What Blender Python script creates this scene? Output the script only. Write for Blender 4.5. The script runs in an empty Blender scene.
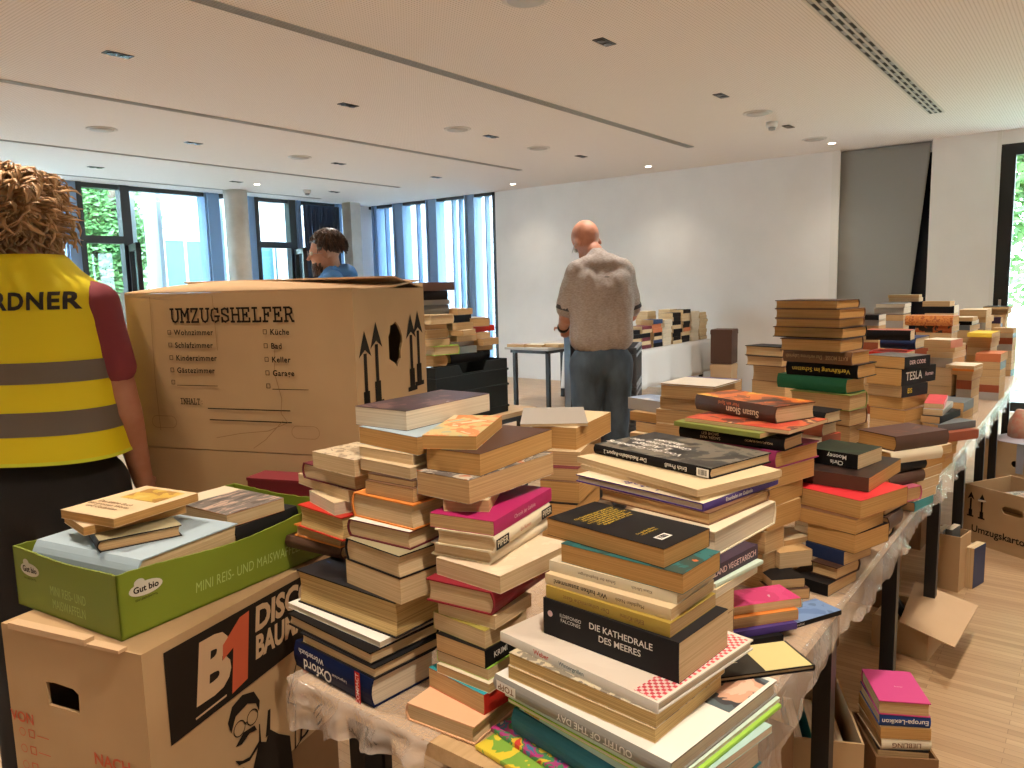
import bpy, bmesh, math, random
from mathutils import Vector, Matrix, Euler, noise
PI=math.pi
random.seed(7)
SC=bpy.context.scene
COL=SC.collection
# ---------------------------------------------------------------- materials
MATS={}
def newmat(name):
    m=bpy.data.materials.new(name); m.use_nodes=True
    nt=m.node_tree; b=nt.nodes['Principled BSDF']
    return m,nt,b
def N(nt,t,**kw):
    n=nt.nodes.new(t)
    for k,v in kw.items():
        if k in n.inputs: n.inputs[k].default_value=v
        else: setattr(n,k,v)
    return n
def rgb(c): return (c[0],c[1],c[2],1.0)
def plain(name,c,rough=.5,metal=0.0,coat=0.0,spec=.5,bump=None):
    if name in MATS: return MATS[name]
    m,nt,b=newmat(name)
    b.inputs['Base Color'].default_value=rgb(c); b.inputs['Roughness'].default_value=rough
    b.inputs['Metallic'].default_value=metal; b.inputs['Coat Weight'].default_value=coat
    b.inputs['Specular IOR Level'].default_value=spec
    if bump:
        tc=N(nt,'ShaderNodeTexCoord'); no=N(nt,'ShaderNodeTexNoise',Scale=bump[0],Detail=4.0)
        bp=N(nt,'ShaderNodeBump',Strength=bump[1],Distance=bump[2])
        nt.links.new(tc.outputs['Object'],no.inputs['Vector']); nt.links.new(no.outputs[0],bp.inputs['Height'])
        nt.links.new(bp.outputs[0],b.inputs['Normal'])
    MATS[name]=m; return m
def mottled(name,c1,c2,scale=4,rough=.6,stretch=(1,1,1),bump=0.0,dist=.002,coord='Object',detail=5,lo=.35,hi=.65,spec=.5):
    if name in MATS: return MATS[name]
    m,nt,b=newmat(name); L=nt.links
    tc=N(nt,'ShaderNodeTexCoord'); mp=N(nt,'ShaderNodeMapping'); mp.inputs['Scale'].default_value=stretch
    no=N(nt,'ShaderNodeTexNoise',Scale=scale,Detail=detail)
    cr=N(nt,'ShaderNodeValToRGB'); cr.color_ramp.elements[0].position=lo; cr.color_ramp.elements[1].position=hi
    cr.color_ramp.elements[0].color=rgb(c1); cr.color_ramp.elements[1].color=rgb(c2)
    L.new(tc.outputs[coord],mp.inputs[0]); L.new(mp.outputs[0],no.inputs['Vector']); L.new(no.outputs[0],cr.inputs[0]); L.new(cr.outputs[0],b.inputs['Base Color'])
    b.inputs['Roughness'].default_value=rough; b.inputs['Specular IOR Level'].default_value=spec
    if bump:
        bp=N(nt,'ShaderNodeBump',Strength=bump,Distance=dist); L.new(no.outputs[0],bp.inputs['Height']); L.new(bp.outputs[0],b.inputs['Normal'])
    MATS[name]=m; return m
def artmat(name,cols,scale,rough=.4,seed=0,hard=True,stretch=(1,1,1)):
    """printed cover picture: patches of flat ink"""
    if name in MATS: return MATS[name]
    m,nt,b=newmat(name); L=nt.links
    tc=N(nt,'ShaderNodeTexCoord'); mp=N(nt,'ShaderNodeMapping'); mp.inputs['Location'].default_value=(seed*3.1,seed*1.7,seed)
    mp.inputs['Scale'].default_value=stretch
    no=N(nt,'ShaderNodeTexNoise',Scale=scale,Detail=3.0,Distortion=.6)
    cr=N(nt,'ShaderNodeValToRGB'); el=cr.color_ramp.elements
    n=len(cols)
    while len(el)<n: el.new(.5)
    for i,c in enumerate(cols):
        el[i].position=.30+.40*i/max(1,n-1) if i else 0.0
        el[i].color=rgb(c)
    cr.color_ramp.interpolation='CONSTANT' if hard else 'LINEAR'
    L.new(tc.outputs['Object'],mp.inputs[0]); L.new(mp.outputs[0],no.inputs['Vector']); L.new(no.outputs[0],cr.inputs[0]); L.new(cr.outputs[0],b.inputs['Base Color'])
    b.inputs['Roughness'].default_value=rough
    MATS[name]=m; return m
def pagemat(name,c,c2):
    """edges of paper leaves: fine layers along the thickness"""
    if name in MATS: return MATS[name]
    m,nt,b=newmat(name); L=nt.links
    tc=N(nt,'ShaderNodeTexCoord'); mp=N(nt,'ShaderNodeMapping'); mp.inputs['Scale'].default_value=(2,2,420)
    no=N(nt,'ShaderNodeTexNoise',Scale=1.0,Detail=3.0)
    n2=N(nt,'ShaderNodeTexNoise',Scale=9.0,Detail=2.0)
    cr=N(nt,'ShaderNodeValToRGB'); e=cr.color_ramp.elements
    e[0].position=.3;e[0].color=rgb(c2);e[1].position=.6;e[1].color=rgb(c)
    mx=N(nt,'ShaderNodeMixRGB',blend_type='MULTIPLY'); mx.inputs[0].default_value=.25
    cr2=N(nt,'ShaderNodeValToRGB'); cr2.color_ramp.elements[0].position=.35; cr2.color_ramp.elements[0].color=(.72,.62,.5,1)
    bp=N(nt,'ShaderNodeBump',Strength=.35,Distance=.0006)
    L.new(tc.outputs['Object'],mp.inputs[0]); L.new(mp.outputs[0],no.inputs['Vector']); L.new(no.outputs[0],cr.inputs[0])
    L.new(tc.outputs['Object'],n2.inputs['Vector']); L.new(n2.outputs[0],cr2.inputs[0])
    L.new(cr.outputs[0],mx.inputs[1]); L.new(cr2.outputs[0],mx.inputs[2]); L.new(mx.outputs[0],b.inputs['Base Color'])
    L.new(no.outputs[0],bp.inputs['Height']); L.new(bp.outputs[0],b.inputs['Normal'])
    b.inputs['Roughness'].default_value=.85; b.inputs['Specular IOR Level'].default_value=.15
    MATS[name]=m; return m
# ---------------------------------------------------------------- mesh building
class MB:
    def __init__(s): s.v=[];s.f=[];s.m=[];s.sm=[]
    def add(s,vs,fs,mi=0,smooth=False):
        o=len(s.v); s.v+= [tuple(v) for v in vs]
        for f in fs: s.f.append(tuple(i+o for i in f)); s.m.append(mi); s.sm.append(smooth)
    def box(s,a,b,mi=0,M=None):
        x0,y0,z0=a;x1,y1,z1=b
        vs=[Vector(p) for p in((x0,y0,z0),(x1,y0,z0),(x1,y1,z0),(x0,y1,z0),(x0,y0,z1),(x1,y0,z1),(x1,y1,z1),(x0,y1,z1))]
        if M: vs=[M@v for v in vs]
        s.add(vs,[(0,3,2,1),(4,5,6,7),(0,1,5,4),(1,2,6,5),(2,3,7,6),(3,0,4,7)],mi)
        return s
    def prism(s,poly,h,mi=0,M=None,z=0):
        n=len(poly)
        vs=[Vector((p[0],p[1],z)) for p in poly]+[Vector((p[0],p[1],z+h)) for p in poly]
        if M: vs=[M@v for v in vs]
        s.add(vs,[tuple(range(n))[::-1],tuple(range(n,2*n))]+[(i,(i+1)%n,n+(i+1)%n,n+i) for i in range(n)],mi)
        return s
    def tube(s,p,q,r,r2=None,n=10,mi=0,caps=True):
        p=Vector(p);q=Vector(q);r2=r if r2 is None else r2
        d=(q-p); z=d.normalized() if d.length>1e-9 else Vector((0,0,1))
        x=z.orthogonal().normalized(); y=z.cross(x)
        a=[p+r*(x*math.cos(2*PI*i/n)+y*math.sin(2*PI*i/n)) for i in range(n)]
        b=[q+r2*(x*math.cos(2*PI*i/n)+y*math.sin(2*PI*i/n)) for i in range(n)]
        fs=[(i,(i+1)%n,n+(i+1)%n,n+i) for i in range(n)]
        s.add(a+b,fs,mi,True)
        if caps: s.add(a,[tuple(range(n))[::-1]],mi); s.add(b,[tuple(range(n))],mi)
        return s
    def loft(s,rings,mi=0,closed=True,caps=True,smooth=True):
        n=len(rings[0]); vs=[p for r in rings for p in r]; fs=[]
        for j in range(len(rings)-1):
            for i in range(n if closed else n-1):
                k=(i+1)%n
                fs.append((j*n+i,j*n+k,(j+1)*n+k,(j+1)*n+i))
        if caps and closed:
            fs.append(tuple(range(n))[::-1]); fs.append(tuple((len(rings)-1)*n+i for i in range(n)))
        s.add(vs,fs,mi,smooth); return s
    def mesh(s,name,mats):
        me=bpy.data.meshes.new(name); me.from_pydata(s.v,[],s.f)
        for m in (mats if isinstance(mats,(list,tuple)) else [mats]): me.materials.append(m)
        me.polygons.foreach_set('material_index',s.m); me.polygons.foreach_set('use_smooth',s.sm); me.update()
        return me
    def build(s,name,mats,parent=None,loc=None,rotz=0,label=None):
        return link(name,s.mesh(name,mats),parent,loc,rotz,label)
def link(name,me,parent=None,loc=None,rotz=0,label=None):
    o=bpy.data.objects.new(name,me); COL.objects.link(o)
    if parent is not None: o.parent=parent
    if loc is not None: o.location=loc
    if rotz: o.rotation_euler=(0,0,rotz)
    if label: o['label']=label
    return o
def tag(o,label,cat,group=None):
    o['label']=label; o['category']=cat
    if group: o['group']=group
    return o
def thing(name,label,cat,loc=(0,0,0),rotz=0,group=None):
    o=bpy.data.objects.new(name,None); COL.objects.link(o); o.empty_display_size=.05
    o.location=loc; o.rotation_euler=(0,0,rotz); tag(o,label,cat,group); return o
def struct(name,mb,mats,parent=None):
    o=mb.build(name,mats,parent)
    if parent is None: o['kind']='structure'
    return o
def bevel(o,w,seg=2):
    m=o.modifiers.new('b','BEVEL'); m.width=w; m.segments=seg; m.limit_method='ANGLE'; return o
def baked(o):
    """turn an object's modifiers into its mesh"""
    dg=bpy.context.evaluated_depsgraph_get(); dg.update()
    me=bpy.data.meshes.new_from_object(o.evaluated_get(dg)); o.modifiers.clear(); o.data=me; return o
TXT={}
def textmesh(s,spacing=1.0,bold=0.0,align='CENTER',shear=0.0,line=1.0,depth=.0):
    key=(s,spacing,bold,align,shear,line)
    if key in TXT: return TXT[key]
    cu=bpy.data.curves.new('t','FONT'); cu.body=s; cu.align_x=align; cu.align_y='CENTER'; cu.size=1.0
    cu.space_character=spacing; cu.offset=bold; cu.shear=shear; cu.space_line=line; cu.resolution_u=3
    o=bpy.data.objects.new('t',cu); COL.objects.link(o)
    dg=bpy.context.evaluated_depsgraph_get(); dg.update()
    me=bpy.data.meshes.new_from_object(o.evaluated_get(dg))
    vs=[v.co.copy() for v in me.vertices]; fs=[tuple(p.vertices) for p in me.polygons]
    bpy.data.objects.remove(o); bpy.data.curves.remove(cu); bpy.data.meshes.remove(me)
    TXT[key]=(vs,fs); return TXT[key]
def addtext(mb,s,M,size,mi=0,sx=1.0,**kw):
    vs,fs=textmesh(s,**kw)
    mb.add([M@Vector((v.x*size*sx,v.y*size,0)) for v in vs],fs,mi)
def frame(o,right,up):
    """plane at o with axes right, up and their cross product as normal"""
    r=Vector(right).normalized(); u=Vector(up).normalized(); n=r.cross(u)
    M=Matrix.Identity(4)
    for i in range(3): M[i][0]=r[i];M[i][1]=u[i];M[i][2]=n[i];M[i][3]=o[i]
    return M
# ---------------------------------------------------------------- colours
C=dict(oxford2=(.015,.05,.22),pinkcov=(.60,.06,.24),white=(.80,.78,.74),ivory=(.74,.66,.50),cream=(.70,.56,.36),tan=(.50,.32,.15),brown=(.20,.10,.05),umber=(.085,.042,.028),maroon=(.14,.02,.03),
 crimson=(.25,.015,.03),red=(.55,.03,.02),magenta=(.42,.02,.13),magentad=(.30,.03,.12),orange=(.72,.25,.05),terra=(.55,.17,.07),rust=(.28,.07,.03),
 yellow=(.80,.55,.06),ochre=(.42,.30,.06),olive=(.22,.25,.06),olive2=(.33,.29,.18),lime=(.35,.62,.08),green=(.02,.16,.07),teal=(.03,.33,.40),tealdark=(.02,.13,.18),
 palet=(.40,.58,.58),mint=(.55,.68,.60),skyblue=(.40,.52,.62),navy=(.02,.035,.10),oxford=(.006,.012,.05),violet=(.045,.025,.05),purple=(.07,.04,.22),slate=(.13,.14,.15),
 greyp=(.36,.33,.30),grey=(.25,.24,.22),pinkgrey=(.42,.30,.28),pinkish=(.75,.52,.52),pinkd=(.5,.12,.2),charcoal=(.020,.019,.021),black=(.012,.011,.012),sand=(.72,.56,.36),
 peach=(.76,.46,.28),greywhite=(.24,.23,.21))
def ink(name):
    return plain('ink_'+name,C.get(name,(.5,.5,.5)),.6,spec=.2)
# cover name -> (spine colour, top colour or picture)
def cov(name):
    g=lambda k,c,r=.32: plain('cover_'+k,c,r)
    arts=dict(
     art_night=[(.006,.007,.010),(.012,.014,.02),(.012,.035,.11),(.22,.26,.18)],
     art_plum=[(.03,.02,.03),(.06,.03,.05),(.16,.09,.09),(.40,.36,.38)],
     art_speck=[(.72,.60,.44),(.66,.54,.38),(.35,.26,.17),(.62,.5,.36)],
     art_water=[(.75,.62,.42),(.72,.25,.08),(.62,.50,.22),(.35,.42,.38),(.80,.74,.60)],
     art_city=[(.30,.28,.25),(.12,.11,.11),(.55,.50,.42),(.50,.14,.05),(.62,.55,.16)],
     art_scrib=[(.76,.62,.46),(.74,.60,.44),(.78,.66,.50),(.62,.08,.08)],
     art_olive=[(.36,.31,.06),(.34,.29,.06),(.20,.035,.03)],
     art_teal=[(.015,.10,.11),(.02,.15,.16),(.03,.07,.06),(.55,.14,.04)],
     art_cook=[(.74,.66,.58),(.76,.68,.60),(.78,.70,.62),(.60,.52,.46)],
     art_news=[(.62,.55,.40),(.25,.22,.17),(.68,.6,.45)],
     art_mag=[(.65,.05,.04),(.75,.50,.04),(.06,.25,.10),(.45,.04,.22),(.05,.20,.35),(.7,.6,.5)],
     art_mag2=[(.75,.60,.05),(.22,.42,.06),(.65,.62,.58),(.04,.35,.42)],
     art_rail=[(.015,.015,.016),(.035,.035,.033),(.16,.14,.11),(.05,.05,.045),(.30,.26,.16)],
     art_pink=[(.60,.05,.20),(.64,.07,.23),(.55,.05,.18),(.62,.52,.52)],
     art_jade=[(.28,.44,.40),(.32,.50,.46),(.05,.10,.06),(.45,.04,.12)],
     art_blue=[(.12,.22,.46),(.18,.30,.56),(.10,.18,.36),(.20,.14,.08)],
     art_flame=[(.025,.018,.015),(.22,.045,.01),(.62,.16,.02),(.72,.40,.06),(.12,.15,.05)],
     art_red=[(.50,.05,.03),(.60,.12,.05),(.12,.03,.02),(.70,.42,.20)],
     art_green=[(.012,.03,.018),(.012,.022,.016),(.02,.05,.03),(.66,.50,.26)],
     art_face=[(.015,.008,.006),(.03,.012,.008),(.62,.20,.04)],
     art_redtop=[(.62,.02,.03),(.66,.03,.04),(.72,.18,.05)],
     art_white=[(.70,.66,.60),(.72,.68,.62),(.74,.70,.64)],
     art_sky=[(.22,.30,.48),(.30,.40,.60),(.62,.62,.62),(.60,.52,.30)],
     art_grey=[(.08,.075,.075),(.12,.11,.10),(.30,.28,.26)],
     art_oval=[(.075,.025,.02),(.085,.03,.022),(.16,.06,.03),(.66,.46,.24)],
     art_tri=[(.62,.05,.07),(.66,.06,.08),(.70,.55,.40)],
     art_redoval=[(.48,.10,.06),(.52,.13,.08),(.14,.10,.08)],
     art_leather=[(.50,.14,.03),(.60,.22,.05),(.36,.08,.02),(.62,.32,.12)],
     art_leather2=[(.45,.10,.02),(.02,.015,.012),(.50,.16,.04)])
    if name in arts:
        sp={'art_night':'charcoal','art_flame':'umber','art_rail':'black','art_green':'black','art_face':'umber','art_cook':'white','art_grey':'black','art_oval':'umber','art_redoval':'black','art_blue':'black','art_sky':'greyp','art_red':'rust','art_pink':'orange','art_redtop':'rust'}.get(name)
        sc={'art_cook':5,'art_flame':9,'art_leather':40,'art_leather2':14,'art_speck':60,'art_mag':30,'art_rail':11,'art_scrib':26,'art_oval':7,'art_green':9,'art_city':30,'art_news':45,'art_pink':10}.get(name,14)
        top=artmat(name,arts[name],sc,seed=len(name)+ord(name[-1])%7)
        side=ink2(sp) if sp else top
        if name in('art_leather','art_leather2','art_mag','art_speck','art_city'): side=top
        return side,top
    two=dict(darkolive=('charcoal','olive2'),whitemaroon=('maroon','white'),blacktan=('black','olive2'),ivoryblue=('ivory','skyblue'),redteal=('red','teal'),purplewhite=('purple','ivory'),
      blackyellow=('black','blackyellow'),navylabel=('navy','navy'),brownround=('brown','brown'),pinkl=('terra','ivory'),greywhite=('grey','white'))
    if name in two:
        a,b=two[name]
        if b=='blackyellow':
            return ink2('black'),artmat('art_by',[(.02,.018,.015),(.02,.018,.015),(.62,.55,.25)],6,seed=2)
        return ink2(a),ink2(b)
    return ink2(name),ink2(name)
def ink2(k): return plain('cover_'+k,C[k],.45 if k in('black','charcoal','navy','oxford','red','crimson','magenta') else .5,spec=.08 if sum(C[k])<.12 else .25)
PG=dict(w=((.74,.66,.53),(.58,.50,.38)),c=((.70,.54,.34),(.54,.39,.22)),t=((.62,.42,.22),(.45,.28,.13)),y=((.68,.50,.23),(.40,.26,.10)),o=((.58,.34,.13),(.43,.235,.08)))
def pg(k): return pagemat('leaves_'+k,*PG[k])

FPX=759.4768
CAMR=Matrix([[0.609293, 0.116695, -0.784311], [-0.792588, 0.059923, -0.606806], [-0.023813, 0.991358, 0.129002]])
WORLD=20.0
EXPO=0.3
SPOTE={(0.62, 0.12): 140, (0.62, 2.56): 150, (2.48, 0.12): 120, (2.48, 2.56): 120}
# ---------------------------------------------------------------- the room (metres; X along the ceiling slots, Y towards the street windows)
CEIL=3.0
def ceiling_mat():
    m,nt,b=newmat('perforated_plaster'); L=nt.links
    tc=N(nt,'ShaderNodeTexCoord'); mp=N(nt,'ShaderNodeMapping'); mp.inputs['Scale'].default_value=(48,48,1)
    fr=N(nt,'ShaderNodeVectorMath',operation='FRACTION'); sb=N(nt,'ShaderNodeVectorMath',operation='SUBTRACT'); sb.inputs[1].default_value=(.5,.5,0)
    ml=N(nt,'ShaderNodeVectorMath',operation='MULTIPLY'); ml.inputs[1].default_value=(1,1,0)
    ln=N(nt,'ShaderNodeVectorMath',operation='LENGTH'); lt=N(nt,'ShaderNodeMath',operation='LESS_THAN'); lt.inputs[1].default_value=.20
    mx=N(nt,'ShaderNodeMixRGB'); mx.inputs[1].default_value=(.80,.745,.715,1); mx.inputs[2].default_value=(.50,.44,.40,1)
    L.new(tc.outputs['Object'],mp.inputs[0]); L.new(mp.outputs[0],fr.inputs[0]); L.new(fr.outputs[0],sb.inputs[0]); L.new(sb.outputs[0],ml.inputs[0]); L.new(ml.outputs[0],ln.inputs[0]); L.new(ln.outputs['Value'],lt.inputs[0])
    L.new(lt.outputs[0],mx.inputs[0]); L.new(mx.outputs[0],b.inputs['Base Color']); b.inputs['Roughness'].default_value=.9
    b.inputs['Specular IOR Level'].default_value=.1
    return m
def floor_mat():
    m,nt,b=newmat('oak_strip_parquet'); L=nt.links
    tc=N(nt,'ShaderNodeTexCoord'); mp=N(nt,'ShaderNodeMapping'); mp.inputs['Rotation'].default_value=(0,0,PI/2)
    br=N(nt,'ShaderNodeTexBrick',offset=.37,offset_frequency=2); br.inputs['Scale'].default_value=1.0
    br.inputs['Brick Width'].default_value=.42; br.inputs['Row Height'].default_value=.032; br.inputs['Mortar Size'].default_value=.0008; br.inputs['Bias'].default_value=0
    br.inputs['Color1'].default_value=(.52,.35,.20,1); br.inputs['Color2'].default_value=(.40,.25,.135,1); br.inputs['Mortar'].default_value=(.22,.12,.06,1)
    m2=N(nt,'ShaderNodeMapping'); m2.inputs['Scale'].default_value=(60,3,1)
    no=N(nt,'ShaderNodeTexNoise',Scale=1.0,Detail=5.0); mx=N(nt,'ShaderNodeMixRGB',blend_type='MULTIPLY'); mx.inputs[0].default_value=.35
    cr=N(nt,'ShaderNodeValToRGB'); cr.color_ramp.elements[0].color=(.55,.5,.45,1); cr.color_ramp.elements[0].position=.3; cr.color_ramp.elements[1].position=.65
    L.new(tc.outputs['Object'],mp.inputs[0]); L.new(mp.outputs[0],br.inputs['Vector']); L.new(tc.outputs['Object'],m2.inputs[0]); L.new(m2.outputs[0],no.inputs['Vector']); L.new(no.outputs[0],cr.inputs[0])
    L.new(br.outputs['Color'],mx.inputs[1]); L.new(cr.outputs[0],mx.inputs[2]); L.new(mx.outputs[0],b.inputs['Base Color']); b.inputs['Roughness'].default_value=.32
    return m
WALL=mottled('wall_paint',(.78,.755,.74),(.81,.785,.77),3,rough=.9,spec=.2)
CEILM=ceiling_mat(); FLOORM=floor_mat()
BLK=plain('black_metal',(.012,.012,.013),.45,spec=.4)
FRAME=plain('anthracite_frame',(.03,.034,.042),.35)
ALU=plain('blue_grey_aluminium',(.24,.38,.62),.4)
WHITEP=plain('white_paint',(.75,.73,.70),.6)
def glassmat():
    m=bpy.data.materials.new('window_glass'); m.use_nodes=True; nt=m.node_tree; nt.nodes.clear(); L=nt.links
    out=N(nt,'ShaderNodeOutputMaterial'); tr=N(nt,'ShaderNodeBsdfTransparent'); tr.inputs[0].default_value=(.90,.97,.97,1); gl=N(nt,'ShaderNodeBsdfGlossy'); gl.inputs['Roughness'].default_value=.02
    lw=N(nt,'ShaderNodeLayerWeight',Blend=.5); pw=N(nt,'ShaderNodeMath',operation='POWER'); pw.inputs[1].default_value=4; m1=N(nt,'ShaderNodeMath',operation='MULTIPLY_ADD'); m1.inputs[1].default_value=.45; m1.inputs[2].default_value=.04; mx=N(nt,'ShaderNodeMixShader')
    L.new(lw.outputs['Facing'],pw.inputs[0]); L.new(pw.outputs[0],m1.inputs[0]); L.new(m1.outputs[0],mx.inputs[0]); L.new(tr.outputs[0],mx.inputs[1]); L.new(gl.outputs[0],mx.inputs[2]); L.new(mx.outputs[0],out.inputs[0]); return m
GLASS=glassmat()
X0,X1,Y0,Y1=-3.0,9.8,-3.0,10.84
struct('floor',MB().box((X0,Y0,-.1),(X1,Y1,0)),FLOORM)
struct('ceiling',MB().box((X0,Y0,CEIL),(X1+.4,Y1+.4,CEIL+.15)),CEILM)
struct('wall_back',MB().box((X0-.2,Y0,0),(X0,Y1,CEIL)),WALL)
struct('wall_right',MB().box((X0-.2,Y0-.2,0),(X1+.3,Y0,CEIL)),WALL)
# far wall: window band (y 7.84..10.84), white wall, recess with blind (1.58..2.6), white pier, glass door (<.9)
struct('wall_front',MB().box((X1,2.62,0),(X1+.3,7.84,CEIL)).box((X1,.93,0),(X1+.3,1.58,CEIL)).box((X1,-3.0,0),(X1+.3,-1.45,CEIL)).box((X1+.02,-1.45,2.86),(X1+.3,.93,CEIL)).box((X1+.22,1.58,2.9),(X1+.3,2.62,CEIL)),WALL)
struct('trim_1',MB().box((X1-.012,2.55,0),(X1+.02,2.64,CEIL)),WHITEP)
struct('trim_2',MB().box((X1-.012,.925,0),(X1+.06,.965,CEIL)),WHITEP)
struct('wall_left',MB().box((X0,Y1,0),(0.2,Y1+.3,CEIL)).box((9.30,Y1,0),(X1+.3,Y1+.3,CEIL)),WALL)
# window 1: street front, floor to ceiling, y=10.84
w=thing('window_1','','',(0,0,0)); del w['label']; del w['category']; w['kind']='structure'
fr=MB(); fr.box((.2,Y1,2.94),(9.3,Y1+.14,3.0)); fr.box((.2,Y1,0),(9.3,Y1+.14,.05)); fr.build('window_frame',FRAME,w)
for a,b in ((.5,.66),(1.9,2.06),(3.1,3.26),(4.48,4.66),(6.50,6.74),(7.20,7.36),(8.14,8.26),(9.0,9.14)):
    mm=MB(); mm.box((a,Y1-.02,.0),(b,Y1+.20,3.0)); mm.box((a+.03,Y1-.05,0),(a+.05,Y1-.02,3.0)); mm.build('mullion',ALU,w)
MB().box((.2,Y1+.06,.05),(9.3,Y1+.068,2.94)).build('pane',GLASS,w)
for i,(a,b) in enumerate(((4.66,5.36),(7.36,8.14))):
    f=MB(); f.box((a,Y1-.03,0),(a+.07,Y1+.1,3.0)); f.box((b-.13,Y1-.03,0),(b,Y1+.1,3.0)); f.box((a+.07,Y1-.03,2.20),(b-.13,Y1+.1,2.30))
    d=struct('door_%d'%(i+1),f,FRAME)
    # the leaf stands ajar into the room, hinged on the right post
    s=MB(); W=.72; s.box((-.03,0,.04),(.03,-.09,2.18)); s.box((-.03,-W,.04),(.03,-W+.09,2.18)); s.box((-.03,-W,2.09),(.03,0,2.18)); s.box((-.03,-W,.04),(.03,0,.14))
    lf=s.build('door_leaf',FRAME,d); lf.location=(b-.05,Y1-.04,0); lf.rotation_euler=(0,0,(-.33 if i==0 else -.45))
    g=MB().box((-.004,-W+.09,.14),(.004,-.09,2.09)).build('door_pane',GLASS,lf)
    h=MB(); h.box((-.055,-W+.035,1.0),(-.03,-W+.06,1.22)); h.tube((-.06,-W+.05,1.15),(-.06,-W+.16,1.15),.009); h.build('door_handle',plain('steel',(.5,.5,.5),.3,metal=1),lf)
# window 2: far wall, y 7.84..10.6
w=thing('window_2','','',(0,0,0)); del w['label']; del w['category']; w['kind']='structure'
fr=MB(); fr.box((X1,7.84,2.95),(X1+.14,10.84,3.0)); fr.box((X1,7.84,0),(X1+.14,10.84,.05)); fr.box((X1,7.84,0),(X1+.1,7.9,3)); fr.build('window_frame',FRAME,w)
for a,b in ((10.62,10.72),(9.95,10.17),(9.13,9.35),(8.28,8.46)):
    mm=MB(); mm.box((X1-.02,a,0),(X1+.2,b,3.0)); mm.box((X1-.05,b-.03,0),(X1-.02,b,3.0)); mm.build('mullion',ALU,w)
for a in (10.42,9.62,8.78,8.62,8.05):
    MB().box((X1+.02,a,0),(X1+.12,a+.025,3.0)).build('glazing_bar',ALU,w)
MB().box((X1+.06,7.9,.05),(X1+.068,10.84,2.95)).build('pane',GLASS,w)
# columns
def column(name,x,y,r,m):
    mb=MB(); n=32; rings=[[(x+r*math.cos(2*PI*i/n),y+r*math.sin(2*PI*i/n),z) for i in range(n)] for z in (0,.08,1.5,2.92,3.0)]
    mb.loft(rings,smooth=True); struct(name,mb,m)
CONC=mottled('pale_concrete',(.50,.47,.42),(.58,.55,.50),5,rough=.8)
column('trim_3',6.72,10.35,.17,CONC)
struct('trim_4',MB().box((9.0,10.42,0),(9.22,10.64,3.0)),CONC)
# curtain hanging by the corner window
cm=MB(); n=70; r1=[];r0=[]
for i in range(n):
    t=i/(n-1); x=8.22+t*.75; y=10.70+.03*math.sin(t*60)
    r1.append((x,y,2.93)); r0.append((x+.01*math.sin(i),y+.012*math.sin(t*40),.05))
cm.loft([r0,r1],closed=False,caps=False); o=cm.build('curtain',plain('dusty_blue_cloth',(.055,.085,.15),.9)); md=o.modifiers.new('s','SOLIDIFY'); md.thickness=.003; baked(o)
tag(o,'dark blue curtain gathered at the corner of the street windows','curtain')
# door with glass on the right (window_3) in the far wall
f=MB(); f.box((X1+.02,.79,0),(X1+.12,.93,2.86)); f.box((X1+.02,-1.45,0),(X1+.12,-1.33,2.86)); f.box((X1+.02,-1.33,2.74),(X1+.12,.79,2.86)); f.box((X1+.02,-1.33,0),(X1+.12,.79,.1)); f.box((X1+.03,-.30,.1),(X1+.11,-.20,2.74))
d=struct('door_3',f,BLK)
MB().box((X1+.06,-1.33,.1),(X1+.068,.79,2.74)).build('door_pane',GLASS,d)
h=MB(); h.box((X1-.005,.85,1.06),(X1+.02,.875,1.22)); h.tube((X1-.02,.862,1.16),(X1-.02,.862,1.05),.009); h.build('door_handle',plain('steel',(.5,.5,.5),.3,metal=1),d)
# recess with grey blackout blind, hanging askew
struct('wall_recess',MB().box((X1+.28,1.55,0),(X1+.3,2.65,2.9)),plain('dark_glass',(.01,.012,.02),.2))
bl=MB(); rr=[]
nz=60
for j in range(nz+1):
    z=2.975*(1-j/nz)+.015; t=j/nz
    yl=2.615; yr=1.60+.22*t*1.15
    row=[]
    for i in range(41):
        s=i/40; y=yl+(yr-yl)*s
        x=X1+.07+.030*math.exp(-s*6)*math.sin(z*30+s*9)*min(1,2*t)*(.5+.5*abs(noise.noise(Vector((0,0,z*2)))))+.02*math.exp(-((s-.18-.25*t)/.10)**2)*t
        row.append((x,y,z))
    rr.append(row)
bl.loft(rr,closed=False,caps=False); o=bl.build('blackout_blind',plain('grey_blind_cloth',(.27,.26,.245),.85)); md=o.modifiers.new('s','SOLIDIFY'); md.thickness=.002; baked(o)
tag(o,'grey blackout blind hanging askew in the wall recess','blind')
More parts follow.
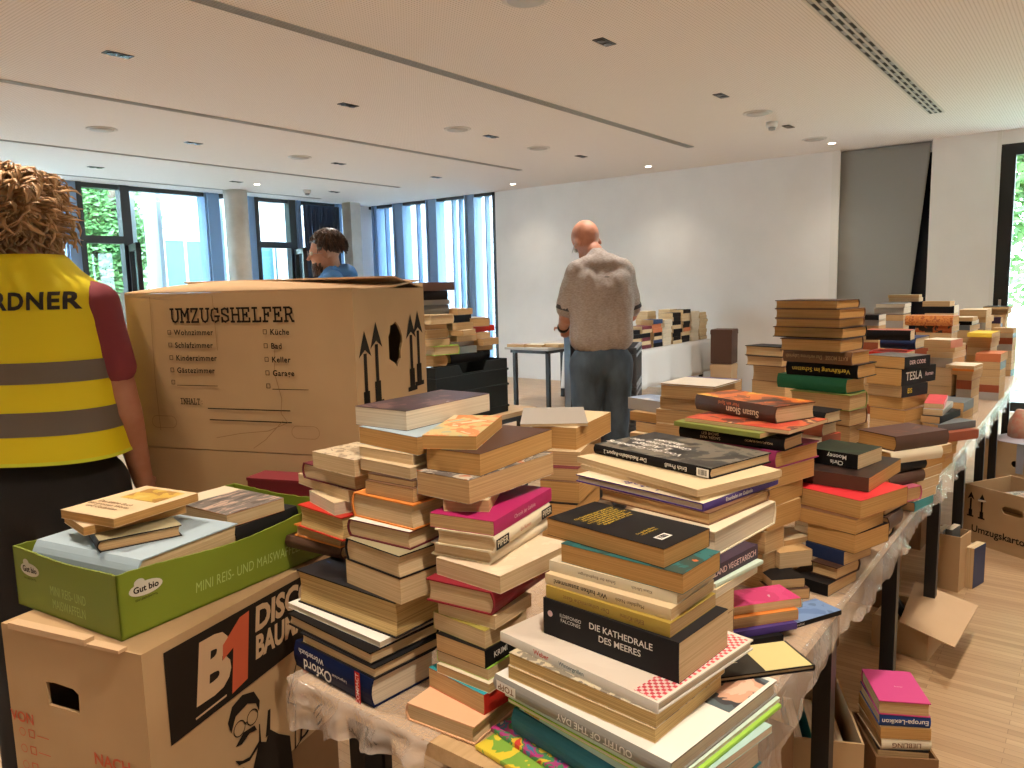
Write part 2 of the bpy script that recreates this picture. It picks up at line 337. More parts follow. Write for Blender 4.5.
# ---------------------------------------------------------------- outside
ground=struct('ground',MB().box((9.9,-14,-.12),(34,30,-.06)).box((-12,-14,-.12),(9.9,-3.25,-.06)).box((-12,11.1,-.12),(9.9,30,-.06)),mottled('paving',(.42,.42,.40),(.5,.5,.47),2))
lawn=MB().box((12,-12,-.06),(30,5.5,-.045)).build('lawn',mottled('grass',(.10,.20,.05),(.18,.30,.10),30)); lawn['kind']='stuff'; tag(lawn,'bright green lawn outside the glass door','grass')
def facade(name,label,x0,x1,y0,y1,h,wins,m,axis):
    t=thing(name,label,'building',((x0+x1)/2,(y0+y1)/2,-.06))
    ox,oy=(x0+x1)/2,(y0+y1)/2
    MB().box((x0-ox,y0-oy,0),(x1-ox,y1-oy,h)).build('wall',m,t)
    for (a,z,w_,h_) in wins:
        f=MB(); g=MB()
        if axis=='x':   # face at y0 looking to -y
            f.box((a-ox-.06,y0-oy-.05,z-.06),(a-ox+w_+.06,y0-oy,z)); f.box((a-ox-.06,y0-oy-.05,z+h_),(a-ox+w_+.06,y0-oy,z+h_+.06))
            f.box((a-ox-.06,y0-oy-.05,z),(a-ox,y0-oy,z+h_)); f.box((a-ox+w_,y0-oy-.05,z),(a-ox+w_+.06,y0-oy,z+h_)); f.box((a-ox+w_/2-.03,y0-oy-.04,z),(a-ox+w_/2+.03,y0-oy,z+h_))
            g.box((a-ox,y0-oy-.02,z),(a-ox+w_,y0-oy-.005,z+h_))
        else:
            f.box((x0-ox-.05,a-oy-.06,z-.06),(x0-ox,a-oy+w_+.06,z)); f.box((x0-ox-.05,a-oy-.06,z+h_),(x0-ox,a-oy+w_+.06,z+h_+.06))
            f.box((x0-ox-.05,a-oy-.06,z),(x0-ox,a-oy,z+h_)); f.box((x0-ox-.05,a-oy+w_,z),(x0-ox,a-oy+w_+.06,z+h_))
            g.box((x0-ox-.02,a-oy,z),(x0-ox-.005,a-oy+w_,z+h_))
        fo=f.build('window_frame',WHITEP,t); g.build('pane',plain('facade_glass',(.10,.22,.26),.1),fo)
    return t
facade('building','white building across the street behind the street windows',-6,22,19,24,11,[(x,z,1.1,1.9) for x in (7.5,10.2,12.9,15.8) for z in (1.0,4.4)],plain('white_render',(.78,.80,.80),.8),'x')
def brickmat():
    m,nt,b=newmat('pale_brick'); L=nt.links; tc=N(nt,'ShaderNodeTexCoord'); sp=N(nt,'ShaderNodeSeparateXYZ'); cb=N(nt,'ShaderNodeCombineXYZ')
    br=N(nt,'ShaderNodeTexBrick'); br.inputs['Scale'].default_value=1; br.inputs['Brick Width'].default_value=.16; br.inputs['Row Height'].default_value=.055; br.inputs['Mortar Size'].default_value=.008
    br.inputs['Color1'].default_value=(.34,.32,.33,1); br.inputs['Color2'].default_value=(.17,.16,.18,1); br.inputs['Mortar'].default_value=(.42,.41,.41,1)
    L.new(tc.outputs['Object'],sp.inputs[0]); L.new(sp.outputs[1],cb.inputs[0]); L.new(sp.outputs[2],cb.inputs[1]); L.new(cb.outputs[0],br.inputs['Vector']); L.new(br.outputs[0],b.inputs['Base Color']); b.inputs['Roughness'].default_value=.9; return m
facade('brick_building','pale grey brick building close behind the far corner window',13.2,17,6.8,18.5,9,[(9.2,3.4,.9,1.8)],brickmat(),'y')
def leaves(mb,c,r,n,size=.12,mi=0):
    c=Vector(c)
    for i in range(n):
        while True:
            p=Vector((random.uniform(-1,1),random.uniform(-1,1),random.uniform(-1,1)))
            if .25<p.length<1: break
        if p.length<.55 and random.random()<.5: continue
        p=c+Vector((p.x*r[0],p.y*r[1],p.z*r[2])); s=size*random.uniform(.6,1.3)
        a=Vector((random.gauss(0,1),random.gauss(0,1),random.gauss(0,.6))).normalized(); b=a.orthogonal().normalized()
        mb.add([p-a*s,p-b*s*.45,p+a*s,p+b*s*.45],[(0,1,2,3)],mi)
LEAF=mottled('leaf_green',(.07,.19,.05),(.18,.34,.10),3,rough=.5); LEAF2=mottled('leaf_light',(.09,.20,.05),(.22,.36,.12),3,rough=.5); BARK=plain('bark',(.14,.10,.07),.9)
def tree(name,label,x,y,h,r,n,lm,low=.35,sz=.12):
    t=thing(name,label,'tree',(x,y,-.044))
    tr=MB(); tr.tube((0,0,0),(.05,0,h*.55),.12,.07); tr.tube((.05,0,h*.5),(.6,.3,h*.8),.06,.03); tr.tube((.05,0,h*.45),(-.5,-.3,h*.8),.06,.03); tr.build('trunk',BARK,t)
    f=MB()
    for k in range(9):
        a=random.uniform(0,2*PI); q=random.uniform(0,.6)*r
        leaves(f,(q*math.cos(a),q*math.sin(a),h*random.uniform(low,1)),(r*.55,r*.55,h*.22),n//9,sz)
    f.build('foliage',lm,t)
tree('tree','tall leafy tree beyond the left of the street windows',4.2,15.2,5.2,1.5,5200,LEAF,.15)
tree('tree','leafy tree with hanging branches seen beside the round column',7.4,15.8,4.6,1.5,3600,LEAF2,.15)
tree('tree','broad garden tree outside the glass door',16.5,.6,6.5,2.6,9000,LEAF2,.2,.13)
tree('tree','darker garden tree far behind the glass door, beyond the lawn',22,-2.5,8,3.5,6000,LEAF,.12,.2)
iv=MB(); iv.box((5.0,13.3,-.06),(6.0,13.4,3.2)); 
t=thing('ivy_screen','narrow ivy-covered screen outside the street windows','plant',(5.9,13.4,-.06))
MB().box((-.9,0,0),(.7,.06,3.4)).build('trellis',BARK,t); lv=MB(); 
for k in range(14): leaves(lv,(random.uniform(-.9,.7),-.08,random.uniform(.2,3.4)),(.35,.16,.5),420,.07)
lv.build('foliage',LEAF,t)
# pale exterior sun fins
for i,x in enumerate((4.25,5.62,6.02,7.05,8.45)):
    o=MB().box((x,11.35,-.06),(x+.07,11.75,3.3)).build('sun_fin',plain('pale_metal',(.80,.86,.90),.5)); tag(o,'pale vertical sun fin outside the street windows','sun fin','sun fins outside the street windows')
for i,y in enumerate((8.75,9.75)):
    o=MB().box((10.35,y,-.06),(10.75,y+.07,3.3)).build('sun_fin',plain('pale_metal',(.80,.86,.90),.5)); tag(o,'pale vertical sun fin outside the far corner window','sun fin','sun fins outside the corner window')
# ---------------------------------------------------------------- ceiling fittings
SLOTM=plain('slot_black',(.008,.008,.008),.7); SLOTF=plain('slot_grey',(.38,.35,.32),.6)
def slot(label,xa,xb,y,wd,n):
    t=thing('air_slot',label,'air slot',((xa+xb)/2,y,CEIL)); L=(xb-xa)/2
    MB().box((-L,-wd/2,-.004),(L,wd/2,0)).build('channel',SLOTM,t)
    f=MB()
    for i in range(n+1):
        yy=-wd/2+wd*i/n; f.box((-L,yy-.004,-.007),(L,yy+.004,-.0005))
    f.box((-L-.006,-wd/2-.004,-.007),(-L,wd/2+.004,-.0005)); f.box((L,-wd/2-.004,-.007),(L+.006,wd/2+.004,-.0005)); f.build('slot_rail',SLOTF,t); return t
slot('long dark air slot in the ceiling nearest the camera, ending above the bald man',-2.5,8.27,3.77,.075,4)
slot('second long dark air slot, running across the middle of the ceiling',-2.5,8.23,6.15,.06,3)
slot('third long thin air slot, towards the street windows',-2.5,8.26,8.45,.05,2)
slot('faint air slot along the street windows',-2.5,8.3,10.35,.03,1)
t=thing('air_grille','wide black and white air grille in the ceiling at upper right','air grille',(3.6,1.31,CEIL)); MB().box((-4.66,-.060,-.004),(4.66,.060,0)).build('channel',SLOTM,t)
f=MB()
for i in range(4): 
    yy=-.060+.12*i/3; f.box((-4.66,yy-.007,-.009),(4.66,yy+.007,-.0005))
f.build('rail',plain('rail_white',(.6,.57,.53),.5),t)
f=MB()
for k in range(78):
    for r in range(3):
        if k%2==r%2: f.box((-4.6+k*.118,-.060+.12*(r+.28)/3,-.0065),(-4.6+k*.118+.1,-.060+.12*(r+.72)/3,-.0041))
f.build('louvre',plain('louvre_grey',(.33,.35,.36),.5),t)
HOLE=plain('fitting_black',(.01,.01,.01),.4)
def downlight(x,y,lab,grp=None,d=(.22,.075)):
    t=thing('recessed_light',lab,'ceiling light',(x,y,CEIL),0,grp)
    MB().box((-d[0]/2,-d[1]/2,-.005),(d[0]/2,d[1]/2,0)).build('trim_frame',HOLE,t)
    mb=MB()
    for sx in(-1,1): mb.tube((sx*d[0]*.24,0,-.0095),(sx*d[0]*.24,0,-.005),.028,n=16)
    mb.build('reflector',plain('dark_chrome',(.12,.12,.12),.25,metal=1),t)
G1='small black twin recessed lights'
for x in (2.48,4.34,6.2,7.9):
    for y in (2.56,4.99,7.35,9.5):
        if (x,y)==(2.48,2.56): continue
        downlight(x,y,'small black rectangular twin light recessed in the pale ceiling, one of a regular grid',G1,(.17,.075))
def disc(name,lab,cat,x,y,r,h,m,grp=None,glow=None):
    t=thing(name,lab,cat,(x,y,CEIL),0,grp); n=28
    mb=MB(); rings=[[(q*math.cos(2*PI*i/n),q*math.sin(2*PI*i/n),z) for i in range(n)] for q,z in ((r,0),(r,-h*.6),(r*.93,-h),(r*.3,-h))]
    mb.loft(rings); mb.build('ring',m,t)
    return t
for x,y in ((3.42,7.3),(5.69,4.99),(7.07,2.57),(8.8,2.57),(7.08,5.03),(3.43,2.5),(5.6,7.3)):
    t=disc('ceiling_speaker','flat round white loudspeaker set flush in the ceiling','loudspeaker',x,y,.13,.008,plain('speaker_white',(.62,.58,.54),.6),'round ceiling loudspeakers')
    n=24;MB().loft([[(.1*math.cos(2*PI*i/n),.1*math.sin(2*PI*i/n),z) for i in range(n)] for z in (-.0085,-.012)]).build('grille',plain('speaker_grille',(.5,.46,.43),.8),t)
for x,y,l in ((7.57,2.61,'round white smoke detector on the ceiling at right, above the tan book pile'),(7.46,9.6,'round white smoke detector on the ceiling above the street windows')):
    t=disc('smoke_detector',l,'smoke detector',x,y,.055,.05,plain('detector_white',(.66,.63,.6),.5)); n=20
    MB().loft([[(q*math.cos(2*PI*i/n),q*math.sin(2*PI*i/n),z) for i in range(n)] for q,z in ((.035,-.05),(.03,-.075),(.01,-.08))]).build('sensor',plain('sensor_grey',(.3,.3,.3),.5),t)
def emis(name,c,s):
    m=bpy.data.materials.new(name); m.use_nodes=True; nt=m.node_tree; nt.nodes.clear(); e=N(nt,'ShaderNodeEmission',Strength=s); e.inputs[0].default_value=rgb(c); o=N(nt,'ShaderNodeOutputMaterial'); nt.links.new(e.outputs[0],o.inputs[0]); return m
LAMP=emis('lamp_glow',(1,.88,.70),14)
def spot(x,y,e,ang=100,col=(1,.85,.67),z=2.98,blend=.6,tgt=None,rad=.05):
    l=bpy.data.lights.new('spot','SPOT'); l.energy=e; l.color=col; l.spot_size=math.radians(ang); l.spot_blend=blend; l.shadow_soft_size=rad
    o=bpy.data.objects.new('spot_light',l); COL.objects.link(o); o.location=(x,y,z)
    if tgt: o.rotation_euler=(Vector(tgt)-Vector((x,y,z))).to_track_quat('-Z','Y').to_euler()
for x,y in ((9.2,2.49),(9.2,4.78),(9.25,7.05),(6.54,9.52)):
    t=disc('downlight','small round lit downlight glowing in the ceiling','ceiling light',x,y,.05,.006,WHITEP,'small lit round downlights'); n=20
    MB().loft([[(.038*math.cos(2*PI*i/n),.038*math.sin(2*PI*i/n),z) for i in range(n)] for z in (-.0062,-.008)]).build('lamp',LAMP,t)
    spot(x,y,26,110,z=2.97,col=(1,.88,.70),blend=1.0)
# ---------------------------------------------------------------- books
def book_meshes(L,W,T,side,kind,hollow=False):
    """L along +X (left-hand side seen from the camera), W along -Y; spine on side 1 (near long edge), 2, 3 or 4. origin at the bottom centre"""
    hard=kind=='h'; ct=min(.0026,T*.2) if hard else min(.0007,T*.12); oh=.0032 if hard else .0004
    A,B=(L,W) if side in(1,3) else (W,L)
    def mp(a,b,z):
        if side==1: u,v=a,b
        elif side==3: u,v=a,W-b
        elif side==2: u,v=b,a
        else: u,v=L-b,a
        return (u-L/2,-(v-W/2),z)
    bul=min(.006 if T<.055 else .014,T*.22) if (hard and T>.018) else .0006
    k=7
    arc=[(bul*(1-math.sin(PI*i/(k-1))),T*i/(k-1)) for i in range(k)]
    inn=[(bul*(1-math.sin(PI*i/(k-1)))+ct,ct+(T-2*ct)*i/(k-1)) for i in range(k)]
    prof=[(B,0)]+arc+[(B,T),(B,T-ct)]+inn[::-1]+[(B,ct)]
    flip=side in(2,3)   # mapping mirrors handedness
    c=MB(); n=len(prof); a0,a1=0,A
    vs=[mp(a0,b,z) for b,z in prof]+[mp(a1,b,z) for b,z in prof]
    def add(f,mi):
        c.f.append(f if flip else f[::-1]); c.m.append(mi); c.sm.append(False)
    c.v=[tuple(x) for x in vs]
    for i in range(n):
        j=(i+1)%n; add((i,j,n+j,n+i),1 if i==k else 0)
    # end caps as quads strips: outer i with inner
    ins=[n-1-q for q in range(k+1)]  # inner indexes from bottom to top
    outer=list(range(0,k+2)); inner=[n-1]+[n-1-q for q in range(1,k+1)]+[k+2]
    outs=outer; 
    for q in range(k+1):
        f=(outs[q],inner[q],inner[q+1],outs[q+1])
        add(f[::-1],0); add(tuple(n+x for x in f),0)
    # page block
    p=MB(); pp=[(B-oh,ct*1.0)]+[(b+.0003,z) for b,z in inn]+[(B-oh,T-ct)]
    if hard and T>.02:  # hollow fore-edge
        h=min(.004,T*.1); pp=pp+[(B-oh-h*.7,T*.72),(B-oh-h,T*.5),(B-oh-h*.7,T*.28)]
    m=len(pp); vs=[mp(oh,b,z) for b,z in pp]+[mp(A-oh,b,z) for b,z in pp]
    fs=[(i,(i+1)%m,m+(i+1)%m,m+i) for i in range(m)]+[tuple(range(m))[::-1],tuple(range(m,2*m))]
    p.add(vs,[f if flip else f[::-1] for f in fs],0)
    return c,p
def write(par,L,W,T,texts):
    for i,(side,s,size,col,fx,fy,rot,_) in enumerate(texts):
        mb=MB(); rt=math.radians(rot)
        if side=='1': o=Vector((L/2-fx*L,W/2+.0006,fy*T)); r=(-1,0,0); u=(0,0,1); unit=T; run=L
        elif side=='2': o=Vector((-L/2-.0006,W/2-fx*W,fy*T)); r=(0,-1,0); u=(0,0,1); unit=T; run=W
        else: o=Vector((L/2-fx*L,W/2-fy*W,T+.0004)); r=(-1,0,0); u=(0,-1,0); unit=min(L,W); run=L
        r=Vector(r);u=Vector(u); M=frame(o,r*math.cos(rt)+u*math.sin(rt),-r*math.sin(rt)+u*math.cos(rt))
        size=size*unit*1.15
        box={'redbox':('red','white'),'orangebox':('orange','umber'),'blackbox':('black','ivory'),'toppbox':('white','brown')}.get(col)
        if col=='barcode':
            mb.box((-size*.75,-size*.42,0),(size*.75,size*.42,.0002),0); rr=random.Random(5); x=-size*.55
            while x<size*.5:
                w=rr.uniform(.02,.06)*size; mb.box((x,-size*.26,.0002),(x+w,size*.3,.0004),1); x+=w+rr.uniform(.02,.07)*size
            mb2=MB(); M2=M; mb2.v=[tuple(M2@Vector(v)) for v in mb.v]; mb2.f=mb.f;mb2.m=mb.m;mb2.sm=mb.sm
            mb2.build('barcode',[ink('white'),ink('black')],par); continue
        if col=='dot':
            n=20; mb.prism([(size*.45*math.cos(2*PI*q/n),size*.45*math.sin(2*PI*q/n)) for q in range(n)],.0003,0,M); mb.build('emblem',ink('pinkish'),par); continue
        vs,_f=textmesh(s); wd=(max(v.x for v in vs)-min(v.x for v in vs))*size
        lim=run*(.9 if side!='t' else .75); sx=min(1,lim/max(wd,1e-6)) if rot in(0,180) else 1
        name='title' if not box else 'label'
        if box:
            hw=wd*sx/2+size*.25; hh=size*.55 if rot in(0,180) else size*.6
            mb.box((-hw,-hh,0),(hw,hh,.0002),0,M); addtext(mb,s,M@Matrix.Translation((0,0,.0005)),size,1,sx=sx,bold=.01)
            mb.build(name,[ink(box[0]),ink(box[1])],par)
        else:
            addtext(mb,s,M,size,0,sx=sx,bold=.012 if size>.011 else 0.0); mb.build(name,ink(col),par)
import zlib
REST=set([1403065476,1072789661,973062313,3055523307,2496173821,482281379,2610281001,266859722,3948888036,1338989418,2917636838,2119722388,590723845,1337935085,788936172,3686219954,513389035,1424490811,1819125726,2292852323,3518995107,984131857,3245643992,735247447,3725982936,1320921446,4055017043,1205256309,3326588415,652482121,2735832516,951353690,3290646650,3859303645,1690934416,466687263,954159321,1324332561,1361285854,737830905,2030482974,1552831014,1776784315,756893120,3911116568,699305221,1579462021,1240255892,510168251,840267399,364015282,3509271384,3655030346,2657127671,277946666,3871370276,272701971,956287754,4061297690,942308607,2909281570,3110805962,2022156272,791980338,3089352803,2187552537,1360013216,1345094712,3655421511,4262263288,1767653659,812832007,913995882,1259673136,1259673136,1259673136,1259673136,4055038861,2931520862,2108741986,3344042232,3123924271,3882840634,205406033,1225579083,3210292291,215735536,1403029557,3189368600,1388950733,1715312052,1529821912,2494754143,3606312174,3886873465,2190520496,3504940172,1298134075,4009855154,525879678,3729188493,135476715,884543466,1114939804,1478225613,2143090424,1279544857,1289038860,2576970708,519688488,1913376713,3860114912,2406296328,2987145549,3102779444,22953926,3605078837,344105611,1631932079,1352013838,2668351369,3696843778,1897664913,3942355320,2017353617,408279765,1321318894,249179101,1254262030,3888694488,748752821,3173870251,2065099261,2061156662,229942099,2080945886,44037669,3884993093,2174234654,2624131684,1311874395,2335124293,1365563611,319033948,1295283825,2351713449,2966462327,2340971253,3146611494,2272095872,383847326,3503982792,3126941145,1171745226,4086819742,2856241239,1744158726,3530484754,2000122723,4052547520,3358355429,1220245519,3026765483,1675090520,4054576336,1089900951,348193141,1461537007,1265321666,1470671233,942505144,3518252860,3323724585,2639988467,388438748,872408006,2023597567,995244321,1264446259,3376149860,3412352127,1731803096]); RESTMB=MB(); RESTM=[]
def addpic(t,L,W,T,x0,y0,x1,y1,m,name='cover_picture'):
    """printed picture on the top cover: x from left end to near corner, y from the near edge away"""
    MB().box((L/2-x1*L,W/2-y1*W,T+.0001),(L/2-x0*L,W/2-y0*W,T+.0005)).build(name,m,t)
def book(x,y,z,ang,L,W,T,side,kind,cover,page,label,texts=None,group=None,cat='book',small=False,name='book',pose=None):
    L=abs(L);c,p=book_meshes(L,W,T,side,kind)
    sm,tm=cov(cover)
    if zlib.crc32(label.encode()) in REST:
        Mx=Matrix.Translation((x,y,z))@Matrix.Rotation(math.radians(ang),4,'Z') if not pose else Matrix.Translation(pose[1])@Euler(pose[0]).to_matrix().to_4x4()
        for mb,ms in((c,(sm,tm)),(p,(pg(page),))):
            for m_ in ms:
                if m_ not in RESTM: RESTM.append(m_)
            o=len(RESTMB.v); RESTMB.v+=[tuple(Mx@Vector(q)) for q in mb.v]; RESTMB.f+=[tuple(i+o for i in f_) for f_ in mb.f]; RESTMB.m+=[RESTM.index(ms[i]) for i in mb.m]; RESTMB.sm+=mb.sm
        return None
    if small:
        mb=MB(); mb.v=c.v+p.v; mb.f=c.f+[tuple(i+len(c.v) for i in f) for f in p.f]; mb.m=c.m+[2]*len(p.f); mb.sm=c.sm+p.sm
        o=mb.build(name,[sm,tm,pg(page)]); o.location=(x,y,z); o.rotation_euler=(0,0,math.radians(ang)); tag(o,label,cat,group); return o
    t=thing(name,label,cat,(x,y,z),math.radians(ang),group)
    if pose: t.rotation_euler=pose[0]; t.location=pose[1]
    c.build('cover',[sm,tm],t); p.build('page_block',pg(page),t)
    if texts: write(t,L,W,T,texts)
    return t
BOOKS=[
('A0',1.0033,1.1291,0.8622,89.8,0.2900,0.1900,0.0698,3,'h','art_night','y','very thick yellow-edged book, on top of the pile on the big dictionary',None),
('A0',0.9639,1.1421,0.8510,87.5,0.2900,0.1500,0.0108,3,'p','white','w','thin white paperback, second in the pile on the big dictionary',None),
('A0',0.9529,1.1284,0.8268,85.8,0.2678,0.1700,0.0238,3,'h','black','c','tan-edged hardcover, third in the pile on the big dictionary',None),
('A0',0.9477,1.1001,0.8043,86.7,0.2307,0.1700,0.0220,3,'h','charcoal','c','beige-edged hardcover, fourth in the pile on the big dictionary',None),
('A0',0.9357,1.1109,0.7500,86.1,0.2461,0.1582,0.0539,1,'h','oxford','w','thick dark blue dictionary, bottom of the pile on the big dictionary',[('1', 'Oxford', 0.5, 'white', 0.33, 0.36, 180, 'f'), ('1', 'Wörterbuch', 0.26, 'white', 0.25, 0.78, 180, 'f'), ('1', 'Langenscheidt', 0.13, 'white', 0.62, 0.5, 180, 'f'), ('1', 'COMPACT', 0.2, 'redbox', 0.85, 0.5, 90, 'f')]),
('A1',1.1600,1.1338,1.2226,92.1,0.1429,0.2700,0.0391,3,'p','art_plum','w','large white-edged paperback with dark glossy cover, on top of its pile',None),
('A1',1.0746,1.0824,1.1868,83.7,0.1864,0.1400,0.0353,3,'p','skyblue','o','thick tan-edged paperback, second in the pile under the dark-covered paperback',None),
('A1',1.0621,1.0857,1.1669,89.4,0.1524,0.1350,0.0195,3,'p','cream','c','cream-edged paperback, third in the pile under the dark-covered paperback',None),
('A1',1.0437,1.0698,1.1450,87.5,0.1462,0.1300,0.0216,3,'p','cream','c','pale cream-edged paperback with bent pages, fourth in the pile under the dark-covered paperback',None),
('A1',1.0333,1.0491,1.1330,91.8,0.1189,0.1300,0.0116,3,'p','umber','t','thin dark-covered book, fifth in the pile under the dark-covered paperback',None),
('A1',1.0246,1.0448,1.1069,91.6,0.1267,0.1300,0.0256,3,'p','brown','t','tan-edged paperback, sixth in the pile under the dark-covered paperback',None),
('A1',1.0115,1.0554,1.0587,90.0,0.1689,0.1232,0.0478,4,'h','orange','c','red hardcover, seventh in the pile under the dark-covered paperback',None),
('A1',1.0084,1.0569,1.0244,92.7,0.1646,0.1450,0.0339,4,'h','whitemaroon','c','white-jacketed hardcover with dark red spine, eighth in the pile under the dark-covered paperback',None),
('A1',0.9936,1.0422,0.9798,85.1,0.1658,0.1600,0.0442,4,'h','blacktan','c','tan hardcover with black board edges, ninth in the pile under the dark-covered paperback',None),
('A1',0.9936,1.0422,0.9324,85.1,0.1658,0.1600,0.0470,3,'p','tan','c','tan-edged book, bottom of the pile under the dark-covered paperback',None),
('A2',1.0535,1.2416,1.1227,86.5,0.1456,0.1200,0.0350,3,'p','art_speck','c','cream paperback with speckled cover, on top of the low pile left of the orange hardcover',None),
('A2',1.0742,1.2803,1.0873,86.4,0.1921,0.1300,0.0351,4,'h','maroon','c','maroon hardcover with rounded spine, second in the low pile left of the orange hardcover',None),
('A2',1.0756,1.3041,1.0636,79.6,0.2231,0.1200,0.0233,3,'p','cream','c','cream-edged paperback, third in the low pile left of the orange hardcover',None),
('A2',1.0516,1.2743,1.0368,74.3,0.1337,0.1200,0.0263,3,'p','cream','w','small pale-edged paperback, fourth in the low pile left of the orange hardcover',None),
('A2',1.0446,1.2781,0.9862,85.4,0.1604,0.1300,0.0502,3,'h','red','y','dark red hardcover with yellowed pages, fifth in the low pile left of the orange hardcover',None),
('A2',1.0576,1.3132,0.9594,90.5,0.1527,0.1300,0.0265,3,'h','orange','t','orange-edged book, sixth in the low pile left of the orange hardcover',None),
('A2',1.0533,1.3291,0.9324,95.7,0.1692,0.1350,0.0265,1,'h','umber','t','dark brown clothbound book, bottom of the low pile left of the orange hardcover',None),
('M',1.0990,0.9703,1.2065,116.1,0.1019,0.2193,0.0252,3,'p','art_water','o','paperback with an orange watercolour cover, on top of its pile',None),
('M',1.1235,0.9216,1.1661,95.2,0.1218,0.2578,0.0400,4,'p','umber','o','thick tan-edged paperback with dark brown cover, second in the pile under the watercolour cover',None),
('M',1.0991,0.9140,1.1219,89.9,0.1281,0.2575,0.0438,4,'p','art_city','t','thick paperback with colourful grey cover, third in the pile under the watercolour cover',None),
('M',1.0735,0.9237,1.0997,119.5,0.0836,0.1903,0.0218,4,'p','cream','t','tan-edged paperback, fourth in the pile under the watercolour cover',None),
('M',1.0783,0.8848,1.0737,100.0,0.1320,0.2362,0.0256,2,'p','magenta','t','tan-edged book with magenta spine, fifth in the pile under the watercolour cover',[('2', 'Chronik der Gefühle', 0.35, 'pinkish', 0.5, 0.5, 0, 'f')]),
('M',1.0736,0.8762,1.0439,100.5,0.1243,0.2304,0.0294,2,'h','ivory','c','cream hardcover with black publisher label on spine, sixth in the pile under the watercolour cover',[('2', 'PIPER', 0.5, 'blackbox', 0.1, 0.5, 0, 'f'), ('2', 'PIPER', 0.5, 'blackbox', 0.9, 0.5, 0, 'f'), ('2', 'Ein Roman', 0.3, 'terra', 0.5, 0.5, 0, 'f')]),
('M',1.0711,0.8845,1.0196,97.6,0.1295,0.2131,0.0239,2,'h','ivoryblue','c','white hardcover with blue patch on spine, seventh in the pile under the watercolour cover',None),
('M',1.0488,0.8371,0.9877,87.8,0.1514,0.2041,0.0315,4,'p','art_scrib','c','cream paperback, eighth in the pile under the watercolour cover',None),
('M',1.0325,0.8602,0.9463,96.7,0.1428,0.1992,0.0410,2,'h','crimson','c','dark red hardcover with cream pages, ninth in the pile under the watercolour cover',[('2', 'ROMAN', 0.3, 'orange', 0.8, 0.5, 0, 'f')]),
('M',0.9966,0.8438,0.9218,92.9,0.1256,0.1126,0.0241,4,'p','cream','c','cream-edged paperback with fanned pages, tenth in the pile under the watercolour cover',None),
('M',0.9888,0.8505,0.8896,86.2,0.1279,0.1101,0.0318,4,'p','art_olive','c','paperback with olive and maroon cover, eleventh in the pile under the watercolour cover',None),
('M',0.9700,0.8427,0.8573,89.1,0.1146,0.0900,0.0319,2,'p','black','t','black-covered paperback, twelfth in the pile under the watercolour cover',[('2', 'KRIMI', 0.4, 'white', 0.45, 0.5, 0, 'f')]),
('M',0.9729,0.8423,0.8363,88.8,0.1209,0.0900,0.0206,4,'p','lime','c','thin paperback with bright green cover, thirteenth in the pile under the watercolour cover',None),
('M',0.9648,0.8353,0.8191,89.1,0.1219,0.0900,0.0168,4,'p','ivory','t','thin paperback with dark lettering, fourteenth in the pile under the watercolour cover',None),
('M',0.9626,0.8463,0.7827,84.0,0.1437,0.0900,0.0360,2,'p','redteal','t','paperback with teal cover and red spine, fifteenth in the pile under the watercolour cover',None),
('M',0.9378,0.8520,0.7500,94.4,0.1498,0.1400,0.0323,4,'h','peach','c','peach hardcover with dark red border, bottom of the pile under the watercolour cover',[('t', 'LIEBE', 0.12, 'terra', 0.45, 0.55, 0, 'f')]),
('F',1.0766,0.6010,1.0747,82.4,0.2362,0.1295,0.0299,3,'p','black','o','thick paperback lying face down, black back cover with yellow text, on top of its pile',[('t', 'Die Geschichte einer jungen Frau\nund ihrer Familie, die aus der\nHeimat fliehen mußte und doch\nniemals die Hoffnung verlor.\nEin bewegender Roman über Mut,\nSchuld und Versöhnung.\nEin großes Buch, das niemand\nvergessen wird, der es las.', 0.05, 'yellow', 0.3, 0.55, 90, 'f'), ('t', 'Ein großes Buch\nvoller Wärme.', 0.05, 'yellow', 0.72, 0.4, 90, 'f'), ('t', '', 0.13, 'barcode', 0.86, 0.36, 90, 'f')]),
('F',1.0599,0.5680,1.0428,86.7,0.2239,0.1221,0.0315,3,'p','art_teal','o','tan-edged paperback, second in the front pile under the black back cover',None),
('F',1.0639,0.5853,1.0245,88.5,0.2346,0.1342,0.0179,1,'p','ivory','c','cream paperback, third in the front pile under the black back cover',[('1', 'Schule der Empfindungen', 0.34, 'umber', 0.4, 0.5, 180, 'f'), ('1', 'Klaus Ullrich', 0.34, 'umber', 0.75, 0.5, 180, 'f')]),
('F',1.0517,0.5836,1.0061,87.2,0.2334,0.1414,0.0179,1,'p','cream','c','cream paperback, fourth in the front pile under the black back cover',[('1', 'Wir haften zusammen!', 0.55, 'black', 0.3, 0.5, 180, 'f'), ('1', 'Magdalen Nabb', 0.4, 'umber', 0.7, 0.5, 180, 'f')]),
('F',1.0451,0.5778,0.9847,85.8,0.2326,0.1428,0.0211,1,'p','ochre','t','ochre paperback, fifth in the front pile under the black back cover',[('1', 'Der unheimliche Gast', 0.42, 'brown', 0.35, 0.5, 180, 'f'), ('1', 'Eifel-Krimi', 0.42, 'brown', 0.72, 0.5, 180, 'f')]),
('F',1.0448,0.5704,0.9216,85.0,0.2557,0.1510,0.0627,1,'p','charcoal','c','thick black hardcover, sixth in the front pile under the black back cover',[('1', 'DIE KATHEDRALE', 0.205, 'white', 0.6, 0.66, 0, 'f'), ('1', 'DES MEERES', 0.205, 'white', 0.595, 0.4, 0, 'f'), ('1', 'ILDEFONSO\nFALCONES', 0.115, 'white', 0.225, 0.6, 0, 'f'), ('1', '', 0.16, 'dot', 0.06, 0.62, 0, 'f')]),
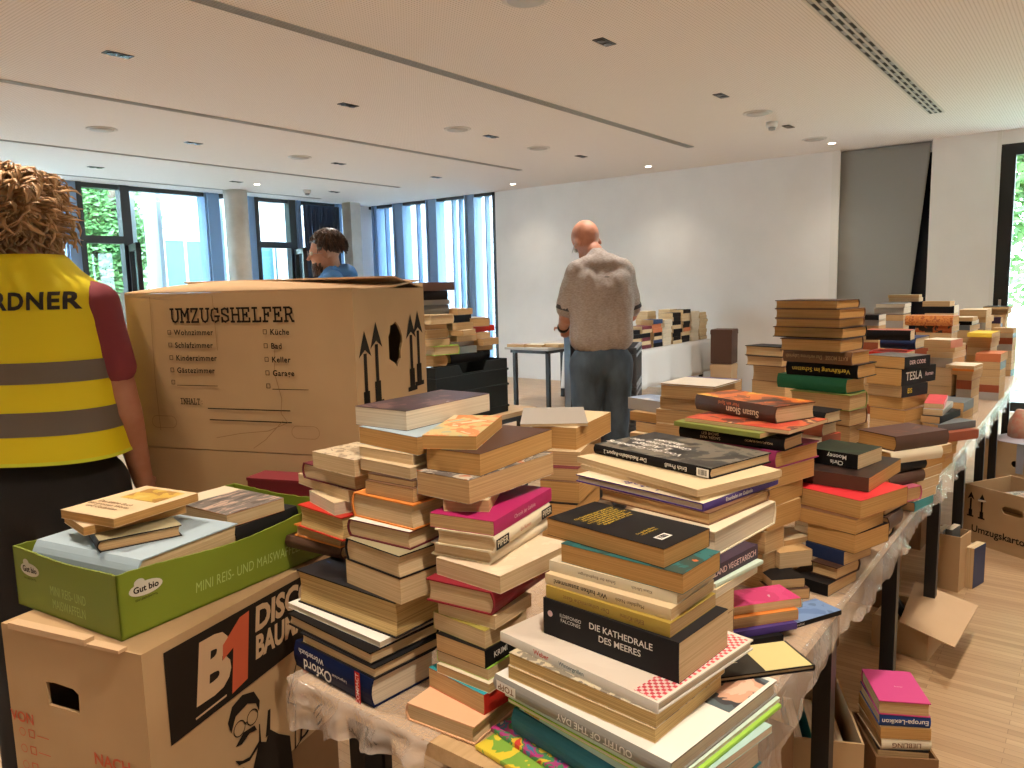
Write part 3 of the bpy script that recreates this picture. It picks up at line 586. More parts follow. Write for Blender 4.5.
('F',1.0500,0.5907,0.9045,81.3,0.3210,0.2621,0.0167,1,'h','art_cook','w','white cookbook, seventh in the front pile under the black back cover',[('1', 'Weber', 0.6, 'red', 0.3, 0.5, 0, 'f'), ('1', 'Wintergrillen', 0.5, 'tealdark', 0.5, 0.5, 0, 'f')]),
('F',1.0091,0.5843,0.8827,84.8,0.2792,0.2014,0.0214,3,'p','art_news','y','thick yellow-edged paperback, eighth in the front pile under the black back cover',None),
('F',1.0031,0.5857,0.8608,85.0,0.2793,0.1934,0.0215,3,'p','cream','y','yellow-edged paperback, ninth in the front pile under the black back cover',None),
('F',1.0371,0.5674,0.8341,81.7,0.3457,0.3028,0.0263,1,'h','greywhite','w','large grey picture book, tenth in the front pile under the black back cover',[('1', 'TOPP', 0.5, 'toppbox', 0.09, 0.5, 180, 'f'), ('1', 'OUTFIT OF THE DAY', 0.5, 'white', 0.62, 0.5, 180, 'f')]),
('F',1.0386,0.5541,0.8278,81.1,0.3297,0.2967,0.0059,1,'p','mint','w','thin white-edged magazine, eleventh in the front pile under the black back cover',None),
('F',1.0331,0.5475,0.8214,81.1,0.3268,0.2914,0.0059,2,'p','lime','w','thin green magazine, twelfth in the front pile under the black back cover',None),
('F',1.0100,0.5377,0.8088,78.5,0.3153,0.2400,0.0123,1,'p','palet','w','large pale teal paperback, thirteenth in the front pile under the black back cover',[('1', 'MARBURG', 0.5, 'orangebox', 0.1, 0.5, 180, 'f')]),
('F',0.9959,0.5473,0.7660,79.8,0.3266,0.2200,0.0424,1,'h','tealdark','w','thick teal hardcover with rounded spine, fourteenth in the front pile under the black back cover',None),
('F',0.9686,0.5540,0.7580,78.4,0.3933,0.2000,0.0076,1,'p','art_mag','w','magazine with brightly coloured cover, fifteenth in the front pile under the black back cover',None),
('F',0.9414,0.5628,0.7500,82.8,0.3806,0.2000,0.0076,1,'p','art_mag2','w','thin magazine with yellow corner, bottom of the front pile under the black back cover',None),
('Y',1.1904,0.4254,0.8608,49.0,0.0893,0.1763,0.0093,3,'h','blackyellow','c','thin book with black and pale yellow cover lying half over the grey picture book',[('t', 'Schatten\nder Macht', 0.17, 'black', 0.3, 0.72, 90, 'f'), ('t', 'DER\nFALL', 0.2, 'ivory', 0.4, 0.2, 90, 'f')]),
('G',1.5955,0.7507,1.0945,75.6,0.3398,0.2184,0.0225,1,'h','art_rail','c','black railway history hardcover with white title, on top of its pile',[('1', 'Der Reichsbahn-Report 2', 0.5, 'white', 0.3, 0.5, 180, 'f'), ('1', 'Erich Preuß', 0.5, 'white', 0.74, 0.5, 180, 'f'), ('1', '', 0.8, 'barcode', 0.95, 0.5, 0, 'f'), ('t', 'Von der Gründung\n2. Auflage\nGeschichte der\nBahnen', 0.12, 'white', 0.32, 0.45, 180, 'f')]),
('G',1.5473,0.7395,1.0799,71.0,0.3796,0.2579,0.0142,3,'p','cream','c','cream magazine with dark photo on its cover, second in the pile under the railway hardcover',None),
('G',1.5465,0.7342,1.0694,73.2,0.3572,0.2567,0.0101,3,'p','cream','c','cream brochure, third in the pile under the railway hardcover',None),
('G',1.5316,0.7295,1.0527,79.3,0.3411,0.2835,0.0163,2,'h','purplewhite','w','white book with a purple spine, fourth in the pile under the railway hardcover',[('2', 'Eisenbahn im Gelände', 0.6, 'white', 0.45, 0.5, 0, 'f'), ('t', 'Landschaft', 0.12, 'purple', 0.6, 0.1, 180, 'f')]),
('G',1.4988,0.6929,1.0275,80.9,0.2746,0.2385,0.0248,3,'h','brown','t','brown-edged hardcover, fifth in the pile under the railway hardcover',None),
('G',1.4741,0.6403,0.9770,84.6,0.2047,0.2714,0.0501,3,'h','ivory','w','cream hardcover with white board edges, sixth in the pile under the railway hardcover',None),
('G',1.3735,0.6021,0.9474,82.2,0.1608,0.1736,0.0292,2,'p','violet','w','dark violet cookbook with light lettering on spine, seventh in the pile under the railway hardcover',[('2', 'LAND VEGETARISCH', 0.5, 'pinkish', 0.5, 0.5, 0, 'f')]),
('G',1.3760,0.5924,0.9389,80.3,0.1616,0.1702,0.0081,2,'p','mint','w','thin mint-coloured brochure, eighth in the pile under the railway hardcover',None),
('G',1.3630,0.5919,0.9219,84.2,0.1532,0.1680,0.0166,3,'p','cream','w','white-edged magazine, ninth in the pile under the railway hardcover',None),
('G',1.3143,0.5968,0.8789,84.2,0.1532,0.0700,0.0426,3,'p','tan','c','tan-edged book, tenth in the pile under the railway hardcover',None),
('G',1.3143,0.5968,0.8359,84.2,0.1532,0.0700,0.0426,3,'p','brown','c','tan-edged book, eleventh in the pile under the railway hardcover',None),
('G',1.3143,0.5968,0.7930,84.2,0.1532,0.0700,0.0426,3,'p','cream','t','tan-edged book, twelfth in the pile under the railway hardcover',None),
('G',1.3143,0.5968,0.7500,84.2,0.1532,0.0700,0.0426,3,'p','umber','t','tan-edged book, bottom of the pile under the railway hardcover',None),
('J',1.5471,0.5540,0.8050,52.0,0.0777,0.1816,0.0186,3,'p','art_pink','c','paperback with pink and white striped cover, on top of its pile',None),
('J',1.5330,0.5537,0.7818,52.2,0.0831,0.1759,0.0228,3,'p','orange','t','tan-edged paperback, second in the low pile under the pink cover',None),
('J',1.5178,0.5468,0.7670,53.3,0.0795,0.1689,0.0144,2,'h','purple','c','book with violet edge, third in the low pile under the pink cover',None),
('J',1.4943,0.5505,0.7500,50.8,0.0809,0.1292,0.0166,2,'h','black','t','dark-covered book, bottom of the low pile under the pink cover',None),
('U',1.6787,0.5403,0.7614,59.9,0.0700,0.0701,0.0177,3,'p','art_jade','w','pale turquoise paperback lying on the flat blue atlas',None),
('U',1.6537,0.4925,0.7500,63.9,0.0734,0.1949,0.0110,2,'h','art_blue','w','flat blue atlas with dark border lying beside the plastic sheet',[('2', 'DONAU-ATLAS', 0.5, 'white', 0.3, 0.5, 0, 'f')]),
('V',1.9019,0.5971,0.8387,62.0,0.0700,0.0925,0.0147,3,'p','cream','t','cream paperback, on top of the low tan pile beside the pink cover',None),
('V',1.8548,0.5785,0.7983,51.0,0.0700,0.0900,0.0400,3,'p','tan','c','tan-edged book, second in the low tan pile beside the pink cover',None),
('V',1.7728,0.5665,0.7754,44.3,0.0700,0.0822,0.0225,3,'p','black','t','black-covered book with tan edge, third in the low tan pile beside the pink cover',None),
('V',1.7677,0.5593,0.7500,45.3,0.0700,0.0945,0.0250,3,'p','umber','t','tan-edged book with dark cover, bottom of the low tan pile beside the pink cover',None),
('K',1.9840,0.7210,1.1437,66.6,0.2845,0.1475,0.0422,1,'h','art_flame','c','thick novel with flame-coloured cover and black spine, on top of its pile',[('1', 'Susan Sloan', 0.5, 'sand', 0.62, 0.4, 180, 'f'), ('1', 'Nur ein Spiel', 0.3, 'terra', 0.45, 0.75, 180, 'f')]),
('K',1.9199,0.6908,1.1336,80.9,0.2900,0.2069,0.0097,3,'p','art_red','c','thin orange-red magazine, second in the pile under the flame-coloured novel',None),
('K',1.9103,0.7273,1.1211,78.5,0.2526,0.2252,0.0122,1,'p','olive','t','thin green and yellow book, third in the pile under the flame-coloured novel',None),
('K',1.8775,0.7160,1.0883,83.1,0.2900,0.1103,0.0324,1,'h','black','t','black hardcover with pale grey title, fourth in the pile under the flame-coloured novel',[('1', 'SAGEN, WAS\nSACHE IST!', 0.27, 'sand', 0.32, 0.5, 180, 'f'), ('1', 'WOLFGANG KUBICKI', 0.2, 'sand', 0.78, 0.5, 180, 'f')]),
('K',1.9213,0.6946,1.0453,75.7,0.2545,0.1979,0.0425,1,'h','magentad','o','purple-red hardcover, fifth in the pile under the flame-coloured novel',None),
('K',1.8976,0.6914,0.9997,75.7,0.2387,0.1944,0.0452,3,'p','tan','o','thick tan-edged paperback, sixth in the pile under the flame-coloured novel',None),
('K',1.8706,0.6950,0.9539,79.4,0.2276,0.1606,0.0454,3,'p','brown','o','tan-edged paperback, seventh in the pile under the flame-coloured novel',None),
('K',1.8635,0.6952,0.8978,75.9,0.2328,0.1438,0.0557,3,'p','tan','o','thick tan-edged book, eighth in the pile under the flame-coloured novel',None),
('K',1.8259,0.7024,0.8415,76.5,0.2225,0.0833,0.0560,3,'p','cream','t','tan-edged book, low in the pile, ninth in the pile under the flame-coloured novel',None),
('K',1.8206,0.7003,0.7849,79.0,0.2101,0.0936,0.0562,3,'p','tan','t','tan-edged book, lowest, tenth in the pile under the flame-coloured novel',None),
('K',1.8572,0.6880,0.7500,79.0,0.2000,0.1701,0.0345,3,'p','tan','t','tan-edged book, bottom of the pile under the flame-coloured novel',None),
('KB',2.2399,0.6975,1.0960,75.0,0.2585,0.0900,0.0335,1,'h','charcoal','c','charcoal book with white vertical letters, on top of the narrow pile behind the flame-coloured novel',[('t', 'IMPERIUM', 0.16, 'white', 0.5, 0.3, 180, 'f')]),
('KB',2.2233,0.6290,1.0593,79.0,0.0952,0.0949,0.0364,1,'h','rust','c','brown-red hardcover, second in the narrow pile behind the flame-coloured novel',None),
('KB',2.2347,0.6202,1.0252,74.0,0.0847,0.0966,0.0336,2,'p','art_red','w','white and red patterned paperback, third in the narrow pile behind the flame-coloured novel',None),
('KB',2.2494,0.6203,0.9684,77.0,0.0793,0.1127,0.0564,3,'p','tan','t','tan-edged paperback, fourth in the narrow pile behind the flame-coloured novel',None),
('KB',2.2194,0.6106,0.8828,71.0,0.0778,0.1027,0.0852,3,'p','tan','t','tan-edged paperback lower down, fifth in the narrow pile behind the flame-coloured novel',None),
('KB',2.2194,0.6106,0.8385,71.0,0.0778,0.1027,0.0439,3,'p','tan','t','tan-edged book, sixth in the narrow pile behind the flame-coloured novel',None),
('KB',2.2194,0.6106,0.7943,71.0,0.0778,0.1027,0.0439,3,'p','brown','c','tan-edged book, seventh in the narrow pile behind the flame-coloured novel',None),
('KB',2.2194,0.6106,0.7500,71.0,0.0778,0.1027,0.0439,3,'p','cream','c','tan-edged book, bottom of the narrow pile behind the flame-coloured novel',None),
('N',2.1218,0.5225,1.0101,78.5,0.1444,0.1408,0.0385,1,'p','art_green','c','thriller with green and black cover, white author name, on top of its pile',[('1', 'Chris\nMooney', 0.36, 'white', 0.62, 0.5, 180, 'f'), ('1', 'VI', 0.8, 'red', 0.1, 0.5, 180, 'f')]),
('N',2.1069,0.4996,0.9737,85.2,0.1765,0.2633,0.0360,1,'p','art_face','o','black and orange paperback, second in the pile under the green thriller',None),
('N',2.0142,0.4891,0.9292,72.1,0.2135,0.2094,0.0440,3,'p','art_redtop','o','tan-edged paperback with bright red cover, third in the pile under the green thriller',None),
('N',1.9598,0.5059,0.8925,75.7,0.1985,0.1357,0.0363,3,'p','brown','o','tan-edged book with brown cover, fourth in the pile under the green thriller',None),
('N',1.9598,0.4646,0.8452,72.4,0.1262,0.1509,0.0469,3,'p','black','o','thick tan-edged book with black cover, fifth in the pile under the green thriller',None),
('N',1.9431,0.4824,0.8109,72.2,0.1040,0.1184,0.0339,1,'p','navylabel','t','navy book, sixth in the pile under the green thriller',None),
('N',1.9085,0.4781,0.7792,74.8,0.0678,0.1093,0.0313,3,'h','umber','t','tan-edged hardcover, seventh in the pile under the green thriller',None),
('N',1.8902,0.5057,0.7500,78.2,0.1049,0.1443,0.0288,1,'p','black','t','black book at the bottom, bottom of the pile under the green thriller',None),
('P',2.5708,0.7277,1.4023,79.0,0.2088,0.1569,0.0279,3,'h','umber','o','dark-topped hardcover with tan pages, on top of the tall pile of tan hardcovers',None),
('P',2.5936,0.7251,1.3708,76.0,0.2256,0.1619,0.0311,3,'h','brown','o','hardcover with tan pages, second in the tall pile of tan hardcovers',None),
('P',2.6073,0.7283,1.3424,81.0,0.2156,0.1896,0.0280,3,'h','brown','o','hardcover with thin brown border, third in the tall pile of tan hardcovers',None),
('P',2.6178,0.7311,1.3077,78.0,0.2407,0.1661,0.0343,3,'h','black','o','hardcover, slightly wider, fourth in the tall pile of tan hardcovers',None),
('P',2.5867,0.7141,1.2665,82.0,0.1988,0.1814,0.0407,3,'h','umber','o','thick hardcover, fifth in the tall pile of tan hardcovers',None),
('P',2.6009,0.7035,1.2253,77.0,0.2355,0.1266,0.0409,1,'h','brownround','o','brown clothbound novel with faint title, sixth in the tall pile of tan hardcovers',[('1', 'KATE MOSSE   Das verlorene Labyrinth', 0.4, 'tan', 0.5, 0.5, 180, 'f')]),
('P',2.6261,0.6943,1.1807,80.0,0.2385,0.1465,0.0441,1,'h','black','o','black novel with yellow title on spine, seventh in the tall pile of tan hardcovers',[('1', 'Verführung im Schatten', 0.4, 'yellow', 0.5, 0.5, 180, 'f')]),
('P',2.6120,0.7224,1.1329,74.0,0.2491,0.1188,0.0475,1,'h','green','o','dark green clothbound book, eighth in the tall pile of tan hardcovers',None),
('P',2.5853,0.6880,1.0817,79.0,0.2009,0.1272,0.0508,3,'h','olive','t','tan-edged hardcover, ninth in the tall pile of tan hardcovers',None),
('P',2.5940,0.6895,1.0304,76.0,0.2083,0.1145,0.0509,3,'h','brown','t','tan-edged book, tenth in the tall pile of tan hardcovers',None),
('P',2.6076,0.6906,0.9724,81.0,0.1996,0.1400,0.0575,3,'p','tan','t','tan-edged book lower in the pile, eleventh in the tall pile of tan hardcovers',None),
('P',2.6150,0.6916,0.9078,78.0,0.2066,0.1246,0.0642,3,'p','tan','t','tan-edged book near the table, twelfth in the tall pile of tan hardcovers',None),
('P',2.6143,0.6884,0.8552,78.0,0.2000,0.1246,0.0522,3,'p','tan','c','tan-edged book, thirteenth in the tall pile of tan hardcovers',None),
('P',2.6143,0.6884,0.8026,78.0,0.2000,0.1246,0.0522,3,'p','brown','c','tan-edged book, fourteenth in the tall pile of tan hardcovers',None),
('P',2.6143,0.6884,0.7500,78.0,0.2000,0.1246,0.0522,3,'p','cream','t','tan-edged book, bottom of the tall pile of tan hardcovers',None),
('O',3.0485,1.0324,1.1965,74.0,0.1711,0.1201,0.0392,3,'h','black','t','hardcover with cream pages, on top of the short pile behind the tan hardcovers',None),
('O',3.0595,1.0326,1.1569,79.0,0.1574,0.1400,0.0392,3,'h','umber','t','hardcover with tan pages, second in the short pile behind the tan hardcovers',None),
('O',3.0614,1.0207,1.0933,76.0,0.1489,0.1068,0.0632,3,'h','brown','t','tan-edged book, third in the short pile behind the tan hardcovers',None),
('O',3.0730,1.0228,1.0216,80.0,0.1433,0.1218,0.0713,3,'p','tan','t','tan-edged book lower down, fourth in the short pile behind the tan hardcovers',None),
('O',3.0470,1.0131,0.9496,75.0,0.1508,0.1038,0.0716,3,'p','cream','t','cream-edged book near the table, fifth in the short pile behind the tan hardcovers',None),
('O',3.0470,1.0131,0.8997,75.0,0.1508,0.1038,0.0495,3,'p','tan','c','tan-edged book, sixth in the short pile behind the tan hardcovers',None),
('O',3.0470,1.0131,0.8498,75.0,0.1508,0.1038,0.0495,3,'p','brown','c','tan-edged book, seventh in the short pile behind the tan hardcovers',None),
('O',3.0470,1.0131,0.7999,75.0,0.1508,0.1038,0.0495,3,'p','cream','c','tan-edged book, eighth in the short pile behind the tan hardcovers',None),
('O',3.0470,1.0131,0.7500,75.0,0.1508,0.1038,0.0495,3,'p','umber','c','tan-edged book, bottom of the short pile behind the tan hardcovers',None),
('B',1.7471,1.2055,1.1254,124.8,0.1802,0.2700,0.0077,3,'p','greyp','c','folded grey newspaper brochure, on top of its pile',None),
('B',1.7687,1.1543,1.0662,100.7,0.1275,0.2700,0.0588,3,'p','cream','o','thick tan-edged paperback, second in the pile under the folded newspaper',None),
('B',1.7422,1.1463,1.0284,109.5,0.1163,0.2700,0.0374,3,'p','cream','t','cream-edged paperback, third in the pile under the folded newspaper',None),
('B',1.7090,1.1258,0.9959,109.7,0.1013,0.2549,0.0321,3,'p','maroon','t','tan-edged paperback, fourth in the pile under the folded newspaper',None),
('B',1.6996,1.1095,0.9415,105.8,0.1055,0.2505,0.0539,3,'p','brown','o','tan-edged paperback in the middle, fifth in the pile under the folded newspaper',None),
('B',1.6766,1.1002,0.8925,106.3,0.0941,0.2277,0.0487,3,'p','black','o','tan-edged paperback, lower, sixth in the pile under the folded newspaper',None),
('B',1.6559,1.0951,0.8432,107.1,0.0882,0.2106,0.0488,3,'p','orange','o','orange-edged paperback, seventh in the pile under the folded newspaper',None),
('B',1.6461,1.0920,0.7966,107.1,0.0882,0.1900,0.0462,3,'p','tan','t','tan-edged book, eighth in the pile under the folded newspaper',None),
('B',1.6461,1.0920,0.7500,107.1,0.0882,0.1900,0.0462,3,'p','brown','t','tan-edged book, bottom of the pile under the folded newspaper',None),
('C',2.3406,1.0249,1.1663,89.0,0.1894,0.2074,0.0059,4,'h','art_white','t','white-covered book with blue border, on top of its pile',None),
('C',2.3701,1.0322,1.1250,92.0,0.1750,0.2681,0.0409,3,'p','brown','t','thick tan-edged paperback, second in the pile under the blank white cover',None),
('C',2.3570,1.0303,1.0837,86.0,0.1897,0.2073,0.0410,3,'p','brown','t','tan-edged paperback, third in the pile under the blank white cover',None),
('C',2.3822,1.0463,1.0390,91.0,0.1964,0.2580,0.0442,3,'p','cream','t','cream-edged paperback, fourth in the pile under the blank white cover',None),
('C',2.3477,1.0320,0.9942,88.0,0.2003,0.2239,0.0444,3,'p','cream','t','cream-edged paperback lower down, fifth in the pile under the blank white cover',None),
('C',2.3700,1.0421,0.9429,93.0,0.1929,0.2700,0.0509,3,'p','tan','t','tan-edged paperback lowest, sixth in the pile under the blank white cover',None),
('C',2.3300,1.0400,0.8947,93.0,0.1929,0.1900,0.0478,3,'p','tan','c','tan-edged book, seventh in the pile under the blank white cover',None),
('C',2.3300,1.0400,0.8465,93.0,0.1929,0.1900,0.0478,3,'p','brown','c','tan-edged book, eighth in the pile under the blank white cover',None),
('C',2.3300,1.0400,0.7982,93.0,0.1929,0.1900,0.0478,3,'p','cream','c','tan-edged book, ninth in the pile under the blank white cover',None),
('C',2.3300,1.0400,0.7500,93.0,0.1929,0.1900,0.0478,3,'p','umber','c','tan-edged book, bottom of the pile under the blank white cover',None),
('D',2.5930,1.3166,1.0178,73.5,0.1756,0.1200,0.0443,1,'p','art_sky','o','paperback with blue and white cover, on top of its pile',None),
('D',2.5612,1.3028,0.9842,81.9,0.1442,0.1200,0.0332,3,'p','tan','o','tan-edged paperback, second in the pile under the sky-blue cover',None),
('D',2.5450,1.2793,0.9468,77.1,0.1191,0.1200,0.0370,3,'p','umber','t','dark-edged paperback, third in the pile under the sky-blue cover',None),
('D',2.5232,1.2889,0.8869,86.0,0.1317,0.1200,0.0595,3,'p','cream','t','cream-edged paperback, fourth in the pile under the sky-blue cover',None),
('D',2.5232,1.2889,0.8413,86.0,0.1317,0.1200,0.0452,3,'p','tan','c','tan-edged book, fifth in the pile under the sky-blue cover',None),
('D',2.5232,1.2889,0.7956,86.0,0.1317,0.1200,0.0452,3,'p','brown','c','tan-edged book, sixth in the pile under the sky-blue cover',None),
('D',2.5232,1.2889,0.7500,86.0,0.1317,0.1200,0.0452,3,'p','cream','t','tan-edged book, bottom of the pile under the sky-blue cover',None),
('Q',3.3716,0.6354,1.1377,68.0,0.1720,0.1692,0.0472,2,'p','art_grey','o','thriller with grey cover and black spine, on top of the pile with the black biography',[('2', 'DER CODE', 0.4, 'pinkish', 0.5, 0.5, 0, 'f')]),
('Q',3.4138,0.6254,1.0702,73.0,0.1428,0.2700,0.0672,2,'p','black','o','thick black biography with bold white title, second in the pile with the black biography',[('2', 'TESLA', 0.6, 'white', 0.35, 0.5, 0, 'f'), ('2', 'Roman', 0.3, 'pinkish', 0.8, 0.5, 0, 'f')]),
('Q',3.3858,0.6320,1.0223,70.0,0.1438,0.1846,0.0474,2,'p','charcoal','t','black paperback with small golden letters, third in the pile with the black biography',[('2', 'EIS', 0.5, 'yellow', 0.3, 0.5, 0, 'f')]),
('Q',3.4009,0.6334,0.9744,75.0,0.1372,0.1992,0.0475,3,'p','tan','o','tan-edged paperback, fourth in the pile with the black biography',None),
('Q',3.3593,0.6259,0.9263,72.0,0.1444,0.1483,0.0477,3,'p','brown','o','tan-edged paperback, low, fifth in the pile with the black biography',None),
('Q',3.3792,0.6194,0.8822,72.0,0.1444,0.1900,0.0437,3,'p','tan','t','tan-edged book, sixth in the pile with the black biography',None),
('Q',3.3792,0.6194,0.8382,72.0,0.1444,0.1900,0.0437,3,'p','brown','t','tan-edged book, seventh in the pile with the black biography',None),
('Q',3.3792,0.6194,0.7941,72.0,0.1444,0.1900,0.0437,3,'p','cream','t','tan-edged book, eighth in the pile with the black biography',None),
('Q',3.3792,0.6194,0.7500,72.0,0.1444,0.1900,0.0437,3,'p','umber','c','tan-edged book, bottom of the pile with the black biography',None),
('Q2',2.5674,0.4596,0.9834,61.1,0.1452,0.2256,0.0446,2,'h','art_oval','o','thick brown book with cream oval on cover, on top of its pile',None),
('Q2',2.5282,0.4503,0.9473,58.1,0.1094,0.2050,0.0357,2,'h','ivory','o','tan-edged book with white rounded cover, second in the pile under the cream-oval cover',None),
('Q2',2.4963,0.4644,0.9171,66.2,0.0931,0.1728,0.0298,2,'h','black','o','tan-edged book with dark green spine, third in the pile under the cream-oval cover',None),
('Q2',2.4796,0.4609,0.8808,65.8,0.0866,0.1671,0.0359,2,'h','umber','o','tan-edged book with dark brown spine, fourth in the pile under the cream-oval cover',None),
('Q2',2.4351,0.4525,0.8383,64.0,0.0774,0.1482,0.0420,3,'h','pinkd','t','tan-edged hardcover with pink border, fifth in the pile under the cream-oval cover',None),
('Q2',2.4161,0.4728,0.8140,80.3,0.0700,0.1638,0.0239,3,'h','black','t','thick tan-edged hardcover, sixth in the pile under the cream-oval cover',None),
('Q2',2.3816,0.4666,0.7714,83.8,0.0700,0.1206,0.0422,2,'h','umber','t','round-spined old book, seventh in the pile under the cream-oval cover',None),
('Q2',2.3491,0.4778,0.7500,89.6,0.0700,0.1019,0.0210,3,'h','black','t','small tan-edged book at the bottom, bottom of the pile under the cream-oval cover',None),
('Q3',2.8352,0.4545,0.9393,88.0,0.0700,0.2012,0.0260,3,'p','orange','o','tan-edged paperback with orange edge, on top of the slim pile by the plastic sheet',None),
('Q3',2.8057,0.4284,0.9096,68.7,0.0700,0.1727,0.0294,3,'p','cream','t','cream-edged paperback, second in the slim pile by the plastic sheet',None),
('Q3',2.7860,0.4366,0.8764,73.8,0.0700,0.1662,0.0327,3,'p','tan','o','tan-edged paperback, third in the slim pile by the plastic sheet',None),
('Q3',2.7666,0.4398,0.8433,74.2,0.0700,0.1597,0.0328,3,'p','cream','t','cream-edged paperback, middle, fourth in the slim pile by the plastic sheet',None),
('Q3',2.7488,0.4426,0.8100,74.4,0.0700,0.1541,0.0328,3,'p','ivory','c','white-edged paperback, fifth in the slim pile by the plastic sheet',None),
('Q3',2.7318,0.4474,0.7800,74.2,0.0700,0.1515,0.0296,3,'p','ivory','c','white-edged paperback, lower, sixth in the slim pile by the plastic sheet',None),
('Q3',2.7230,0.4484,0.7500,78.9,0.0700,0.1535,0.0296,2,'p','teal','c','turquoise-striped book, bottom of the slim pile by the plastic sheet',None),
('Q4',3.5246,0.5110,0.9725,95.0,0.0700,0.2700,0.0197,2,'p','art_tri','c','book with red and white triangle cover, on top of its pile',None),
('Q4',3.4964,0.4979,0.9483,89.8,0.0700,0.2596,0.0238,2,'p','greyp','c','silver-grey book, second in the slim pile under the red triangle',None),
('Q4',3.4669,0.4832,0.9201,80.8,0.0700,0.2483,0.0278,2,'p','black','t','black book, third in the slim pile under the red triangle',None),
('Q4',3.4229,0.4471,0.8919,59.2,0.0700,0.2093,0.0279,2,'p','slate','t','grey clothbound book, fourth in the slim pile under the red triangle',None),
('Q4',3.3857,0.4319,0.8555,57.8,0.0700,0.2067,0.0360,2,'p','rust','t','reddish-brown book, fifth in the slim pile under the red triangle',None),
('Q4',3.3728,0.4711,0.8231,80.3,0.0700,0.2053,0.0320,1,'p','black','o','black book with fine print, sixth in the slim pile under the red triangle',None),
('Q4',3.3645,0.4714,0.7866,82.7,0.0700,0.2167,0.0361,3,'p','terra','o','orange-brown edged book, seventh in the slim pile under the red triangle',None),
('Q4',3.3470,0.4733,0.7500,85.1,0.0700,0.2063,0.0362,3,'p','tan','o','tan-edged book, bottom of the slim pile under the red triangle',None),
('R1',4.5607,0.8976,1.1556,89.0,0.2215,0.1300,0.0544,1,'h','art_redoval','c','thick thriller with red cover and black spine, on top of its pile',[('1', 'REQUIEM', 0.4, 'pinkish', 0.5, 0.5, 0, 'f')]),
('R1',4.8321,0.8744,1.0934,84.0,0.1860,0.2700,0.0618,1,'h','navy','c','navy-covered book, second in the pile under the dark-oval cover',None),
('R1',4.5698,0.8960,1.0612,87.0,0.1954,0.2117,0.0318,1,'p','red','c','bright red paperback, third in the pile under the dark-oval cover',None),
('R1',4.5590,0.8966,1.0093,87.0,0.1954,0.1900,0.0515,3,'p','tan','c','tan-edged book, fourth in the pile under the dark-oval cover',None),
('R1',4.5590,0.8966,0.9575,87.0,0.1954,0.1900,0.0515,2,'p','navy','t','navy-backed book, fifth in the pile under the dark-oval cover',None),
('R1',4.5590,0.8966,0.9056,87.0,0.1954,0.1900,0.0515,2,'p','umber','t','dark brown-backed book, sixth in the pile under the dark-oval cover',None),
('R1',4.5590,0.8966,0.8537,87.0,0.1954,0.1900,0.0515,3,'p','umber','t','tan-edged book, seventh in the pile under the dark-oval cover',None),
('R1',4.5590,0.8966,0.8019,87.0,0.1954,0.1900,0.0515,3,'p','tan','t','tan-edged book, eighth in the pile under the dark-oval cover',None),
('R1',4.5590,0.8966,0.7500,87.0,0.1954,0.1900,0.0515,1,'p','rust','t','rust-red-backed book, bottom of the pile under the dark-oval cover',None),
('R2',5.4462,0.8352,1.1849,84.0,0.2729,0.1614,0.0629,1,'h','art_leather','o','thick orange mottled leather-like book, on top of its pile',None),
('R2',5.5282,0.8134,1.1406,88.0,0.2041,0.2654,0.0439,1,'h','art_leather2','t','orange and black book, second in the pile under the mottled orange book',None),
('R2',5.4904,0.8126,1.0918,88.0,0.2000,0.1900,0.0484,3,'p','tan','t','tan-edged book, third in the pile under the mottled orange book',None),
('R2',5.4904,0.8126,1.0430,88.0,0.2000,0.1900,0.0484,3,'p','brown','t','tan-edged book, fourth in the pile under the mottled orange book',None),
('R2',5.4904,0.8126,0.9941,88.0,0.2000,0.1900,0.0484,1,'p','rust','t','rust-red-backed book, fifth in the pile under the mottled orange book',None),
('R2',5.4904,0.8126,0.9453,88.0,0.2000,0.1900,0.0484,1,'p','greyp','t','grey-backed book, sixth in the pile under the mottled orange book',None),
('R2',5.4904,0.8126,0.8965,88.0,0.2000,0.1900,0.0484,3,'p','tan','c','tan-edged book, seventh in the pile under the mottled orange book',None),
('R2',5.4904,0.8126,0.8477,88.0,0.2000,0.1900,0.0484,3,'p','brown','c','tan-edged book, eighth in the pile under the mottled orange book',None),
('R2',5.4904,0.8126,0.7988,88.0,0.2000,0.1900,0.0484,3,'p','cream','c','tan-edged book, ninth in the pile under the mottled orange book',None),
('R2',5.4904,0.8126,0.7500,88.0,0.2000,0.1900,0.0484,2,'p','navy','t','navy-backed book, bottom of the pile under the mottled orange book',None),
('R3',6.0573,1.1083,1.3446,91.0,0.1984,0.1300,0.0212,3,'p','olive2','t','thin beige book, on top of its pile',None),
('R3',6.1149,1.1115,1.3157,88.0,0.1957,0.1300,0.0285,3,'p','greyp','c','thin beige hardcover, second in the far pile under thin beige books',None),
('R3',5.7406,1.1169,1.2888,92.0,0.1766,0.2700,0.0265,3,'p','slate','w','dark green-grey book, third in the far pile under thin beige books',None),
('R3',5.7214,1.1208,1.2487,87.0,0.1873,0.1830,0.0398,3,'p','pinkgrey','w','pinkish-grey book, fourth in the far pile under thin beige books',None),
('R3',5.6117,1.1154,1.2085,90.0,0.2148,0.2477,0.0398,3,'p','umber','t','brown-edged book, fifth in the far pile under thin beige books',None),
('R3',5.5829,1.1080,1.1626,90.0,0.2000,0.1900,0.0454,1,'p','greyp','t','grey-backed book, sixth in the far pile under thin beige books',None),
('R3',5.5829,1.1080,1.1168,90.0,0.2000,0.1900,0.0454,3,'p','brown','c','tan-edged book, seventh in the far pile under thin beige books',None),
('R3',5.5829,1.1080,1.0709,90.0,0.2000,0.1900,0.0454,3,'p','cream','c','tan-edged book, eighth in the far pile under thin beige books',None),
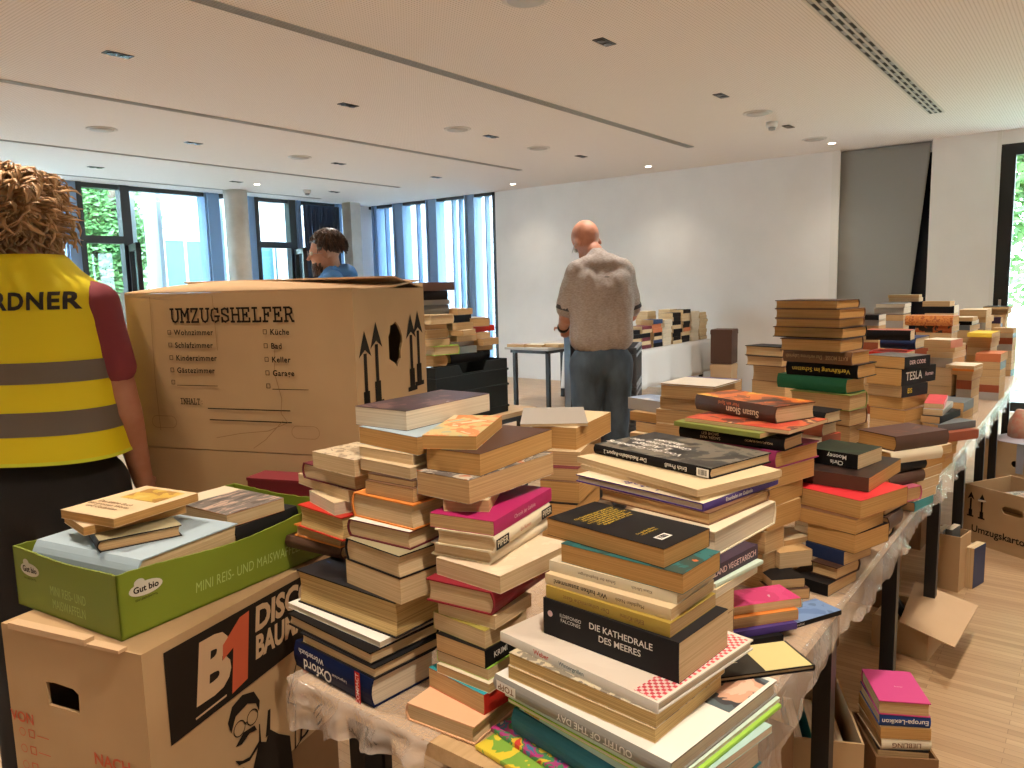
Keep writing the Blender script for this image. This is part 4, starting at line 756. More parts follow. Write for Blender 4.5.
('R3',5.5829,1.1080,1.0251,90.0,0.2000,0.1900,0.0454,3,'p','umber','c','tan-edged book, ninth in the far pile under thin beige books',None),
('R3',5.5829,1.1080,0.9792,90.0,0.2000,0.1900,0.0454,2,'p','navy','t','navy-backed book, tenth in the far pile under thin beige books',None),
('R3',5.5829,1.1080,0.9334,90.0,0.2000,0.1900,0.0454,2,'p','umber','t','dark brown-backed book, eleventh in the far pile under thin beige books',None),
('R3',5.5829,1.1080,0.8875,90.0,0.2000,0.1900,0.0454,3,'p','cream','t','tan-edged book, twelfth in the far pile under thin beige books',None),
('R3',5.5829,1.1080,0.8417,90.0,0.2000,0.1900,0.0454,3,'p','umber','t','tan-edged book, thirteenth in the far pile under thin beige books',None),
('R3',5.5829,1.1080,0.7958,90.0,0.2000,0.1900,0.0454,1,'p','rust','t','rust-red-backed book, fourteenth in the far pile under thin beige books',None),
('R3',5.5829,1.1080,0.7500,90.0,0.2000,0.1900,0.0454,1,'p','greyp','t','grey-backed book, bottom of the far pile under thin beige books',None),
('R4',6.4913,0.9577,1.2674,84.0,0.1841,0.1300,0.0375,3,'p','tan','t','beige-edged book, on top of the far beige-over-black pile',None),
('R4',6.8093,0.9833,1.2048,89.0,0.2083,0.2102,0.0622,1,'p','black','w','black book with faint spine print, second in the far beige-over-black pile',None),
('R4',6.7991,0.9793,1.1543,89.0,0.2000,0.1900,0.0501,3,'p','tan','c','tan-edged book, third in the far beige-over-black pile',None),
('R4',6.7991,0.9793,1.1037,89.0,0.2000,0.1900,0.0501,2,'p','navy','t','navy-backed book, fourth in the far beige-over-black pile',None),
('R4',6.7991,0.9793,1.0532,89.0,0.2000,0.1900,0.0501,2,'p','umber','t','dark brown-backed book, fifth in the far beige-over-black pile',None),
('R4',6.7991,0.9793,1.0027,89.0,0.2000,0.1900,0.0501,3,'p','umber','t','tan-edged book, sixth in the far beige-over-black pile',None),
('R4',6.7991,0.9793,0.9521,89.0,0.2000,0.1900,0.0501,3,'p','tan','t','tan-edged book, seventh in the far beige-over-black pile',None),
('R4',6.7991,0.9793,0.9016,89.0,0.2000,0.1900,0.0501,1,'p','rust','t','rust-red-backed book, eighth in the far beige-over-black pile',None),
('R4',6.7991,0.9793,0.8511,89.0,0.2000,0.1900,0.0501,1,'p','greyp','t','grey-backed book, ninth in the far beige-over-black pile',None),
('R4',6.7991,0.9793,0.8005,89.0,0.2000,0.1900,0.0501,3,'p','umber','c','tan-edged book, tenth in the far beige-over-black pile',None),
('R4',6.7991,0.9793,0.7500,89.0,0.2000,0.1900,0.0501,3,'p','tan','c','tan-edged book, bottom of the far beige-over-black pile',None),
('R5',5.0196,1.1015,1.2414,89.0,0.1300,0.1724,0.0302,1,'p','black','w','black book with white pages, on top of the small far pile by the grey curtain',None),
('R5',5.0500,1.1059,1.2046,86.0,0.1300,0.1410,0.0364,1,'p','greyp','w','grey book, second in the small far pile by the grey curtain',None),
('R5',5.0500,1.1059,1.1541,86.0,0.1300,0.1410,0.0501,3,'p','tan','t','tan-edged book, third in the small far pile by the grey curtain',None),
('R5',5.0500,1.1059,1.1036,86.0,0.1300,0.1410,0.0501,3,'p','brown','t','tan-edged book, fourth in the small far pile by the grey curtain',None),
('R5',5.0500,1.1059,1.0531,86.0,0.1300,0.1410,0.0501,1,'p','rust','t','rust-red-backed book, fifth in the small far pile by the grey curtain',None),
('R5',5.0500,1.1059,1.0026,86.0,0.1300,0.1410,0.0501,1,'p','greyp','t','grey-backed book, sixth in the small far pile by the grey curtain',None),
('R5',5.0500,1.1059,0.9520,86.0,0.1300,0.1410,0.0501,3,'p','tan','c','tan-edged book, seventh in the small far pile by the grey curtain',None),
('R5',5.0500,1.1059,0.9015,86.0,0.1300,0.1410,0.0501,3,'p','brown','c','tan-edged book, eighth in the small far pile by the grey curtain',None),
('R5',5.0500,1.1059,0.8510,86.0,0.1300,0.1410,0.0501,3,'p','cream','c','tan-edged book, ninth in the small far pile by the grey curtain',None),
('R5',5.0500,1.1059,0.8005,86.0,0.1300,0.1410,0.0501,2,'p','navy','t','navy-backed book, tenth in the small far pile by the grey curtain',None),
('R5',5.0500,1.1059,0.7500,86.0,0.1300,0.1410,0.0501,2,'p','umber','t','dark brown-backed book, bottom of the small far pile by the grey curtain',None),
('R6',4.5111,0.6349,1.1266,78.0,0.1300,0.1607,0.0418,2,'p','pinkl','t','cream book with pink label, on top of its pile',None),
('R6',4.7394,0.6478,1.0885,83.0,0.1300,0.2088,0.0377,3,'p','tan','t','tan-edged book, second in the far pile under the pink label',None),
('R6',4.7429,0.6502,1.0561,80.0,0.1300,0.2046,0.0320,3,'p','ivory','c','white book with coloured strip, third in the far pile under the pink label',None),
('R6',4.7358,0.6515,1.0051,80.0,0.1300,0.1900,0.0506,1,'p','greyp','t','grey-backed book, fourth in the far pile under the pink label',None),
('R6',4.7358,0.6515,0.9541,80.0,0.1300,0.1900,0.0506,3,'p','brown','c','tan-edged book, fifth in the far pile under the pink label',None),
('R6',4.7358,0.6515,0.9031,80.0,0.1300,0.1900,0.0506,3,'p','cream','c','tan-edged book, sixth in the far pile under the pink label',None),
('R6',4.7358,0.6515,0.8520,80.0,0.1300,0.1900,0.0506,3,'p','umber','c','tan-edged book, seventh in the far pile under the pink label',None),
('R6',4.7358,0.6515,0.8010,80.0,0.1300,0.1900,0.0506,2,'p','navy','t','navy-backed book, eighth in the far pile under the pink label',None),
('R6',4.7358,0.6515,0.7500,80.0,0.1300,0.1900,0.0506,2,'p','umber','t','dark brown-backed book, bottom of the far pile under the pink label',None),
('R7',5.5217,0.5589,1.1183,86.0,0.1300,0.2571,0.0246,1,'p','yellow','t','yellow book with blue-grey cover, on top of its pile',None),
('R7',5.5740,0.5612,1.0806,80.0,0.1300,0.1588,0.0373,3,'p','tan','t','tan-edged book, second in the far pile under the yellow spine',None),
('R7',5.6557,0.5734,1.0431,85.0,0.1300,0.2373,0.0371,3,'p','brown','t','tan-edged book, lower, third in the far pile under the yellow spine',None),
('R7',5.6322,0.5755,0.9942,85.0,0.1300,0.1900,0.0484,3,'p','tan','c','tan-edged book, fourth in the far pile under the yellow spine',None),
('R7',5.6322,0.5755,0.9454,85.0,0.1300,0.1900,0.0484,2,'p','navy','t','navy-backed book, fifth in the far pile under the yellow spine',None),
('R7',5.6322,0.5755,0.8965,85.0,0.1300,0.1900,0.0484,2,'p','umber','t','dark brown-backed book, sixth in the far pile under the yellow spine',None),
('R7',5.6322,0.5755,0.8477,85.0,0.1300,0.1900,0.0484,3,'p','umber','t','tan-edged book, seventh in the far pile under the yellow spine',None),
('R7',5.6322,0.5755,0.7988,85.0,0.1300,0.1900,0.0484,3,'p','tan','t','tan-edged book, eighth in the far pile under the yellow spine',None),
('R7',5.6322,0.5755,0.7500,85.0,0.1300,0.1900,0.0484,1,'p','rust','t','rust-red-backed book, bottom of the far pile under the yellow spine',None),
('R8',5.8374,0.7066,1.1943,85.0,0.1300,0.1422,0.0265,3,'p','ivory','t','cream paperback, on top of the far pile with black middle books',None),
('R8',5.9297,0.7162,1.1675,88.0,0.1300,0.2700,0.0264,1,'p','black','w','black book, second in the far pile with black middle books',None),
('R8',5.8969,0.7125,1.1344,82.0,0.1300,0.2282,0.0327,1,'p','slate','t','slate grey book, third in the far pile with black middle books',None),
('R8',5.8780,0.7151,1.0864,82.0,0.1300,0.1900,0.0477,3,'p','tan','t','tan-edged book, fourth in the far pile with black middle books',None),
('R8',5.8780,0.7151,1.0383,82.0,0.1300,0.1900,0.0477,3,'p','brown','t','tan-edged book, fifth in the far pile with black middle books',None),
('R8',5.8780,0.7151,0.9903,82.0,0.1300,0.1900,0.0477,1,'p','rust','t','rust-red-backed book, sixth in the far pile with black middle books',None),
('R8',5.8780,0.7151,0.9422,82.0,0.1300,0.1900,0.0477,1,'p','greyp','t','grey-backed book, seventh in the far pile with black middle books',None),
('R8',5.8780,0.7151,0.8942,82.0,0.1300,0.1900,0.0477,3,'p','tan','c','tan-edged book, eighth in the far pile with black middle books',None),
('R8',5.8780,0.7151,0.8461,82.0,0.1300,0.1900,0.0477,3,'p','brown','c','tan-edged book, ninth in the far pile with black middle books',None),
('R8',5.8780,0.7151,0.7981,82.0,0.1300,0.1900,0.0477,3,'p','cream','c','tan-edged book, tenth in the far pile with black middle books',None),
('R8',5.8780,0.7151,0.7500,82.0,0.1300,0.1900,0.0477,2,'p','navy','t','navy-backed book, bottom of the far pile with black middle books',None),
('R9',6.5371,0.7202,1.1934,89.0,0.1692,0.2700,0.0514,3,'p','cream','t','broad tan-edged book, on top of its pile',None),
('R9',6.5914,0.6977,1.1490,84.0,0.1300,0.2475,0.0440,3,'p','tan','t','tan-edged book, second in the far pile under a broad tan block',None),
('R9',6.5628,0.7007,1.0991,84.0,0.1300,0.1900,0.0495,1,'p','greyp','t','grey-backed book, third in the far pile under a broad tan block',None),
('R9',6.5628,0.7007,1.0492,84.0,0.1300,0.1900,0.0495,3,'p','brown','c','tan-edged book, fourth in the far pile under a broad tan block',None),
('R9',6.5628,0.7007,0.9994,84.0,0.1300,0.1900,0.0495,3,'p','cream','c','tan-edged book, fifth in the far pile under a broad tan block',None),
('R9',6.5628,0.7007,0.9495,84.0,0.1300,0.1900,0.0495,3,'p','umber','c','tan-edged book, sixth in the far pile under a broad tan block',None),
('R9',6.5628,0.7007,0.8996,84.0,0.1300,0.1900,0.0495,2,'p','navy','t','navy-backed book, seventh in the far pile under a broad tan block',None),
('R9',6.5628,0.7007,0.8497,84.0,0.1300,0.1900,0.0495,2,'p','umber','t','dark brown-backed book, eighth in the far pile under a broad tan block',None),
('R9',6.5628,0.7007,0.7999,84.0,0.1300,0.1900,0.0495,3,'p','cream','t','tan-edged book, ninth in the far pile under a broad tan block',None),
('R9',6.5628,0.7007,0.7500,84.0,0.1300,0.1900,0.0495,3,'p','umber','t','tan-edged book, bottom of the far pile under a broad tan block',None),
('R10',7.0849,0.6310,1.2261,89.0,0.1706,0.2700,0.0194,3,'p','black','t','dark-topped book, on top of the farthest tall pile by the door',None),
('R10',7.0726,0.6261,1.1868,86.0,0.1528,0.1751,0.0390,3,'p','tan','t','tan-edged book, second in the farthest tall pile by the door',None),
('R10',7.0793,0.6290,1.1558,90.0,0.1300,0.2700,0.0306,3,'p','brown','t','brown-edged book, third in the farthest tall pile by the door',None),
('R10',7.0393,0.6290,1.1051,90.0,0.1300,0.1900,0.0503,3,'p','tan','c','tan-edged book, fourth in the farthest tall pile by the door',None),
('R10',7.0393,0.6290,1.0544,90.0,0.1300,0.1900,0.0503,3,'p','brown','c','tan-edged book, fifth in the farthest tall pile by the door',None),
('R10',7.0393,0.6290,1.0036,90.0,0.1300,0.1900,0.0503,2,'p','navy','t','navy-backed book, sixth in the farthest tall pile by the door',None),
('R10',7.0393,0.6290,0.9529,90.0,0.1300,0.1900,0.0503,2,'p','umber','t','dark brown-backed book, seventh in the farthest tall pile by the door',None),
('R10',7.0393,0.6290,0.9022,90.0,0.1300,0.1900,0.0503,3,'p','tan','t','tan-edged book, eighth in the farthest tall pile by the door',None),
('R10',7.0393,0.6290,0.8515,90.0,0.1300,0.1900,0.0503,3,'p','brown','t','tan-edged book, ninth in the farthest tall pile by the door',None),
('R10',7.0393,0.6290,0.8007,90.0,0.1300,0.1900,0.0503,1,'p','rust','t','rust-red-backed book, tenth in the farthest tall pile by the door',None),
('R10',7.0393,0.6290,0.7500,90.0,0.1300,0.1900,0.0503,1,'p','greyp','t','grey-backed book, bottom of the farthest tall pile by the door',None),
('R11',6.9002,0.6478,1.1214,82.0,0.1300,0.0650,0.0469,1,'p','violet','t','small dark purple book, on top of its pile',None),
('R11',6.9002,0.6478,1.0750,82.0,0.1300,0.0650,0.0460,2,'p','umber','t','dark brown-backed book, second in the far pile under the purple book',None),
('R11',6.9002,0.6478,1.0285,82.0,0.1300,0.0650,0.0460,3,'p','brown','t','tan-edged book, third in the far pile under the purple book',None),
('R11',6.9002,0.6478,0.9821,82.0,0.1300,0.0650,0.0460,3,'p','cream','t','tan-edged book, fourth in the far pile under the purple book',None),
('R11',6.9002,0.6478,0.9357,82.0,0.1300,0.0650,0.0460,1,'p','rust','t','rust-red-backed book, fifth in the far pile under the purple book',None),
('R11',6.9002,0.6478,0.8893,82.0,0.1300,0.0650,0.0460,1,'p','greyp','t','grey-backed book, sixth in the far pile under the purple book',None),
('R11',6.9002,0.6478,0.8428,82.0,0.1300,0.0650,0.0460,3,'p','brown','c','tan-edged book, seventh in the far pile under the purple book',None),
('R11',6.9002,0.6478,0.7964,82.0,0.1300,0.0650,0.0460,3,'p','cream','c','tan-edged book, eighth in the far pile under the purple book',None),
('R11',6.9002,0.6478,0.7500,82.0,0.1300,0.0650,0.0460,3,'p','umber','c','tan-edged book, bottom of the far pile under the purple book',None),
('R12',6.6085,0.5389,1.0693,87.0,0.1300,0.1531,0.0370,3,'p','tan','t','tan-edged book, on top of the last pile at the table end',None),
('R12',6.6697,0.5435,1.0321,84.0,0.1300,0.1370,0.0368,2,'p','slate','w','black and white book, second in the last pile at the table end',None),
('R12',6.6697,0.5435,0.9851,84.0,0.1300,0.1370,0.0466,1,'p','rust','t','rust-red-backed book, third in the last pile at the table end',None),
('R12',6.6697,0.5435,0.9381,84.0,0.1300,0.1370,0.0466,1,'p','greyp','t','grey-backed book, fourth in the last pile at the table end',None),
('R12',6.6697,0.5435,0.8911,84.0,0.1300,0.1370,0.0466,3,'p','cream','c','tan-edged book, fifth in the last pile at the table end',None),
('R12',6.6697,0.5435,0.8440,84.0,0.1300,0.1370,0.0466,3,'p','umber','c','tan-edged book, sixth in the last pile at the table end',None),
('R12',6.6697,0.5435,0.7970,84.0,0.1300,0.1370,0.0466,3,'p','tan','c','tan-edged book, seventh in the last pile at the table end',None),
('R12',6.6697,0.5435,0.7500,84.0,0.1300,0.1370,0.0466,2,'p','navy','t','navy-backed book, bottom of the last pile at the table end',None),
('R14',5.4126,0.4998,0.9795,86.0,0.1300,0.2298,0.0487,1,'p','terra','t','orange-pink book, on top of the low far pile by the table edge',None),
('R14',5.3928,0.5012,0.9336,86.0,0.1300,0.1900,0.0455,2,'p','umber','t','dark brown-backed book, second in the low far pile by the table edge',None),
('R14',5.3928,0.5012,0.8877,86.0,0.1300,0.1900,0.0455,3,'p','brown','t','tan-edged book, third in the low far pile by the table edge',None),
('R14',5.3928,0.5012,0.8418,86.0,0.1300,0.1900,0.0455,3,'p','cream','t','tan-edged book, fourth in the low far pile by the table edge',None),
('R14',5.3928,0.5012,0.7959,86.0,0.1300,0.1900,0.0455,1,'p','rust','t','rust-red-backed book, fifth in the low far pile by the table edge',None),
('R14',5.3928,0.5012,0.7500,86.0,0.1300,0.1900,0.0455,1,'p','greyp','t','grey-backed book, bottom of the low far pile by the table edge',None),
('R15',4.5751,0.5419,1.0192,83.0,0.1300,0.1735,0.0155,3,'p','ivory','t','thin cream book, on top of the low pile of thin books',None),
('R15',4.6753,0.5367,0.9980,86.0,0.0975,0.2286,0.0208,1,'p','orange','c','thin orange book, second in the low pile of thin books',None),
('R15',4.6860,0.5412,0.9716,80.0,0.1040,0.1616,0.0260,3,'p','tan','t','tan-edged book, third in the low pile of thin books',None),
('R15',4.7583,0.5374,0.9400,85.0,0.0715,0.2348,0.0311,3,'p','rust','t','brown book, fourth in the low pile of thin books',None),
('R15',4.7360,0.5393,0.8925,85.0,0.0715,0.1900,0.0471,1,'p','rust','t','rust-red-backed book, fifth in the low pile of thin books',None),
('R15',4.7360,0.5393,0.8450,85.0,0.0715,0.1900,0.0471,1,'p','greyp','t','grey-backed book, sixth in the low pile of thin books',None),
('R15',4.7360,0.5393,0.7975,85.0,0.0715,0.1900,0.0471,3,'p','cream','c','tan-edged book, seventh in the low pile of thin books',None),
('R15',4.7360,0.5393,0.7500,85.0,0.0715,0.1900,0.0471,3,'p','umber','c','tan-edged book, bottom of the low pile of thin books',None),
('R16',4.1049,0.5231,0.8685,84.0,0.1300,0.1824,0.0427,2,'p','slate','t','grey-spined paperback, on top of the grey-spined pair by the plastic sheet',None),
('R16',4.1329,0.5271,0.8254,79.0,0.1300,0.1327,0.0427,3,'p','brown','t','tan-edged paperback, second in the grey-spined pair by the plastic sheet',None),
('R16',4.1329,0.5271,0.7877,79.0,0.1300,0.1327,0.0373,3,'p','tan','c','tan-edged book, third in the grey-spined pair by the plastic sheet',None),
('R16',4.1329,0.5271,0.7500,79.0,0.1300,0.1327,0.0373,3,'p','brown','c','tan-edged book, bottom of the grey-spined pair by the plastic sheet',None),
]
def gingham():
    if 'gingham' in MATS: return MATS['gingham']
    m,nt,b=newmat('gingham'); L=nt.links; tc=N(nt,'ShaderNodeTexCoord'); ck=N(nt,'ShaderNodeTexChecker',Scale=160.0); ck.inputs[1].default_value=(.62,.05,.08,1); ck.inputs[2].default_value=(.78,.66,.62,1)
    L.new(tc.outputs['Object'],ck.inputs[0]); L.new(ck.outputs[0],b.inputs['Base Color']); b.inputs['Roughness'].default_value=.35; MATS['gingham']=m; return m
PICS={'white cookbook':[(.86,.02,.985,.97,gingham),(.68,.30,.76,.42,lambda:plain('plate_dark',(.03,.03,.035),.35)),(.03,.42,.20,.95,lambda:artmat('portrait',[(.55,.30,.22),(.66,.42,.32),(.30,.28,.30),(.6,.12,.12)],16))],
 'large grey picture book':[(.55,.55,.98,.96,lambda:artmat('tattoo',[(.72,.50,.38),(.62,.36,.25),(.05,.05,.06),(.10,.14,.16),(.58,.33,.22)],18))],
 'by':[(.02,.50,.98,.97,lambda:plain('pale_yellow_print',(.66,.56,.26),.4))],
 'paperback':[], 'white-covered book':[(.02,.90,.98,.99,lambda:plain('cover_navyblue',(.06,.08,.28),.4))]}
for (st,x,y,z,a,L,W,T,side,kind,cover,page,label,tx) in BOOKS:
    far=st[0]=='R'
    t=book(x,y,z,a,L,W,T,side,kind,cover,page,label,tx,'books piled on the long table',small=far)
    if t is None: continue
    pic=PICS.get(label.split(',')[0].split(' with ')[0] if not label.startswith('thin book with black') else 'by')
    for q in pic or (): addpic(t,L,W,T,*q[:4],q[4]())
# ---------------------------------------------------------------- tables
TOPM=mottled('birch_table_top',(.50,.33,.17),(.58,.40,.22),6,rough=.45,stretch=(1,12,12))
def table(x0,x1,y0,y1,z,label,legs=None,m=TOPM,group=None,edge=BLK):
    cx,cy=(x0+x1)/2,(y0+y1)/2
    t=thing('folding_table',label,'table',(cx,cy,0),0,group)
    o=MB().box((x0-cx,y0-cy,z-.028),(x1-cx,y1-cy,z-.0005)).build('tabletop',m,t)
    fr=MB(); i=.05
    fr.box((x0-cx+i,y0-cy+i,z-.07),(x1-cx-i,y0-cy+i+.03,z-.028)); fr.box((x0-cx+i,y1-cy-i-.03,z-.07),(x1-cx-i,y1-cy-i,z-.028))
    fr.box((x0-cx+i,y0-cy+i,z-.07),(x0-cx+i+.03,y1-cy-i,z-.028)); fr.box((x1-cx-i-.03,y0-cy+i,z-.07),(x1-cx-i,y1-cy-i,z-.028)); fr.build('underframe',edge,t)
    for lx in (legs or (x0+.08,x1-.08)):
        for ly in (y0+.06,y1-.10):
            lg=MB().box((lx-cx-.022,ly-cy-.022,.01),(lx-cx+.022,ly-cy+.022,z-.07)).build('leg',edge,t)
            MB().box((lx-cx-.026,ly-cy-.026,0),(lx-cx+.026,ly-cy+.026,.012)).build('foot_cap',plain('rubber',(.02,.02,.02),.8),lg)
    return t
TX0,TY0,TY1=.84,.44,1.20
table(.84,2.32,TY0,TY1,.7485,'black-legged folding table under the nearest book piles',(.92,1.92))
table(2.325,3.90,TY0,TY1,.7485,'second black-legged table of the long book row',(2.70,3.53))
table(3.905,5.40,TY0,TY1,.7485,'third black-legged table of the long book row',(4.27,5.08))
table(5.405,6.68,TY0,TY1,.7485,'farthest black-legged table of the long book row, before the glass door',(5.80,6.59))
# plastic sheet over the long row
def sheetmat():
    m,nt,b=newmat('thin_plastic_film'); L=nt.links
    b.inputs['Base Color'].default_value=(.72,.60,.52,1); b.inputs['Roughness'].default_value=.16; b.inputs['Alpha'].default_value=.40; b.inputs['Specular IOR Level'].default_value=1.0
    tc=N(nt,'ShaderNodeTexCoord'); no=N(nt,'ShaderNodeTexNoise',Scale=16.0,Detail=3.0,Distortion=3.0); bp=N(nt,'ShaderNodeBump',Strength=.6,Distance=.010)
    L.new(tc.outputs['Object'],no.inputs['Vector']); L.new(no.outputs[0],bp.inputs['Height']); L.new(bp.outputs[0],b.inputs['Normal']); return m
FILM=sheetmat()
mb=MB(); rows=[]; NX=700
for i in range(NX+1):
    t=i/NX; x=.985+(6.72-.985)*t
    row=[(x,TY1-.02,.7497),(x,.8,.7497),(x,TY0+.03,.7497),(x,TY0+.005,.7505),(x,TY0-.008,.747)]
    hang=.05+.05*noise.noise(Vector((x*1.7,0,0)))+.022*noise.noise(Vector((x*5,3,0)))+.01*noise.noise(Vector((x*22,3,0)))
    if x<1.65: hang+=.09*max(0,1-abs(x-1.2)/.45)
    hang=max(.03,hang)
    for k in range(1,9):
        s=k/8; zz=.747-hang*s
        fold=abs(noise.noise(Vector((x*6,s*.8,2))))+.5*abs(noise.noise(Vector((x*15+s*2,s*1.2,4))))
        yy=TY0-.008-.035*s*fold-.010*s*(1+noise.noise(Vector((x*3,s*2,1))))
        row.append((x+.015*s*noise.noise(Vector((x*5,s*3,9))),yy,zz))
    rows.append(row)
mb.loft(rows,closed=False,caps=False); o=mb.build('plastic_sheet',FILM); baked(o)
for p_ in o.data.polygons: p_.use_smooth=True
tag(o,'crumpled clear plastic sheet hanging over the edge of the long table row','plastic sheet')
# torn end of film at the near left corner, hanging over the short edge
mb=MB(); rows=[]
for i in range(81):
    t=i/80; y=.84+.38*t
    hang=.035+.05*t+.02*noise.noise(Vector((y*14,0,2)))+.012*noise.noise(Vector((y*40,0,2)))
    row=[(.98,y,.7496),(.84,y,.7496),(.832,y,.748)]
    for k in range(1,7):
        s=k/6; row.append((.830-.012*s*(1+math.sin(y*60+2*noise.noise(Vector((y*8,0,0)))))-.01*noise.noise(Vector((y*25,s*3,0))),y+.004*noise.noise(Vector((y*20,s*4,5))),.747-hang*s))
    rows.append(row)
mb.loft(rows,closed=False,caps=False); o=mb.build('plastic_sheet',FILM)
for p_ in o.data.polygons: p_.use_smooth=True
tag(o,'torn piece of plastic sheet under the big dictionary at the table corner','plastic sheet')
# ---------------------------------------------------------------- cartons
CARD=mottled('cardboard',(.44,.29,.155),(.50,.335,.185),3,rough=.85,spec=.15,bump=.15,dist=.001,stretch=(1,1,1))
CARDL=mottled('cardboard_light',(.56,.38,.23),(.60,.42,.26),3,rough=.85,spec=.15)
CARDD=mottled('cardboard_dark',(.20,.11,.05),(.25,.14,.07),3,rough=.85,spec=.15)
INKB=plain('print_black',(.02,.014,.010),.8,spec=.1); INKR=plain('print_red',(.55,.10,.04),.7)
def stadium(w,h,n=8):
    r=h/2; pts=[]
    for i in range(n+1): a=-PI/2+PI*i/n; pts.append((w/2-r+r*math.cos(a),r*math.sin(a)))
    for i in range(n+1): a=PI/2+PI*i/n; pts.append((-w/2+r+r*math.cos(a),r*math.sin(a)))
    return pts
def panel(mb,M,w,h,th,holes):
    """a wall w x h, th thick, with real openings"""
    if not holes: mb.box((0,0,-th),(w,h,0),0,M); return
    cx,cy,pts=holes[0]; R=max(max(abs(p[0]),abs(p[1])) for p in pts); x0,x1,y0,y1=cx-R*1.25,cx+R*1.25,max(.002,cy-R*1.25),min(h-.002,cy+R*1.25)
    mb.box((0,0,-th),(x0,h,0),0,M); mb.box((x1,0,-th),(w,h,0),0,M); mb.box((x0,0,-th),(x1,y0,0),0,M); mb.box((x0,y1,-th),(x1,h,0),0,M)
    ang=lambda x,y:math.atan2(y,x)
    A=sorted([(ang(*p),p) for p in pts]); out=[]
    def rad(t):  # hole outline at angle t
        n=len(A)
        for i in range(n):
            a0,p0=A[i]; a1,p1=A[(i+1)%n]; b1=a1 if i<n-1 else a1+2*PI; tt=t if t>=A[0][0] else t+2*PI
            if a0<=tt<=b1:
                f=(tt-a0)/max(1e-9,b1-a0); return (p0[0]+(p1[0]-p0[0])*f,p0[1]+(p1[1]-p0[1])*f)
        return A[0][1]
    cor=[ang(x-cx,y-cy) for x in(x0,x1) for y in(y0,y1)]
    T=sorted(set([a for a,_ in A]+cor))
    ins=[];outs=[]
    for t in T:
        p=rad(t); c,s_=math.cos(t),math.sin(t); k=min((( x1-cx if c>0 else x0-cx)/c) if abs(c)>1e-9 else 9e9,((y1-cy if s_>0 else y0-cy)/s_) if abs(s_)>1e-9 else 9e9)
        ins.append((cx+p[0],cy+p[1])); outs.append((cx+c*k,cy+s_*k))
    n=len(T); vs=[]
    for z in(0,-th):
        vs+=[M@Vector((*p,z)) for p in ins]+[M@Vector((*p,z)) for p in outs]
    fs=[]
    for i in range(n):
        j=(i+1)%n; fs+=[(i,n+i,n+j,j),(2*n+i,2*n+j,3*n+j,3*n+i),(i,j,2*n+j,2*n+i)]
    mb.add(vs,fs)
def carton(label,P,ang,L,W,H,m=CARD,open_=True,holes=(),name='cardboard_box',wall=.006,flaps=(),floor_z=.006):
    """P near corner on the ground, L along ang (to the left), W to the right of it away; returns empty at P. Local: X=+L, Y=-W"""
    t=thing(name,label,'box',P,math.radians(ang))
    b=MB(); b.box((0,-W,0),(L,0,floor_z)); h1=[q for q in holes if q[0]==1]; h2=[q for q in holes if q[0]==2]
    panel(b,frame((L,0,floor_z),(-1,0,0),(0,0,1)),L,H-floor_z,wall,[(L-q[1],q[2]-floor_z,q[5] if len(q)>5 else stadium(q[3],q[4])) for q in h1])
    b.box((0,-W,floor_z),(L,-W+wall,H)); b.box((L-wall,-W+wall,floor_z),(L,-wall,H))
    panel(b,frame((0,-wall,floor_z),(0,-1,0),(0,0,1)),W-2*wall,H-floor_z,wall,[(q[1]-wall,q[2]-floor_z,q[5] if len(q)>5 else stadium(q[3],q[4])) for q in h2])
    if not open_: b.box((wall,-W+wall,H-wall),(L-wall,-wall,H))
    o=b.build('body',m,t)
    for (side,ln,deg) in flaps:
        f=MB(); A=math.radians(deg)
        if side==1: M=frame((0,0,H),(1,0,0),(0,math.cos(A),math.sin(A))); f.box((0,0,0),(L,ln,.004),0,M)
        elif side==2: M=frame((0,0,H),(0,-1,0),(-math.cos(A),0,math.sin(A))); f.box((0,0,0),(W,ln,.004),0,M)
        elif side==3: M=frame((L,-W,H),(-1,0,0),(0,-math.cos(A),math.sin(A))); f.box((0,0,0),(L,ln,.004),0,M)
        else: M=frame((L,0,H),(0,-1,0),(math.cos(A),0,math.sin(A))); f.box((0,0,0),(W,ln,.004),0,M)
        f.build('flap',CARDL,t)
    return t
def face1(x,z,L,off=.0012): return frame((L-x,off,z),(-1,0,0),(0,0,1))      # x from the left end
def face2(x,z,off=.0012): return frame((-off,-x,z),(0,-1,0),(0,0,1))
def arrow(mb,M,x,y,s,mi=0):
    T=lambda pts:[(x+p[0]*s,y+p[1]*s) for p in pts]
    mb.prism(T([(-.035,.10),(.035,.10),(.035,.70),(-.035,.70)]),.0004,mi,M); mb.prism(T([(-.14,.66),(0,.95),(.14,.66),(0,.74)]),.0004,mi,M)
    mb.prism(T([(-.07,.05),(.07,.05),(.07,.28),(-.07,.28)]),.0004,mi,M); mb.prism(T([(-.13,0),(.13,0),(.13,.055),(-.13,.055)]),.0004,mi,M)
